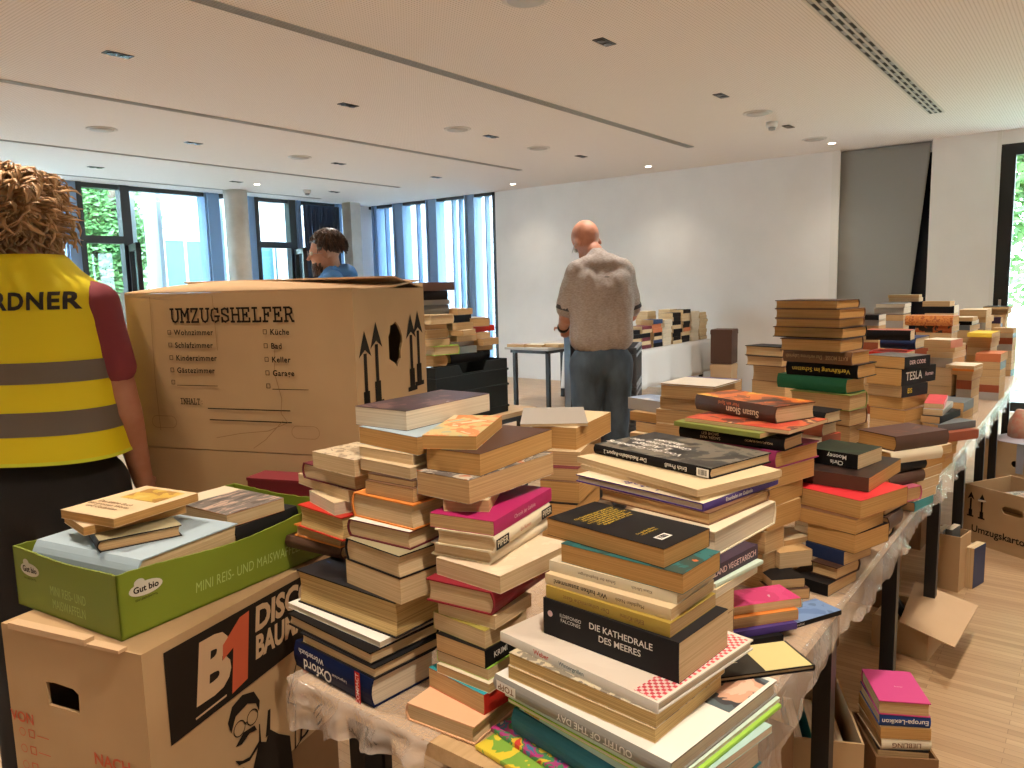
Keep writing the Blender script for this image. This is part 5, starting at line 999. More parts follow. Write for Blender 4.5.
# slab-serif stroke letters for the typewriter print
def sl(x,y,w=.22): return [(x-w/2,y),(x+w/2,y)]
GL={'U':[[(.12,1),(.12,.3),(.2,.08),(.36,0),(.52,.08),(.6,.3),(.6,1)],sl(.12,1),sl(.6,1)],
'M':[[(.1,0),(.1,1),(.36,.45),(.62,1),(.62,0)],sl(.1,0),sl(.62,0),[(0,1),(.12,1)],[(.6,1),(.72,1)]],
'Z':[[(.1,.8),(.1,1),(.6,1),(.1,0),(.62,0),(.62,.22)]],
'G':[[(.6,.78),(.58,.92),(.36,1),(.14,.88),(.06,.5),(.14,.12),(.36,0),(.6,.1),(.6,.42)],[(.38,.42),(.7,.42)],[(.6,1),(.6,.72)]],
'S':[[(.58,.72),(.56,.92),(.34,1),(.12,.9),(.12,.62),(.34,.52),(.58,.4),(.6,.12),(.36,0),(.14,.08),(.12,.3)],[(.6,1),(.6,.7)],[(.1,0),(.1,.28)]],
'H':[[(.12,0),(.12,1)],[(.6,0),(.6,1)],[(.12,.52),(.6,.52)],sl(.12,0),sl(.6,0),sl(.12,1),sl(.6,1)],
'E':[[(.14,0),(.14,1)],[(.02,1),(.58,1),(.58,.78)],[(.02,0),(.62,0),(.62,.24)],[(.14,.52),(.42,.52)],[(.42,.40),(.42,.64)]],
'L':[[(.22,0),(.22,1)],sl(.22,1,.32),[(.06,0),(.64,0),(.64,.28)]],
'F':[[(.16,0),(.16,1)],[(.04,1),(.62,1),(.62,.76)],[(.16,.52),(.44,.52)],[(.44,.40),(.44,.64)],sl(.2,0,.32)],
'R':[[(.14,0),(.14,1)],[(.02,1),(.4,1),(.56,.9),(.56,.62),(.4,.5),(.14,.5)],[(.4,.5),(.6,0),(.7,0)],sl(.14,0)],
'I':[[(.36,0),(.36,1)],sl(.36,0,.44),sl(.36,1,.44)],'N':[[(.12,0),(.12,1),(.6,0),(.6,1)],sl(.12,0),sl(.6,1),[(0,1),(.12,1)]],
'A':[[(.06,0),(.36,1),(.66,0)],[(.18,.36),(.54,.36)],sl(.06,0),sl(.66,0)],'T':[[(.36,0),(.36,1)],[(.06,.76),(.06,1),(.66,1),(.66,.76)],sl(.36,0,.3)],':':[[(.36,.1),(.36,.12)],[(.36,.6),(.36,.62)]]}
def stroke(mb,s,M,x,y,h,w=.10,adv=.80,mi=0,wx=.9):
    for ch in s:
        for pl in GL.get(ch,[]):
            for a,b in zip(pl,pl[1:]):
                a=Vector((x+a[0]*h*wx,y+a[1]*h,0)); b=Vector((x+b[0]*h*wx,y+b[1]*h,0)); d=(b-a); 
                if d.length<1e-6: continue
                d.normalize(); nrm=Vector((-d.y,d.x,0))*w*h/2; e=d*w*h*.45
                mb.add([M@(a-e-nrm),M@(b+e-nrm),M@(b+e+nrm),M@(a-e+nrm)],[(0,1,2,3)],mi)
        x+=adv*h*wx
def rect(mb,M,x0,y0,x1,y1,mi=0,t=.0003): mb.box((x0,y0,0),(x1,y1,t),mi,M)
def ring(mb,M,x,y,w,h,t,mi=0):
    rect(mb,M,x,y,x+w,y+t,mi);rect(mb,M,x,y+h-t,x+w,y+h,mi);rect(mb,M,x,y,x+t,y+h,mi);rect(mb,M,x+w-t,y,x+w,y+h,mi)
def circ(mb,M,x,y,r,t,mi=0,n=18,z=.0003):
    vs=[];fs=[]
    for i in range(n):
        a=2*PI*i/n; vs+= [M@Vector((x+r*math.cos(a),y+r*math.sin(a),z)),M@Vector((x+(r-t)*math.cos(a),y+(r-t)*math.sin(a),z))]
        j=(i+1)%n; fs.append((2*i+1,2*i,2*j,2*j+1))
    mb.add(vs,fs,mi)
def poly(mb,M,pts,mi=0,z=.0003): mb.add([M@Vector((p[0],p[1],z)) for p in pts],[tuple(range(len(pts)))],mi)
# the big removal carton
P=(1.298,1.513); Lb=math.hypot(1.05-1.298,2.197-1.513); ang=math.degrees(math.atan2(2.197-1.513,1.05-1.298))
rag=[(.045*(1+.18*random.uniform(-1,1))*math.cos(2*PI*i/18),.062*(1+.14*random.uniform(-1,1))*math.sin(2*PI*i/18)) for i in range(18)]
big=carton('big brown moving box printed UMZUGSHELFER with a torn hand hole',(P[0],P[1],1.062),ang,Lb,.44,.438,open_=True,holes=[(2,.23,.28,0,0,rag)],flaps=[(3,.20,170),(4,.16,186)])
f=MB(); M=frame((Lb,-.0,.438),(-1,0,0),(0,-1,0))
lid=MB(); n=24; top=[];
for i in range(n+1):
    s=i/n; top.append([(Lb*(1-s),-.002,.4385),(Lb*(1-s),-.06,.445+.010*math.sin(s*5)),(Lb*(1-s),-.22,.452+.014*math.sin(s*4+.5)),(Lb*(1-s)*.99,-.41,.456+.012*math.sin(s*3))])
lid.loft(top,closed=False,caps=False); lo=lid.build('lid_flap',CARDL,big); lo.modifiers.new('s','SOLIDIFY').thickness=.004; baked(lo)
pr=MB(); M=face1(0,0,Lb); h=.438
X=lambda u:(u-15)/705*Lb*1.075-.008; Y=lambda v:(.438)*(1-(v-75)/480)-.006
stroke(pr,'UMZUGSHELFER',M,X(163),Y(156),.036,w=.15,adv=.82,wx=1.13)
def boxline(u,v,word):
    ring(pr,M,X(u),Y(v)-.005,.0115,.0125,.0012)
    if word: addtext(pr,word,M@Matrix.Translation((X(u)+.022,Y(v),.0004)),.0215,0,sx=.98,align='LEFT',spacing=1.12,bold=.018)
    else: rect(pr,M,X(u)+.018,Y(v)-.008,X(u)+.155 if u<300 else X(u)+.13,Y(v)-.0065)
for w_,v in (('Wohnzimmer',188),('Schlafzimmer',227),('Kinderzimmer',266),('Gästezimmer',304),('',342)): boxline(150,v,w_)
for w_,v in (('Küche',188),('Bad',229),('Keller',269),('Garage',309),('',348)): boxline(432,v,w_)
stroke(pr,'INHALT:',M,X(172),Y(408),.0155,w=.13,adv=.80,wx=.92)
rect(pr,M,X(255),Y(421),X(495),Y(418)); rect(pr,M,X(258),Y(456),X(497),Y(453))
pr.build('print',INKB,big)
pr=MB()
for k,(x,y) in enumerate(((.05,.10),(.115,.12),(.335,.13),(.385,.14))): arrow(pr,face2(0,0),x,y,.24)
pr.build('handling_arrows',INKB,big)
# punched but closed second handle, creases
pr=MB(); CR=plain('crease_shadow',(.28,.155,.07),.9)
M=face1(0,0,Lb)
for q in range(24):
    a=stadium(.082,.032)[q%18]; 
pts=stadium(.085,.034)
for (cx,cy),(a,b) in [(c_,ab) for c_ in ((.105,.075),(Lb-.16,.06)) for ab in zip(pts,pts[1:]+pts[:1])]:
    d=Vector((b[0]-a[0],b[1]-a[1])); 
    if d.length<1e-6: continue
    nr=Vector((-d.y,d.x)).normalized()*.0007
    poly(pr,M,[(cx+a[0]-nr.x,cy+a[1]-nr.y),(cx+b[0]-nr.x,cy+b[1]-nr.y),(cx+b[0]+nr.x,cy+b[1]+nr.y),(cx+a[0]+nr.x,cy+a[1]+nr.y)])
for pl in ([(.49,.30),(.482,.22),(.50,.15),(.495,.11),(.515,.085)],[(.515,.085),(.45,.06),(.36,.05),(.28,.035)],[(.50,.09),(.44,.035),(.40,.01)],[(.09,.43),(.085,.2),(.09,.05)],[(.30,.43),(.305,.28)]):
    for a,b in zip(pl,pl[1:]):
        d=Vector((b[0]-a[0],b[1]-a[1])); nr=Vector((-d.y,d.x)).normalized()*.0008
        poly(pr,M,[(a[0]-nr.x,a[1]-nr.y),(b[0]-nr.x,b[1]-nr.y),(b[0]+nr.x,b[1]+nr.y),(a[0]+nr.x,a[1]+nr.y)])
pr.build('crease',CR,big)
# carton below it
low=carton('brown carton under the big moving box',(P[0]+.004,P[1]-.012,.749),ang,Lb+.02,.46,.31,open_=False)
tb=thing('folding_table','folding table under the big moving box','table',(1.385,1.93,0),math.radians(ang))
MB().box((-.43,-.28,.72),(.43,.28,.7485)).build('tabletop',TOPM,tb)
for a in(-.38,.38):
    for b in(-.22,.22): MB().box((a-.02,b-.02,0),(a+.02,b+.02,.72)).build('leg',BLK,tb)
# B1 carton and the green tray on it
BP=(.59,1.29); BL=.372; BW=.55; BA=104.5
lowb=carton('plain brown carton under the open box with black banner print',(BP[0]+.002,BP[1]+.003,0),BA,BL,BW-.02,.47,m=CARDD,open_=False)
b1=carton('brown moving box with black banner, red numeral and drawn moustached man, under the green tray',(BP[0],BP[1],.472),BA,BL,BW,.403,open_=False,holes=[(1,.215,.28,.085,.046,[(-.042,-.023),(.042,-.023),(.044,.015),(.03,.023),(-.02,.026),(-.044,.023)])])
rim=MB(); rim.box((.04,-.006,.403),(.12,.012,.409)); rim.box((.13,-.012,.400),(.34,.008,.412)); rim.build('torn_rim',CARDL,b1)
H=.403; M2=face2(0,0)
pr=MB()
U=lambda x:x*BW/1.0
# black banner
poly(pr,M2,[(.045,.205),(.045,.385),(.53,.385),(.53,.235)],0,.0002)
pr.build('print_banner',INKB,b1)
pr=MB()
addtext(pr,'B',M2@Matrix.Translation((.15,.30,.0008)),.155,0,bold=.05,shear=.15)
addtext(pr,'DISCO',M2@Matrix.Translation((.37,.345,.0008)),.070,0,bold=.04,shear=.15,sx=.92)
addtext(pr,'BAUMARKT',M2@Matrix.Translation((.395,.285,.0008)),.066,0,bold=.04,shear=.15,sx=.72)
poly(pr,M2,[(.105,.222),(.185,.228),(.185,.232),(.105,.226)],0,.0008)
pr.build('print_lettering',CARDL,b1)
pr=MB(); poly(pr,M2,[(.20,.225),(.245,.235),(.262,.375),(.235,.372),(.185,.335),(.182,.305),(.212,.318)],0,.0009)
addtext(pr,'GUT\nUND\nKLEIN',M2@Matrix.Translation((.47,.17,.0008)),.05,0,bold=.03)
pr.build('print_red',INKR,b1)
pr=MB()
for a,b in (((.36,.12),(.40,.20)),((.40,.20),(.41,.24)),((.36,.12),(.385,.10)),((.385,.10),(.375,.0)),((.41,.24),(.53,.26)),((.375,.0),(.50,.05))):
    d=Vector((b[0]-a[0],b[1]-a[1])); nr=Vector((-d.y,d.x)).normalized()*.0016
    poly(pr,M2,[(a[0]-nr.x,a[1]-nr.y),(b[0]-nr.x,b[1]-nr.y),(b[0]+nr.x,b[1]+nr.y),(a[0]+nr.x,a[1]+nr.y)])
addtext(pr,'BC',M2@Matrix.Translation((.43,.03,.0008)),.07,0,shear=.2)
# drawn man: hair, spectacles, moustache, jacket, raised finger
o=(.235,.07)
def PP(l): return [(o[0]+x,o[1]+y) for x,y in l]
poly(pr,M2,PP([(-.045,.075),(-.052,.10),(-.038,.128),(-.008,.138),(.025,.128),(.04,.10),(.036,.078),(.028,.10),(.005,.112),(-.03,.103)]))
circ(pr,M2,o[0]-.022,o[1]+.072,.017,.0022); circ(pr,M2,o[0]+.016,o[1]+.076,.017,.0022); rect(pr,M2,o[0]-.006,o[1]+.073,o[0]+.001,o[1]+.0755)
poly(pr,M2,PP([(-.036,.040),(-.012,.058),(.020,.055),(.026,.042),(.004,.046),(-.018,.036)]))
poly(pr,M2,PP([(-.04,.012),(-.02,.0),(.0,-.004),(.03,.014),(.033,.05),(.036,.05),(.036,.008),(.0,-.012),(-.03,-.004)]))
poly(pr,M2,PP([(-.02,-.015),(-.075,-.045),(-.10,-.12),(.13,-.12),(.125,-.03),(.09,-.005),(.065,.02),(.05,.0),(.03,.012),(.005,-.04)]))
poly(pr,M2,PP([(.05,.01),(.062,.065),(.07,.065),(.064,.01)]))
pr.build('print_man',INKB,b1)
pr=MB(); M1=face1(0,0,BL)
addtext(pr,'VON',M1@Matrix.Translation((.035,.215,.0005)),.03,0,bold=.02); addtext(pr,'NACH',M1@Matrix.Translation((.275,.175,.0005)),.033,0,bold=.02)
for xx,yy in ((.03,.185),(.03,.15),(.03,.115),(.03,.08),(.255,.14),(.255,.105),(.255,.07)):
    circ(pr,M1,xx,yy,.009,.0015); ring(pr,M1,xx+.018,yy-.008,.017,.017,.0018); rect(pr,M1,xx+.042,yy-.001,xx+.075,yy+.0005)
pr.build('print_small',INKR,b1)
GREEN=mottled('green_card',(.16,.22,.015),(.19,.255,.02),3,rough=.5); LGREEN=plain('pale_green_print',(.40,.52,.16),.6)
GPp=(.594,1.368,.8765); GA=95.6+1.0; GL_=.355; GW=.545; GH=.123
tg=thing('fruit_tray','green open cardboard tray with MINI REIS- UND MAISWAFFELN print','box',GPp,math.radians(GA)); 
b=MB(); wl=.004
b.box((0,-GW,0),(GL_,0,.004)); 
def wavy(a,bb,axis,off):
    n=40; lo=[];hi=[]
    for i in range(n+1):
        s=i/n; zz=GH-.012*math.sin(PI*s)**2*(.5 if axis=='x' else 1.4)-.002*noise.noise(Vector((s*30,off,0)))
        if axis=='x': lo.append((GL_*s,off,.0)); hi.append((GL_*s,off,zz))
        else: lo.append((off,-GW*s,.0)); hi.append((off,-GW*s,zz))
    return lo,hi
for ax,o1,o2 in (('x',0,-wl),('x',-GW,-GW+wl),('y',0,wl),('y',GL_-wl,GL_)):
    l1,h1=wavy(0,0,ax,o1); l2,h2=wavy(0,0,ax,o2); b.loft([[l1[i],h1[i],h2[i],l2[i]] for i in range(len(l1))],smooth=False)
b.build('tray',GREEN,tg)
ed=MB()
pr=MB(); M2=face2(0,0,.0008); M1=face1(0,0,GL_,.0008)
addtext(pr,'MINI REIS- UND MAISWAFFELN',M2@Matrix.Translation((.30,.042,.0)),.030,0,sx=.66,spacing=1.05,shear=.15)
addtext(pr,'MINI REIS- UND\nMAISWAFFELN',M1@Matrix.Translation((.19,.040,.0)),.027,0,sx=.62,spacing=1.05)
pr.build('print',LGREEN,tg)
pr=MB()
for M,x in ((M2,.055),(M1,.06)):
    pts=[(x+.034*math.cos(2*PI*i/22),.083+.0135*math.sin(2*PI*i/22)) for i in range(22)]; poly(pr,M,pts,0,.0001); poly(pr,M,[(x-.012+.011*math.cos(2*PI*i/12),.096+.008*math.sin(2*PI*i/12)) for i in range(12)],0,.0001)
    addtext(pr,'Gut bio',M@Matrix.Translation((x,.083,.0005)),.0165,1,bold=.03)
    addtext(pr,'EIN LEBENSMITTEL',M@Matrix.Translation((x,.064,.0005)),.0055,1)
pr.build('logo',[plain('logo_white',(.62,.60,.52),.6),INKB],tg)
# books in the green tray (local coordinates along the tray)
Mg=Matrix.Translation(GPp)@Matrix.Rotation(math.radians(GA),4,'Z')
def tray_book(lx,ly,z,da,*a,**k):
    p=Mg@Vector((lx,ly,0)); book(p.x,p.y,z,GA+da,*a,**k)
G_='books in the green tray'
zt=.911
tray_book(.18,-.14,.881,0,.27,.20,.063,3,'p','brown','t','tan-edged paperback deep in the green tray',group=G_)
tray_book(.175,-.155,zt+.034,5,.31,.25,.064,1,'h','skyblue','c','pale blue clothbound book with rounded spine lying in the green tray',group=G_)
tray_book(.20,-.155,zt+.097,-22,.225,.155,.024,1,'h','darkolive','t','grey hardcover with dark spine, third from the top in the green tray',[('t','Wanderbuch',.14,'umber',.4,.5,90,'f')],group=G_)
tray_book(.215,-.16,zt+.122,-14,.13,.20,.018,3,'p','sand','o','tan paperback directly under the cream cover with a yellow picture',group=G_)
t=book(*(list((Mg@Vector((.20,-.165,0)))[:2])+[zt+.141,GA+4,.165,.20,.018,3,'p','sand','o','cream paperback with yellow flower picture, topmost book in the tray',[('t','Das kleine Buch\nder grossen Worte\nund Gedanken',.085,'brown',.40,.30,0,'f')]]),group=G_)
pic=MB(); pic.box((-.06,-.085,0),(.05,-.01,.0004)); pic.build('cover_picture',artmat('art_flower',[(.42,.22,.05),(.62,.42,.08),(.66,.50,.14),(.55,.16,.06)],24),t).location=(0,0,.0183)
tray_book(.155,-.41,.881,2,.22,.20,.055,3,'h','umber','c','thick cream-edged book in the right half of the green tray',group=G_)
tray_book(.165,-.40,.937,3,.20,.19,.050,2,'h','charcoal','c','dark hardcover under the mountain picture book in the tray',group=G_)
p=Mg@Vector((.185,-.385,0)); t=book(p.x,p.y,.988,GA-3,.225,.155,.030,4,'p','pinkl','c','book with a pink and grey mountain landscape cover in the tray',[('t','Bergwelten',.10,'terra',.72,.6,90,'f')],group=G_)
pic=MB(); pic.box((-.112,-.077,0),(.045,.077,.0004)); pic.build('cover_picture',artmat('art_mountain',[(.10,.09,.09),(.20,.18,.17),(.55,.40,.33),(.42,.34,.30)],30,stretch=(2,.5,1)),t).location=(0,0,.0303)
mr=MB(); mr.box((-.12,-.038,0),(.10,.038,.262)).box((-.122,-.040,.262),(.102,.040,.270)); o=mr.build('red_carton',plain('maroon_card',(.20,.015,.025),.6)); o.location=(1.175,1.655,.749); o.rotation_euler=(0,0,math.radians(ang)); tag(o,'dark red carton standing behind the right end of the green tray','box')
# ---------------------------------------------------------------- back table with the dark crate
def crate(name,label,loc,rz,L,W,H,m,notch=True,group=None):
    t=thing(name,label,'crate',loc,rz,group); b=MB(); w=.008
    b.box((-L/2,-W/2,0),(L/2,W/2,w))
    hs=[(-L/2,H),(-.12,H),(-.09,H-.05),(.09,H-.05),(.12,H),(L/2,H)] if notch else [(-L/2,H),(L/2,H)]
    for sy in(-1,1):
        pts=[(-L/2,w),(L/2,w)]+hs[::-1]; M=frame((0,sy*W/2-(w if sy>0 else 0)+(w if sy<0 else 0)*0,0),(1,0,0),(0,0,1))
        b.prism(pts,w,0,frame((0,sy*W/2+(w if sy<0 else 0),0),(1,0,0),(0,0,1)))
    b.box((-L/2,-W/2+w,w),(-L/2+w,W/2-w,H)); b.box((L/2-w,-W/2+w,w),(L/2,W/2-w,H)); b.build('body',m,t)
    r=MB()
    for z in (.03,H*.5,H-.07): r.box((-L/2-.006,-W/2-.006,z),(L/2+.006,-W/2,z+.012)); r.box((-L/2-.006,-W/2,z),(-L/2,W/2,z+.012)); r.box((L/2,-W/2,z),(L/2+.006,W/2,z+.012))
    r.build('rib',m,t); return t
DKC=plain('dark_crate_plastic',(.016,.019,.019),.6,spec=.15)
t=table(2.55,3.76,2.72,3.45,.75,'folding table under the dark plastic crate, behind the big moving box')
crate('plastic_crate','dark plastic crate with a hand notch, packed with books, beside the big moving box',(3.24,2.98,.7505),0,.62,.40,.32,DKC)
bk=random.Random(11)
def pix(u,v,d):
    c=Vector(((u-512)/FPX,(384-v)/FPX,-1.0)); w=CAMR@c; t=d/(w.x*.7907+w.y*.6122); return Vector((0,0,1.5))+w*t
cc=['cream','umber','tan','slate','brown','white','greyp','olive2','terra','black','lime','ivory','navy','rust','maroon']
# hand-placed piles above the crate: (x,y of near corner, base z, rows top->bottom (cover, thickness, angle, L, W, side, desc))
def pile(x,y,zb,rows,where,group,small=True,cat='book'):
    z=zb; n=len(rows)
    o=['topmost','second','third','fourth','fifth','sixth','seventh','eighth','ninth','tenth','eleventh','twelfth']
    for i,(cv,T,an,L,W,side,desc) in reversed(list(enumerate(rows))):
        a=math.radians(an); cx=x; cy=y
        if side==1: side,L,W=2,W,L
        cx+=.022*math.sin(i*2.3+x*9); cy+=.02*math.cos(i*1.7+x*5); an+=9*math.sin(i*3.1+x*7)
        book(cx,cy,z,an,L,W,T-.0006,side,'p' if T<.05 else 'h',cv,'c' if i%3 else 't','%s, %s in %s'%(desc,o[i],where),None,group,cat,small); z+=T
GB='books heaped on the dark crate'
pile(3.05,2.93,1.073,[('umber',.045,70,.20,.14,1,'brown book'),('black',.050,72,.20,.14,1,'black book with white print'),('greyp',.028,68,.21,.14,1,'grey book'),('slate',.05,70,.19,.13,1,'dark grey book'),('cream',.05,74,.24,.16,3,'cream-edged book'),('brown',.03,60,.20,.14,3,'brown book'),('cream',.05,71,.23,.15,3,'tan-edged book'),('umber',.04,76,.22,.14,3,'dark-edged book'),('lime',.05,70,.24,.17,3,'book with bright green cover'),('tan',.06,70,.24,.17,3,'thick tan-edged book')],'the highest pile on the dark crate',GB)
pile(3.24,2.92,1.073,[('art_speck',.035,95,.18,.13,3,'speckled book'),('black',.045,85,.19,.13,1,'black book with pictures'),('tan',.04,80,.2,.14,3,'tan-edged book'),('cream',.03,98,.21,.15,3,'cream book'),('orange',.035,84,.19,.14,3,'orange-patterned book'),('greyp',.03,90,.22,.15,1,'grey book'),('skyblue',.04,78,.25,.15,1,'book with pale blue glossy cover'),('black',.05,80,.26,.15,1,'black thriller with red lettering')],'the middle pile on the dark crate',GB)
pile(3.43,2.92,1.073,[('greyp',.05,60,.20,.15,3,'grey-brown book'),('red',.035,85,.22,.13,1,'bright red book'),('cream',.035,70,.2,.13,3,'cream-edged book'),('pinkgrey',.04,80,.2,.14,3,'pinkish-brown book'),('maroon',.03,66,.2,.14,3,'dark red book'),('black',.055,82,.2,.13,1,'black book')],'the right-hand pile on the dark crate',GB)
# ---------------------------------------------------------------- grey stacking crates beside the bald man
GREYC=plain('grey_crate_plastic',(.13,.14,.16),.5)
cx,cy=4.70,2.72
for k in range(4):
    t=thing('stacking_crate','grey ribbed stacking crate beside the bald man, '+('topmost','second from top','third from top','lowest')[k]+' of its stack','crate',(cx,cy,.80-k*.27),math.radians(24),'grey stacking crates')
    b=MB(); L,W,H=.50,.34,.262; w=.006; b.box((-L/2,-W/2,0),(L/2,W/2,w)); b.box((-L/2,-W/2,w),(L/2,-W/2+w,H)); b.box((-L/2,W/2-w,w),(L/2,W/2,H)); b.box((-L/2,-W/2+w,w),(-L/2+w,W/2-w,H)); b.box((L/2-w,-W/2+w,w),(L/2,W/2-w,H)); b.build('body',GREYC,t)
    r=MB()
    for z in (.0,.20,.245):
        r.box((-L/2-.014,-W/2-.014,z),(L/2+.014,-W/2,z+.018)); r.box((-L/2-.014,-W/2,z),(-L/2,W/2,z+.018)); r.box((L/2,-W/2,z),(L/2+.014,W/2,z+.018)); r.box((-L/2,W/2,z),(L/2,W/2+.012,z+.018))
    for q in range(7): 
        x=-L/2+L*q/6; r.box((x-.006,-W/2-.013,.018),(x+.006,-W/2,.245))
    for q in range(5):
        y=-W/2+W*q/4; r.box((-L/2-.013,y-.006,.018),(-L/2,y+.006,.245))
    r.build('rib',plain('grey_crate_rib',(.17,.18,.20),.5),t)
o=MB().box((-.32,-.02,0),(.32,.02,1.19)).box((-.36,-.14,0),(-.30,.14,.03)).box((.30,-.14,0),(.36,.14,.03)).build('display_panel',BLK); o.location=(5.05,3.32,0); o.rotation_euler=(0,0,math.radians(38)); tag(o,'narrow black upright panel directly behind the bald man','panel')
# small table and the clothed table by the white wall
t=table(7.3,8.5,5.1,5.75,.75,'small grey table with folded legs by the white wall, left of the bald man',m=plain('grey_laminate',(.42,.40,.38),.4))
for (x,y,a,cv,T,l) in ((7.42,5.62,100,'pinkgrey',.035,'reddish paperback alone on the small grey table'),(7.56,5.16,80,'cream',.04,'cream book at the right of the small grey table'),(7.50,5.40,95,'ivory',.03,'pale book in the middle of the small grey table')):
    book(x,y,.7505,a,.24,.17,T,3,'p',cv,'t',l,None,'books on the small table',small=True)
CX0,CX1,CY0,CY1=7.1,9.45,4.0,4.75
tc=table(CX0+.03,CX1-.03,CY0+.03,CY1-.03,.742,'long table draped with white cloth along the white wall')
mb=MB(); rings=[]; pts=[]
nx,ny=90,24
def edge(s):  # perimeter param
    per=[(CX0,CY0,CX1-CX0,0),(CX1,CY0,0,CY1-CY0),(CX1,CY1,CX0-CX1,0),(CX0,CY1,0,CY0-CY1)]
    out=[]
    for (x,y,dx,dy) in per:
        n=80 if dx else 20
        for i in range(n): out.append((x+dx*i/n,y+dy*i/n,(1 if dy>0 else -1 if dy<0 else 0),(-1 if dx>0 else 1 if dx<0 else 0)))
    return out
E_=edge(0); 
rings.append([(CX0+(CX1-CX0)*.5+(x-CX0-(CX1-CX0)*.5)*.9,CY0+(CY1-CY0)*.5+(y-CY0-(CY1-CY0)*.5)*.9,.7445) for x,y,_,_ in E_]); rings.append([(x,y,.7445) for x,y,_,_ in E_])
for k in range(1,9):
    s=k/8; rings.append([(x+nx_*(.008+.035*s*(1+math.sin(x*11+2*noise.noise(Vector((x*2,y*2,0)))+y*9))),y+ny_*(.008+.03*s*(1+math.sin(x*12+3*noise.noise(Vector((x*2,y,0)))))),.7445-s*(.42+.04*noise.noise(Vector((x,y,0))))) for x,y,nx_,ny_ in E_])
mb.loft(rings,caps=False); mb.add(rings[0],[tuple(range(len(E_)))]); o=mb.build('tablecloth',plain('white_cloth',(.62,.60,.58),.85)); md=o.modifiers.new('s','SOLIDIFY'); md.thickness=.002; md.offset=1; baked(o)
tag(o,'white cloth hanging in soft folds over the long wall table','tablecloth')
GC='books on the clothed table'
cols=[('green',.35,4,'dark green books'),('black',.5,5,'black-backed books'),('navy',.6,6,'blue-backed books'),('cream',.7,7,''),('cream',.7,8,''),('ivory',.6,8,'')]
wh=random.Random(4)
X=6.12
specs=[(7.24,3,'green','green-spined'),(7.50,5,'black','black and grey'),(7.76,6,'maroon','wine-red and black'),(8.02,7,'navy','blue-spined'),(8.28,7,'cream','cream'),(8.54,8,'black','black-topped'),(8.80,9,'black','tallest black-capped'),(9.06,8,'cream','cream-edged'),(9.31,8,'ivory','rightmost')]
OD=['topmost','second','third','fourth','fifth','sixth','seventh','eighth','ninth','tenth']
CN=dict(umber='dark brown',greyp='grey',green='green',black='black',maroon='wine-red',navy='navy blue',cream='cream',ivory='ivory',tan='tan',terra='rust-red')
for (x,n,c,nm) in specs:
    z=.7475
    for i in range(n):
        top=n-1-i; T=wh.uniform(.036,.052); side=1 if (c not in('cream','ivory') and wh.random()<.75) else 3
        cv=c if (side==1 or top==0) else 'cream'
        if wh.random()<.12: cv='terra'
        if wh.random()<.1: cv='black'
        book(x+wh.uniform(-.012,.012),4.13+wh.uniform(-.01,.01),z,0+180+wh.uniform(-4,4),.22,.16,T-.0006,side,'p',cv,'c' if c!='cream' else 'w','small %s book, %s in the %s pile on the white cloth'%(CN[cv],OD[top],nm),None,GC,small=True); z+=T
for (x,n,nm) in ((8.5,8,'back'),(9.1,8,'back right'),(7.75,7,'back middle')):
    z=.7475
    for i in range(n):
        T=wh.uniform(.040,.055); book(x,4.45,z,180+wh.uniform(-4,4),.22,.16,T-.0006,3,'p','cream','c','cream-edged book, %s in the %s row pile on the white cloth'%(OD[n-1-i],nm),None,GC,small=True); z+=T
# stacked boxes right of the cloth
for i,(z,c,l) in enumerate(((0,'cardboard_light','lowest pale box in the stack right of the white cloth'),(.48,'umber','dark brown box in the stack right of the white cloth'))):
    b=MB().box((-.13,-.13,0),(.13,.13,.47 if i==0 else .42)); b.box((-.135,-.135,.40 if i==0 else .36),(.135,.135,.46 if i==0 else .41)); o=b.build('storage_box',CARDL if i==0 else ink2('umber')); o.location=(9.05,3.66,z); o.rotation_euler=(0,0,.1); tag(o,l,'box','boxes right of the white cloth')
# ---------------------------------------------------------------- cartons and books on the floor at the right
def frontbox(label,Pl,ang,L,W,H,name='cardboard_box',m=CARD,holes=(),floor_z=.006,open_=True):
    """Pl: left end of the visible face; ang: direction from the left end to the right end"""
    a=math.radians(ang); Pn=(Pl[0]+math.cos(a)*L,Pl[1]+math.sin(a)*L,Pl[2])
    return carton(label,Pn,ang+180,L,W,H,m,open_,holes,name=name,floor_z=floor_z)
um=frontbox('brown open moving carton lettered Umzugskarton with arrows, on the floor',(4.86,.54,0),-120,.60,.38,.33,holes=[(1,.60-.275,.235,.115,.042)])
pr=MB(); M=face1(0,0,.60)
for x in (.04,.105,.44,.51): arrow(pr,M,x,.15,.15)
addtext(pr,'Umzugskarton',M@Matrix.Translation((.215,.085,.0005)),.056,0,bold=.015); pr.build('print',INKB,um)
a=math.radians(-120); ux=Vector((math.cos(a),math.sin(a),0)); vx=Vector((-ux.y,ux.x,0))
for i,(s,q,dz,cv,an,l) in enumerate(((.18,.12,.0,'navy',20,'dark-backed magazine sloping in the Umzugskarton box'),(.22,.20,.012,'art_city',-12,'grey picture magazine in the Umzugskarton box'),(.36,.2,.024,'white',8,'white magazine lying on top in the Umzugskarton box'),(.40,.14,.036,'cream',-6,'cream book on the right in the Umzugskarton box'))):
    p=Vector((4.86,.54,0))+ux*s+vx*q; book(p.x,p.y,.25+dz,-120+180+an,.26,.19,.0115,3,'p',cv,'w',l,None,'magazines in the moving carton')
for i in range(6):
    p=Vector((4.86,.54,0))+ux*.25+vx*.19; book(p.x,p.y,.008+i*.04,-120+180,.30,.22,.039,3,'p',['tan','brown','navy'][i%3],'t','book buried in the Umzugskarton box below the magazines',None,'buried books in the moving carton',small=True)
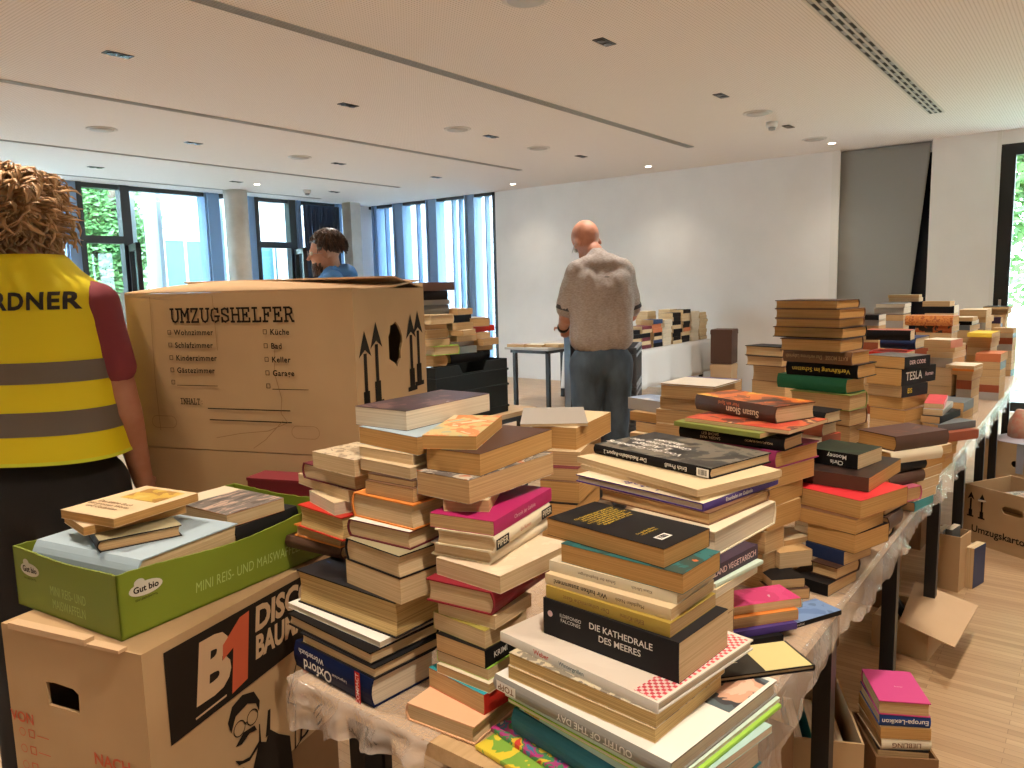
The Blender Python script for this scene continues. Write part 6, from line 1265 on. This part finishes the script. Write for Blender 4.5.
b2=frontbox('closed brown carton with lilac-grey lid behind the Umzugskarton box',(6.25,.62,0),-120,.60,.40,.34,holes=[(1,.60-.30,.20,.13,.045)],open_=False)
M=MB(); M.box((0,-.40,.3405),(.60,0,.345)); M.build('lid',plain('lilac_grey_paper',(.36,.31,.33),.7),b2)
M=MB(); M.box((.28,-.41,.346),(.33,.012,.348)).box((.28,.0012,.14),(.33,.004,.348)); M.build('tape',plain('grey_tape',(.28,.28,.32),.4),b2)
# paper bag on it
mb=MB(); rr=[]
for z,s,tw in ((0,1,0),(.06,1.02,.05),(.12,.9,.1),(.16,.55,.25),(.19,.35,.5)):
    rr.append([(s*(.11*(1 if abs(math.cos(q))>.7 else .8)*math.cos(q+tw)),s*.07*math.sin(q+tw),z) for q in [2*PI*i/20 for i in range(20)]])
mb.loft(rr); o=mb.build('paper_bag',mottled('red_brown_paper',(.45,.13,.08),(.40,.24,.15),18,rough=.8)); o.location=(6.42,.40,.3465); tag(o,'small crumpled red-brown paper bag on the lilac-lidded carton','bag')
fb=frontbox('low open carton with its flap lying out flat, on the floor by the table leg',(3.22,.66,0),-96,.21,.27,.135)
fm=fb.matrix_basis.copy(); fm=Matrix.Translation(fb.location)@Matrix.Rotation(fb.rotation_euler[2],4,'Z')
q=[fm.inverted()@Vector((x_,y_,0)) for x_,y_ in ((3.67,.58),(3.53,.322),(3.07,.347),(3.19,.554))]
MB().prism([(v_.x,v_.y) for v_ in q],.004,z=.137).build('flap',CARDL,fb)
o=book(3.42,.60,.02,0,.18,.13,.03,2,'h','black','w','white-edged dark book standing tilted in the flapped carton',None,None)
if o: o.rotation_euler=(math.radians(55),0,math.radians(20)); o.location=(3.42,.60,.09)
sb=frontbox('small tall brown box packed with upright books beside the table leg',(4.03,.585,0),-100,.135,.15,.27,floor_z=.006)
for i,(cv,dx,l) in enumerate((('cream',.010,'cream-edged book standing upright in the small tall box'),('white',.050,'white-edged book standing upright in the small tall box'),('slate',.090,'dark book standing upright in the small tall box'))):
    a_=math.radians(-100); p=Vector((4.03,.585,0))+Vector((math.cos(a_),math.sin(a_),0))*(dx+.018)+Vector((-math.sin(a_),math.cos(a_),0))*.075
    book(p.x,p.y,.03,0,.26,.115,.030,3,'p',cv,'w',l,None,'upright books in the small box',pose=((0,math.radians(-90),a_),(p.x-.015*math.cos(a_),p.y-.015*math.sin(a_),.14+.012*i)))
book(4.16,.40,.095,0,.20,.13,.04,1,'p','navy','c','dark blue paperback standing on end against the small tall box',None,None,pose=((0,math.radians(-90),math.radians(-105)),(4.155,.385,.101)))
pk=frontbox('open dark carton holding the pile under the bright pink book',(2.17,.420,0),-60,.165,.23,.165,m=CARDD)
x,y=2.17+.5*.0825+.866*.115,.420-.866*.0825+.5*.115; z=.008
for i,(T,cv,side,kind,page,l,tx) in enumerate(((.04,'art_flame',1,'h','t','orange picture book, lowest in the pink-topped pile on the floor',None),(.04,'ivory',1,'h','c','book with a white title band, in the pink-topped pile on the floor',None),(.04,'art_city',1,'p','o','patterned book in the middle of the pink-topped pile on the floor',None),(.045,'art_night',3,'p','t','dark night-sky book under the white lettered one on the floor',None),(.035,'ivory',1,'h','c','white-spined hardcover with brown lettering in the pink-topped pile',[('1','LIEBLING',.5,'brown',.5,.5,180,'f')]),(.035,'tan',3,'p','o','thick tan-edged book beneath the blue encyclopedia on the floor',None),(.035,'oxford2',1,'h','t','blue encyclopedia volume with white title, directly under the pink book',[('1','Europa-Lexikon',.5,'white',.5,.5,180,'f')]),(.042,'pinkcov',3,'h','t','bright pink hardcover on top of the pile on the floor',[('t','Roman',.05,'pinkish',.55,.45,0,'f')]))):
    book(x,y,z,120+(i*5%7-3),.135,.185,T-.0006,side,kind,cv,page,l,tx,'books in the pink-topped pile'); z+=T
ob=frontbox('open carton of books on the floor right of the nearest table leg',(2.00,.62,0),-65,.205,.38,.24)
for i,(dx,cv,l) in enumerate(((.03,'tealdark','dark teal book in the open carton by the leg'),(.085,'teal','teal book with yellow paper inside the open carton'),(.14,'black','black book in the open carton by the leg'))):
    a=math.radians(-65); p=(2.00+math.cos(a)*(dx+.02)-math.sin(a)*.19,.62+math.sin(a)*(dx+.02)+math.cos(a)*.19)
    book(p[0],p[1],.03,0,.17,.24,.03,3,'p',cv,'w',l,None,None,pose=((0,math.radians(-82),math.radians(-65)),(p[0],p[1],.10)))
# boxes under the tables
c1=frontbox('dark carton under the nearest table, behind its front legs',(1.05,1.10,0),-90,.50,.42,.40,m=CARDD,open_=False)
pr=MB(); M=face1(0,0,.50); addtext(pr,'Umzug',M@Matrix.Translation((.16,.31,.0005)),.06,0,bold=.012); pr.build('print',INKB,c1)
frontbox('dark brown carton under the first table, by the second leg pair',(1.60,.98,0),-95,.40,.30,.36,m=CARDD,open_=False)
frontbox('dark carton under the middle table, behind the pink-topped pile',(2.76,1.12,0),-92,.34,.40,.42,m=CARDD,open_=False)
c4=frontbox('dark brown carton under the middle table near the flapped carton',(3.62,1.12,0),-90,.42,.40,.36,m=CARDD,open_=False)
z=.3605
for i,(cv,T,l) in enumerate((('brown',.04,'brown book, lowest on the carton under the middle table'),('tan',.05,'tan-edged book on the carton under the middle table'),('umber',.04,'dark grey-brown book on the carton under the middle table'),('greyp',.05,'white-topped book on the carton under the middle table'))):
    book(3.82,.92,z,100+i*7,.24,.17,T-.0006,1,'p',cv,'c',l,None,'books piled under the middle table'); z+=T
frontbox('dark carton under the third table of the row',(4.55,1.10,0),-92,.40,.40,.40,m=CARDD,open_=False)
# ---------------------------------------------------------------- people
def cap(bm_,p,q,r1,r2,sq=(1,1,1),seg=14):
    p=Vector(p);q=Vector(q); b=bmesh.new()
    for c,r in((p,r1),(q,r2)): bmesh.ops.create_uvsphere(b,u_segments=seg,v_segments=8,radius=r,matrix=Matrix.Translation(c)@Matrix.Diagonal((sq[0],sq[1],sq[2],1)))
    r=bmesh.ops.convex_hull(b,input=b.verts[:])
    gi=[v for v in r['geom_interior'] if isinstance(v,bmesh.types.BMVert)]+[v for v in r['geom_unused'] if isinstance(v,bmesh.types.BMVert)]
    bmesh.ops.delete(b,geom=list(set(gi)),context='VERTS')
    b.verts.index_update(); vs=[v.co.copy() for v in b.verts]; fs=[tuple(v.index for v in f.verts) for f in b.faces]; bm_.add(vs,fs,0,True); b.free()
def ell(mb,c,r,rot=None):
    b=bmesh.new(); M=Matrix.Translation(Vector(c))@(rot or Matrix.Identity(4))@Matrix.Diagonal((*r,1)); bmesh.ops.create_uvsphere(b,u_segments=20,v_segments=12,radius=1,matrix=M)
    b.verts.index_update(); mb.add([v.co.copy() for v in b.verts],[tuple(v.index for v in f.verts) for f in b.faces],0,True); b.free()
def skin(name,mb,m,parent,vox=.012,sm=6,disp=None):
    o=mb.build(name,m,parent); r=o.modifiers.new('r','REMESH'); r.mode='VOXEL'; r.voxel_size=vox; r.use_smooth_shade=True
    s=o.modifiers.new('s','SMOOTH'); s.iterations=sm; s.factor=.5
    baked(o)
    if disp:
        A,f=disp
        for v in o.data.vertices:
            c=v.co; n_=noise.noise(Vector((c.x*f,c.y*f,c.z*f*.55)))+.5*noise.noise(Vector((c.x*f*2.3,c.y*f*2.3,c.z*f*.9+5))); v.co=c+v.normal*A*n_
    for p_ in o.data.polygons: p_.use_smooth=True
    return o
SKINM=mottled('skin',(.50,.22,.14),(.56,.27,.18),25,rough=.55,spec=.35); SKINM2=mottled('skin_fair',(.48,.25,.17),(.54,.30,.21),25,rough=.55,spec=.35)
def hand(mb,wr,dirn,palm,s=1,curl=.5,side=1):
    """wrist, direction of fingers, palm normal"""
    wr=Vector(wr);d=Vector(dirn).normalized();pn=Vector(palm).normalized();x=d.cross(pn).normalized()
    for k in (-.6,0,.6): cap(mb,wr+x*k*.022*s,wr+d*.085*s+x*k*.04*s,.017*s,.014*s)
    for k,l in ((-1.5,.062),(-.5,.074),(.5,.078),(1.5,.068)):
        b=wr+d*.09*s+x*k*.019*s; c=(d*math.cos(curl)+pn*math.sin(curl)).normalized(); e=(d*math.cos(curl*2)+pn*math.sin(curl*2)).normalized()
        m_=b+c*l*.55*s; cap(mb,b-d*.01*s,m_,.0095*s,.0085*s,seg=8); cap(mb,m_,m_+e*l*.5*s,.0085*s,.007*s,seg=8)
    t0=wr+d*.025*s+x*side*.03*s; t1=t0+(d*.7+x*side*.7).normalized()*.045*s; cap(mb,t0,t1,.012*s,.010*s,seg=8); cap(mb,t1,t1+(d*.9+x*side*.1+pn*.4).normalized()*.035*s,.010*s,.008*s,seg=8)
def headmesh(mb,c,s=1,R=None,jaw=1.0):
    """c: head centre (local), R: rotation; face along +Y"""
    R=R or Matrix.Identity(4); c=Vector(c)
    def q(x,y,z): return c+(R@Vector((x,y,z)))*s
    ell(mb,q(0,-.012,.03),(.076*s,.096*s,.090*s),R); ell(mb,q(0,.022,-.045),(.058*s,.066*s,.070*s),R); ell(mb,q(0,.045,-.088),(.032*s,.034*s,.024*s*jaw),R)
    cap(mb,q(0,.084,.012),q(0,.108,-.022),.009*s,.014*s,seg=10); cap(mb,q(-.02,.082,.028),q(.02,.082,.028),.012*s,.012*s,seg=8)
    cap(mb,q(-.018,.079,-.058),q(.018,.079,-.058),.011*s,.011*s,seg=8)
    for sx in(-1,1):
        ell(mb,q(sx*.078,-.008,-.012),(.010*s,.020*s,.032*s),R@Matrix.Rotation(-.2,4,'X'))
def face_bits(par,c,s,R,lip=(.42,.14,.11),iris=(.08,.06,.04)):
    c=Vector(c)
    for sx in(-1,1):
        mb=MB(); e=c+(R@Vector((sx*.030,.082,.010)))*s; ell(mb,e,(.0125*s,.0125*s,.0125*s)); mb.build('eye',plain('eye_white',(.7,.68,.65),.2),par)
        mb=MB(); ell(mb,e+(R@Vector((0,.009,0)))*s,(.006*s,.006*s,.006*s)); mb.build('iris',plain('iris',iris,.2),par)
def ringat(cx,cy,z,a,b,n=36,ex=2.4,tw=0):
    out=[]
    for i in range(n):
        t=2*PI*i/n; c,s_=math.cos(t),math.sin(t); out.append((cx+a*abs(c)**(2/ex)*(1 if c>0 else -1),cy+b*abs(s_)**(2/ex)*(1 if s_>0 else -1),z))
    return out
DARKC=plain('black_trousers',(.014,.014,.017),.85); SHOE=plain('shoe_black',(.02,.018,.018),.5)
def legs(t,h,m,spread=.1,shoe=SHOE,name='trousers',fold=.004,hipw=1.0,thick=1.0):
    mb=MB(); k=h/1.8
    ell(mb,(0,0,.93*k),(.165*k*hipw,.125*k,.13*k))
    for sx in(-1,1):
        cap(mb,(sx*.085*k,0,.90*k),(sx*spread,.01,.50*k),.095*k*thick,.066*k*thick); cap(mb,(sx*spread,.01,.50*k),(sx*(spread+.01),-.01,.09*k),.066*k*thick,.055*k*thick)
        ell(mb,(sx*.075*k,-.035*k,.87*k),(.085*k,.085*k,.12*k))
    skin(name,mb,m,t,.014,4,(fold,14))
    for sx in(-1,1):
        s=MB(); cap(s,(sx*(spread+.01),-.045,.045),(sx*(spread+.02),.13,.035),.045,.036,(1,1,.8)); skin('shoe',s,shoe,t,.010,2)
# -- person in the yellow vest, seen from behind; local +Y is where the person faces
fx=math.atan2(.607,.784)-PI/2
wp=thing('person','x vest lettered ORDNER, maroon T-shirt and black trousers, long wavy blond hair','person',(.805,2.20,0),fx+.02)
wp['label']='person from behind in yellow vest lettered ORDNER, maroon T-shirt, wavy blond hair, black trousers'
legs(wp,1.92,DARKC,.11,hipw=1.22,thick=1.2)
mb=MB(); headmesh(mb,(-.065,.075,1.705),1.02); cap(mb,(0,0,1.52),(-.05,.05,1.66),.062,.055); ell(mb,(0,0,1.30),(.16,.10,.2)); ell(mb,(0,0,1.50),(.15,.08,.05))
for sx in(-1,1):
    el=(sx*.212,.02,1.20); wr=(sx*.205,.10,.98)
    cap(mb,(sx*.17,0,1.48),el,.052,.041); cap(mb,el,wr,.043,.028); hand(mb,wr,(0,.5,-.8),(-sx,0,0),1,.4,1)
skin('body',mb,SKINM,wp,.009,5)
face_bits(wp,(-.065,.075,1.705),1.02,Matrix.Identity(4))
mb=MB(); ell(mb,(0,0,1.38),(.172,.112,.17)); ell(mb,(0,0,1.18),(.16,.115,.2)); ell(mb,(0,0,1.49),(.160,.085,.055))
for sx in(-1,1): cap(mb,(sx*.168,0,1.475),(sx*.205,.01,1.31),.062,.052)
skin('t_shirt',mb,plain('maroon_cotton',(.25,.045,.065),.85),wp,.012,4,(.004,16))
VP=[(1.085,.218,.155),(1.14,.215,.152),(1.24,.208,.147),(1.34,.203,.142),(1.44,.200,.135),(1.50,.190,.125),(1.53,.172,.115),(1.56,.128,.105),(1.605,.088,.09)]
def vring(z):
    for (z0,a0,b0),(z1,a1,b1) in zip(VP,VP[1:]):
        if z0<=z<=z1: t=(z-z0)/(z1-z0); return a0+(a1-a0)*t,b0+(b1-b0)*t
    return VP[-1][1:]
def wob(x,z): return .006*noise.noise(Vector((x*9,z*5,1)))+.004*noise.noise(Vector((x*5,z*24,4)))
def vpt(t,z,off=0,n=2.5):
    a,b=vring(z); c,s_=math.cos(t),math.sin(t); x=(a+off)*abs(c)**(2/n)*(1 if c>0 else -1); y=(b+off)*abs(s_)**(2/n)*(1 if s_>0 else -1)
    w=wob(x,z); return (x*(1+w*2),y*(1+w*4),z+.02*(1-abs(c))*(1 if z<1.1 else 0)*0)
mb=MB(); zs=[1.085+.520*i/40 for i in range(41)]; mb.loft([[vpt(2*PI*i/72,z) for i in range(72)] for z in zs],caps=False)
o=mb.build('safety_vest',plain('hi_vis_yellow',(.92,.76,.01),.6),wp); md=o.modifiers.new('s','SOLIDIFY'); md.thickness=.003; md.offset=0; baked(o)
for z0,z1 in ((1.288,1.340),(1.158,1.218)):
    mb=MB(); mb.loft([[vpt(2*PI*i/72,z,.0035) for i in range(72)] for z in [z0+(z1-z0)*k/6 for k in range(7)]],caps=False); mb.build('reflective_band',plain('reflective_grey',(.17,.14,.115),.5),wp)
mb=MB(); mb.loft([[vpt(2*PI*i/72,z,.003) for i in range(72)] for z in (1.085,1.094)],caps=False); mb.build('vest_hem',plain('hem_yellow',(.8,.85,.05),.6),wp)
vs,fs=textmesh('ORDNER',bold=.035,spacing=1.12)
mb=MB(); out=[]
b=bmesh.new(); bv=[b.verts.new(v) for v in vs]
for f_ in fs:
    try: b.faces.new([bv[i] for i in f_])
    except ValueError: pass
bmesh.ops.triangulate(b,faces=b.faces[:]); bmesh.ops.subdivide_edges(b,edges=b.edges[:],cuts=2,use_grid_fill=True); b.verts.index_update()
def onv(x,z):
    a,bb=vring(z); q=max(0,1-abs(x/(a))**2.5)**(1/2.5); w=wob(x,z); return Vector((x,-(bb)*q*(1+w*4)-.0055,z))
mb.add([onv(v.co.x*.052+.060,1.487+v.co.y*.058) for v in b.verts],[tuple(v.index for v in f_.verts) for f_ in b.faces]); b.free()
mb.v=[(x,y,z) for x,y,z in mb.v]; mb.build('vest_lettering',plain('vest_black',(.02,.02,.02),.6),wp)
# hair: many curved tapering locks
def lock(mb,p,d,l,r,curl,rng):
    p=Vector(p);d=Vector(d).normalized(); side=d.orthogonal().normalized(); rings=[]; n=6; seg=7
    ph=rng.uniform(0,6)
    for k in range(seg+1):
        s=k/seg; rr=r*(1-.85*s**1.5)*(.6+.4*min(1,s*4)); x=d.orthogonal().normalized(); y=d.cross(x)
        rings.append([p+rr*(x*math.cos(2*PI*i/n)*1.5+y*math.sin(2*PI*i/n)*.6) for i in range(n)])
        p=p+d*l/seg; d=(d+Vector((0,0,-.16))+side*curl*math.sin(s*5+ph)*.5+Vector((rng.gauss(0,.05),rng.gauss(0,.05),0))).normalized()
    mb.loft(rings)
def wig(par,c,s,m,n,rng,L=(.08,.14),curl=.6,face=.55,r=.011,low=-.75,puff=1.0,name='hair'):
    c=Vector(c); mb=MB(); ell(mb,c+Vector((0,-.02,.035))*s,(.084*s*puff,.100*s*puff,.092*s*puff))
    for i in range(n):
        while True:
            v=Vector((rng.gauss(0,1),rng.gauss(0,1),rng.gauss(0,1))).normalized()
            if v.z>low and not (v.y>face and v.z<.45): break
        p=c+Vector((v.x*.078*puff,v.y*.096*puff-.015,v.z*.090*puff+.03))*s
        tdir=Vector((v.x*.55,v.y*.55-.1,-.55+v.z*.5)); lock(mb,p,tdir,rng.uniform(*L)*s,r*s*rng.uniform(.7,1.2),curl,rng)
    return mb.build(name,m,par)
HAIR=mottled('blond_hair',(.28,.145,.06),(.64,.40,.20),34,rough=.5,stretch=(1,1,.3),lo=.3,hi=.7)
wig(wp,(-.065,.07,1.708),1.08,HAIR,1500,random.Random(3),(.06,.12),1.5,.6,.0065,-.9,.97)
# -- bald man, from behind, head bowed to the left
bmn=thing('person','bald man from behind in a pale checked short-sleeved shirt and blue jeans, head bowed','person',(4.235,2.54,0),math.atan2(.607,.784)-PI/2+.18)
JEAN=mottled('blue_denim',(.03,.045,.065),(.08,.12,.17),9,rough=.85,stretch=(1,1,.4))
legs(bmn,1.96,JEAN,.10,hipw=1.06,thick=1.18)
Rh=Matrix.Rotation(.30,4,'Z')@Matrix.Rotation(-.72,4,'X')@Matrix.Rotation(-.10,4,'Y')
HC=(-.06,.105,1.77)
mb=MB(); headmesh(mb,HC,1.12,Rh); cap(mb,(0,-.01,1.56),(-.035,.045,1.70),.068,.064); ell(mb,(0,0,1.35),(.17,.11,.22))
cap(mb,(-.12,0,1.58),(.12,0,1.58),.06,.06)
for sx,el,wr in((-1,(-.215,.05,1.29),(-.19,.25,1.21)),(1,(.215,.05,1.29),(.17,.25,1.24))):
    cap(mb,(sx*.160,0,1.57),el,.058,.050); cap(mb,el,wr,.050,.033); hand(mb,wr,(-sx*.35,.9,-.15),(0,.1,-1),1.05,.6,-sx)
skin('body',mb,SKINM,bmn,.010,5); face_bits(bmn,HC,1.12,Rh)
SHIRT=mottled('pale_check_shirt',(.33,.28,.25),(.46,.40,.37),60,rough=.9,stretch=(1,1,3))
mb=MB(); ell(mb,(0,0,1.43),(.190,.13,.20)); ell(mb,(0,0,1.20),(.175,.13,.17)); cap(mb,(0,0,1.28),(0,0,1.15),.130,.145,(1.34,1,1)); cap(mb,(-.115,-.01,1.575),(.115,-.01,1.575),.070,.070); cap(mb,(0,-.01,1.62),(-.02,.02,1.665),.080,.070)
for sx in(-1,1): cap(mb,(sx*.02,-.01,1.625),(sx*.15,-.01,1.585),.075,.066); cap(mb,(sx*.10,-.02,1.50),(sx*.095,-.01,1.16),.105,.115)
for sx,el in((-1,(-.212,.04,1.345)),(1,(.212,.04,1.345))): cap(mb,(sx*.160,0,1.565),el,.072,.074)
skin('shirt',mb,SHIRT,bmn,.012,4,(.009,15))
for sx,el in((-1,(-.216,.043,1.325)),(1,(.216,.043,1.325))):
    mb=MB(); d=(Vector(el)-Vector((sx*.160,0,1.565))).normalized(); mb.tube(Vector(el)-d*.035,Vector(el)-d*.02+d*.01,.073,.074,24); mb.build('sleeve_hem',plain('dark_hem',(.06,.06,.07),.9),bmn)
mb=MB(); d=(Vector((-.19,.25,1.20))-Vector((-.222,.05,1.28))).normalized(); p=Vector((-.19,.25,1.20))-d*.03; mb.tube(p-d*.01,p+d*.012,.040,.038,20); mb.build('wristwatch',BLK,bmn)
mb=MB(); mb.box((-.012,-.146,1.535),(.012,-.122,1.539)); mb.build('hanger_loop',BLK,bmn)
mb=MB(); c=Vector(HC)
for sx in(-1,1): cap(mb,c+(Rh@Vector((sx*.086,.02,.0))),c+(Rh@Vector((sx*.062,.105,.004))),.0025,.0025,seg=6)
mb.build('spectacles',plain('thin_metal',(.4,.4,.4),.3,metal=1),bmn)
# pocket seams of the jeans
# -- bearded man behind the big carton, in profile
bd=thing('person','bearded brown-haired man with glasses in a blue hooded jacket, in profile','person',(3.66,4.47,0),.66+.22)
legs(bd,1.88,plain('dark_trousers',(.03,.03,.04),.9))
mb=MB(); HB=(0,.05,1.76); Rb=Matrix.Rotation(-.12,4,'X'); headmesh(mb,HB,1.12,Rb); cap(mb,(0,-.01,1.60),(0,.02,1.80),.066,.058); ell(mb,(0,0,1.45),(.17,.11,.22))
for sx in(-1,1):
    cap(mb,(sx*.19,0,1.57),(sx*.25,.05,1.30),.055,.045); cap(mb,(sx*.25,.05,1.30),(sx*.2,.27,1.12),.045,.03); hand(mb,(sx*.2,.27,1.12),(-sx*.2,.9,-.1),(0,0,-1),1,.5,-sx)
skin('body',mb,SKINM2,bd,.010,5); face_bits(bd,HB,1.12,Rb)
HOOD=plain('blue_jacket_cloth',(.06,.20,.50),.8)
mb=MB(); ell(mb,(0,0,1.44),(.21,.14,.24)); ell(mb,(0,0,1.20),(.19,.14,.2)); cap(mb,(-.15,-.01,1.56),(.15,-.01,1.56),.075,.075)
for sx in(-1,1): cap(mb,(sx*.19,0,1.56),(sx*.25,.05,1.30),.075,.062); cap(mb,(sx*.25,.05,1.30),(sx*.2,.24,1.12),.062,.045)
skin('jacket',mb,HOOD,bd,.012,4,(.006,14))
mb=MB(); ell(mb,(0,-.09,1.60),(.13,.09,.085)); cap(mb,(-.09,-.02,1.64),(-.07,.07,1.57),.03,.03); cap(mb,(.09,-.02,1.64),(.07,.07,1.57),.03,.03); skin('hood',mb,HOOD,bd,.010,4,(.006,18))
BRH=mottled('brown_hair',(.030,.016,.010),(.11,.055,.03),40,rough=.45,stretch=(1,1,.3))
wig(bd,(0,.04,1.800),1.17,BRH,700,random.Random(9),(.03,.055),.25,.62,.007,-.30,1.0)
mb=MB(); c=Vector(HB); rg=random.Random(2)
for i in range(170):
    a=rg.uniform(-1.5,1.5); zz=rg.uniform(-.115,-.05); p=c+(Rb@Vector((.060*math.sin(a),.022+.062*math.cos(a),zz)))*1.12; lock(mb,p,(math.sin(a)*.4,math.cos(a)*.4,-1),.035,.006,.2,rg)
mb.build('beard',BRH,bd)
mb=MB()
for sx in(-1,1):
    e=c+(Rb@Vector((sx*.031,.104,.012)))*1.12; n=18
    for i in range(n): 
        a0,a1=2*PI*i/n,2*PI*(i+1)/n; mb.tube(e+Rb@Vector((.023*math.cos(a0),0,.019*math.sin(a0))),e+Rb@Vector((.023*math.cos(a1),0,.019*math.sin(a1))),.0015,n=5)
    mb.tube(e+Rb@Vector((sx*.023,0,0)),c+(Rb@Vector((sx*.082,-.0,.0)))*1.12,.0015,n=5)
mb.build('spectacles',plain('thin_metal',(.4,.4,.4),.3,metal=1),bd)
# ---------------------------------------------------------------- light
for x in (.62,2.48,4.34,6.2,7.9):
    for y in (.12,2.56,4.99,7.35):
        e=SPOTE.get((x,y),110)
        if e: spot(x,y,e,105,tgt=(x,y,0),col=(1,.84,.65) if x<3 else (1,.92,.82))
for x,y in ((.62,-2.2),(2.48,-2.2),(4.34,-2.2),(6.2,-2.2),(-1.2,.12),(-1.2,2.56)): spot(x,y,90,105)
wd=bpy.data.worlds.new('sky'); SC.world=wd; wd.use_nodes=True; nt=wd.node_tree; bg=nt.nodes['Background']
tc=N(nt,'ShaderNodeTexCoord'); sp=N(nt,'ShaderNodeSeparateXYZ'); cr=N(nt,'ShaderNodeValToRGB'); cr.color_ramp.elements[0].position=0; cr.color_ramp.elements[0].color=(.90,.96,1,1); cr.color_ramp.elements[1].position=.6; cr.color_ramp.elements[1].color=(.62,.80,1,1)
nt.links.new(tc.outputs['Generated'],sp.inputs[0]); nt.links.new(sp.outputs[2],cr.inputs[0]); nt.links.new(cr.outputs[0],bg.inputs[0]); bg.inputs[1].default_value=WORLD
def portal(x,y,z,rx,ry,rz,w,h):
    l=bpy.data.lights.new('portal','AREA'); l.shape='RECTANGLE'; l.size=w; l.size_y=h; l.cycles.is_portal=True; o=bpy.data.objects.new('portal',l); COL.objects.link(o); o.location=(x,y,z); o.rotation_euler=(rx,ry,rz)
portal(4.75,Y1+.3,1.5,-PI/2,0,0,9.1,3.0); portal(X1+.35,9.3,1.5,PI/2,0,PI/2,3.0,3.0); portal(X1+.32,-.26,1.45,PI/2,0,PI/2,2.3,2.8)
# ---------------------------------------------------------------- camera
cam=bpy.data.cameras.new('camera'); cam.sensor_width=36; cam.lens=FPX*36/1024; cam.clip_start=.02
co=bpy.data.objects.new('camera',cam); COL.objects.link(co); SC.camera=co; M=CAMR.to_4x4(); M.translation=(0,0,1.5); co.matrix_world=M
SC.view_settings.view_transform='Standard'; SC.view_settings.look='None'; SC.view_settings.gamma=1; SC.view_settings.exposure=EXPO
SC.view_settings.use_curve_mapping=False
SC.cycles.use_denoising=True; SC.cycles.max_bounces=8; SC.cycles.transparent_max_bounces=16; SC.cycles.sample_clamp_indirect=6

if RESTMB.v:
    o=RESTMB.build('book_heap',RESTM); o['kind']='stuff'; tag(o,'further tan-edged books packed low and far back in the piles','books')
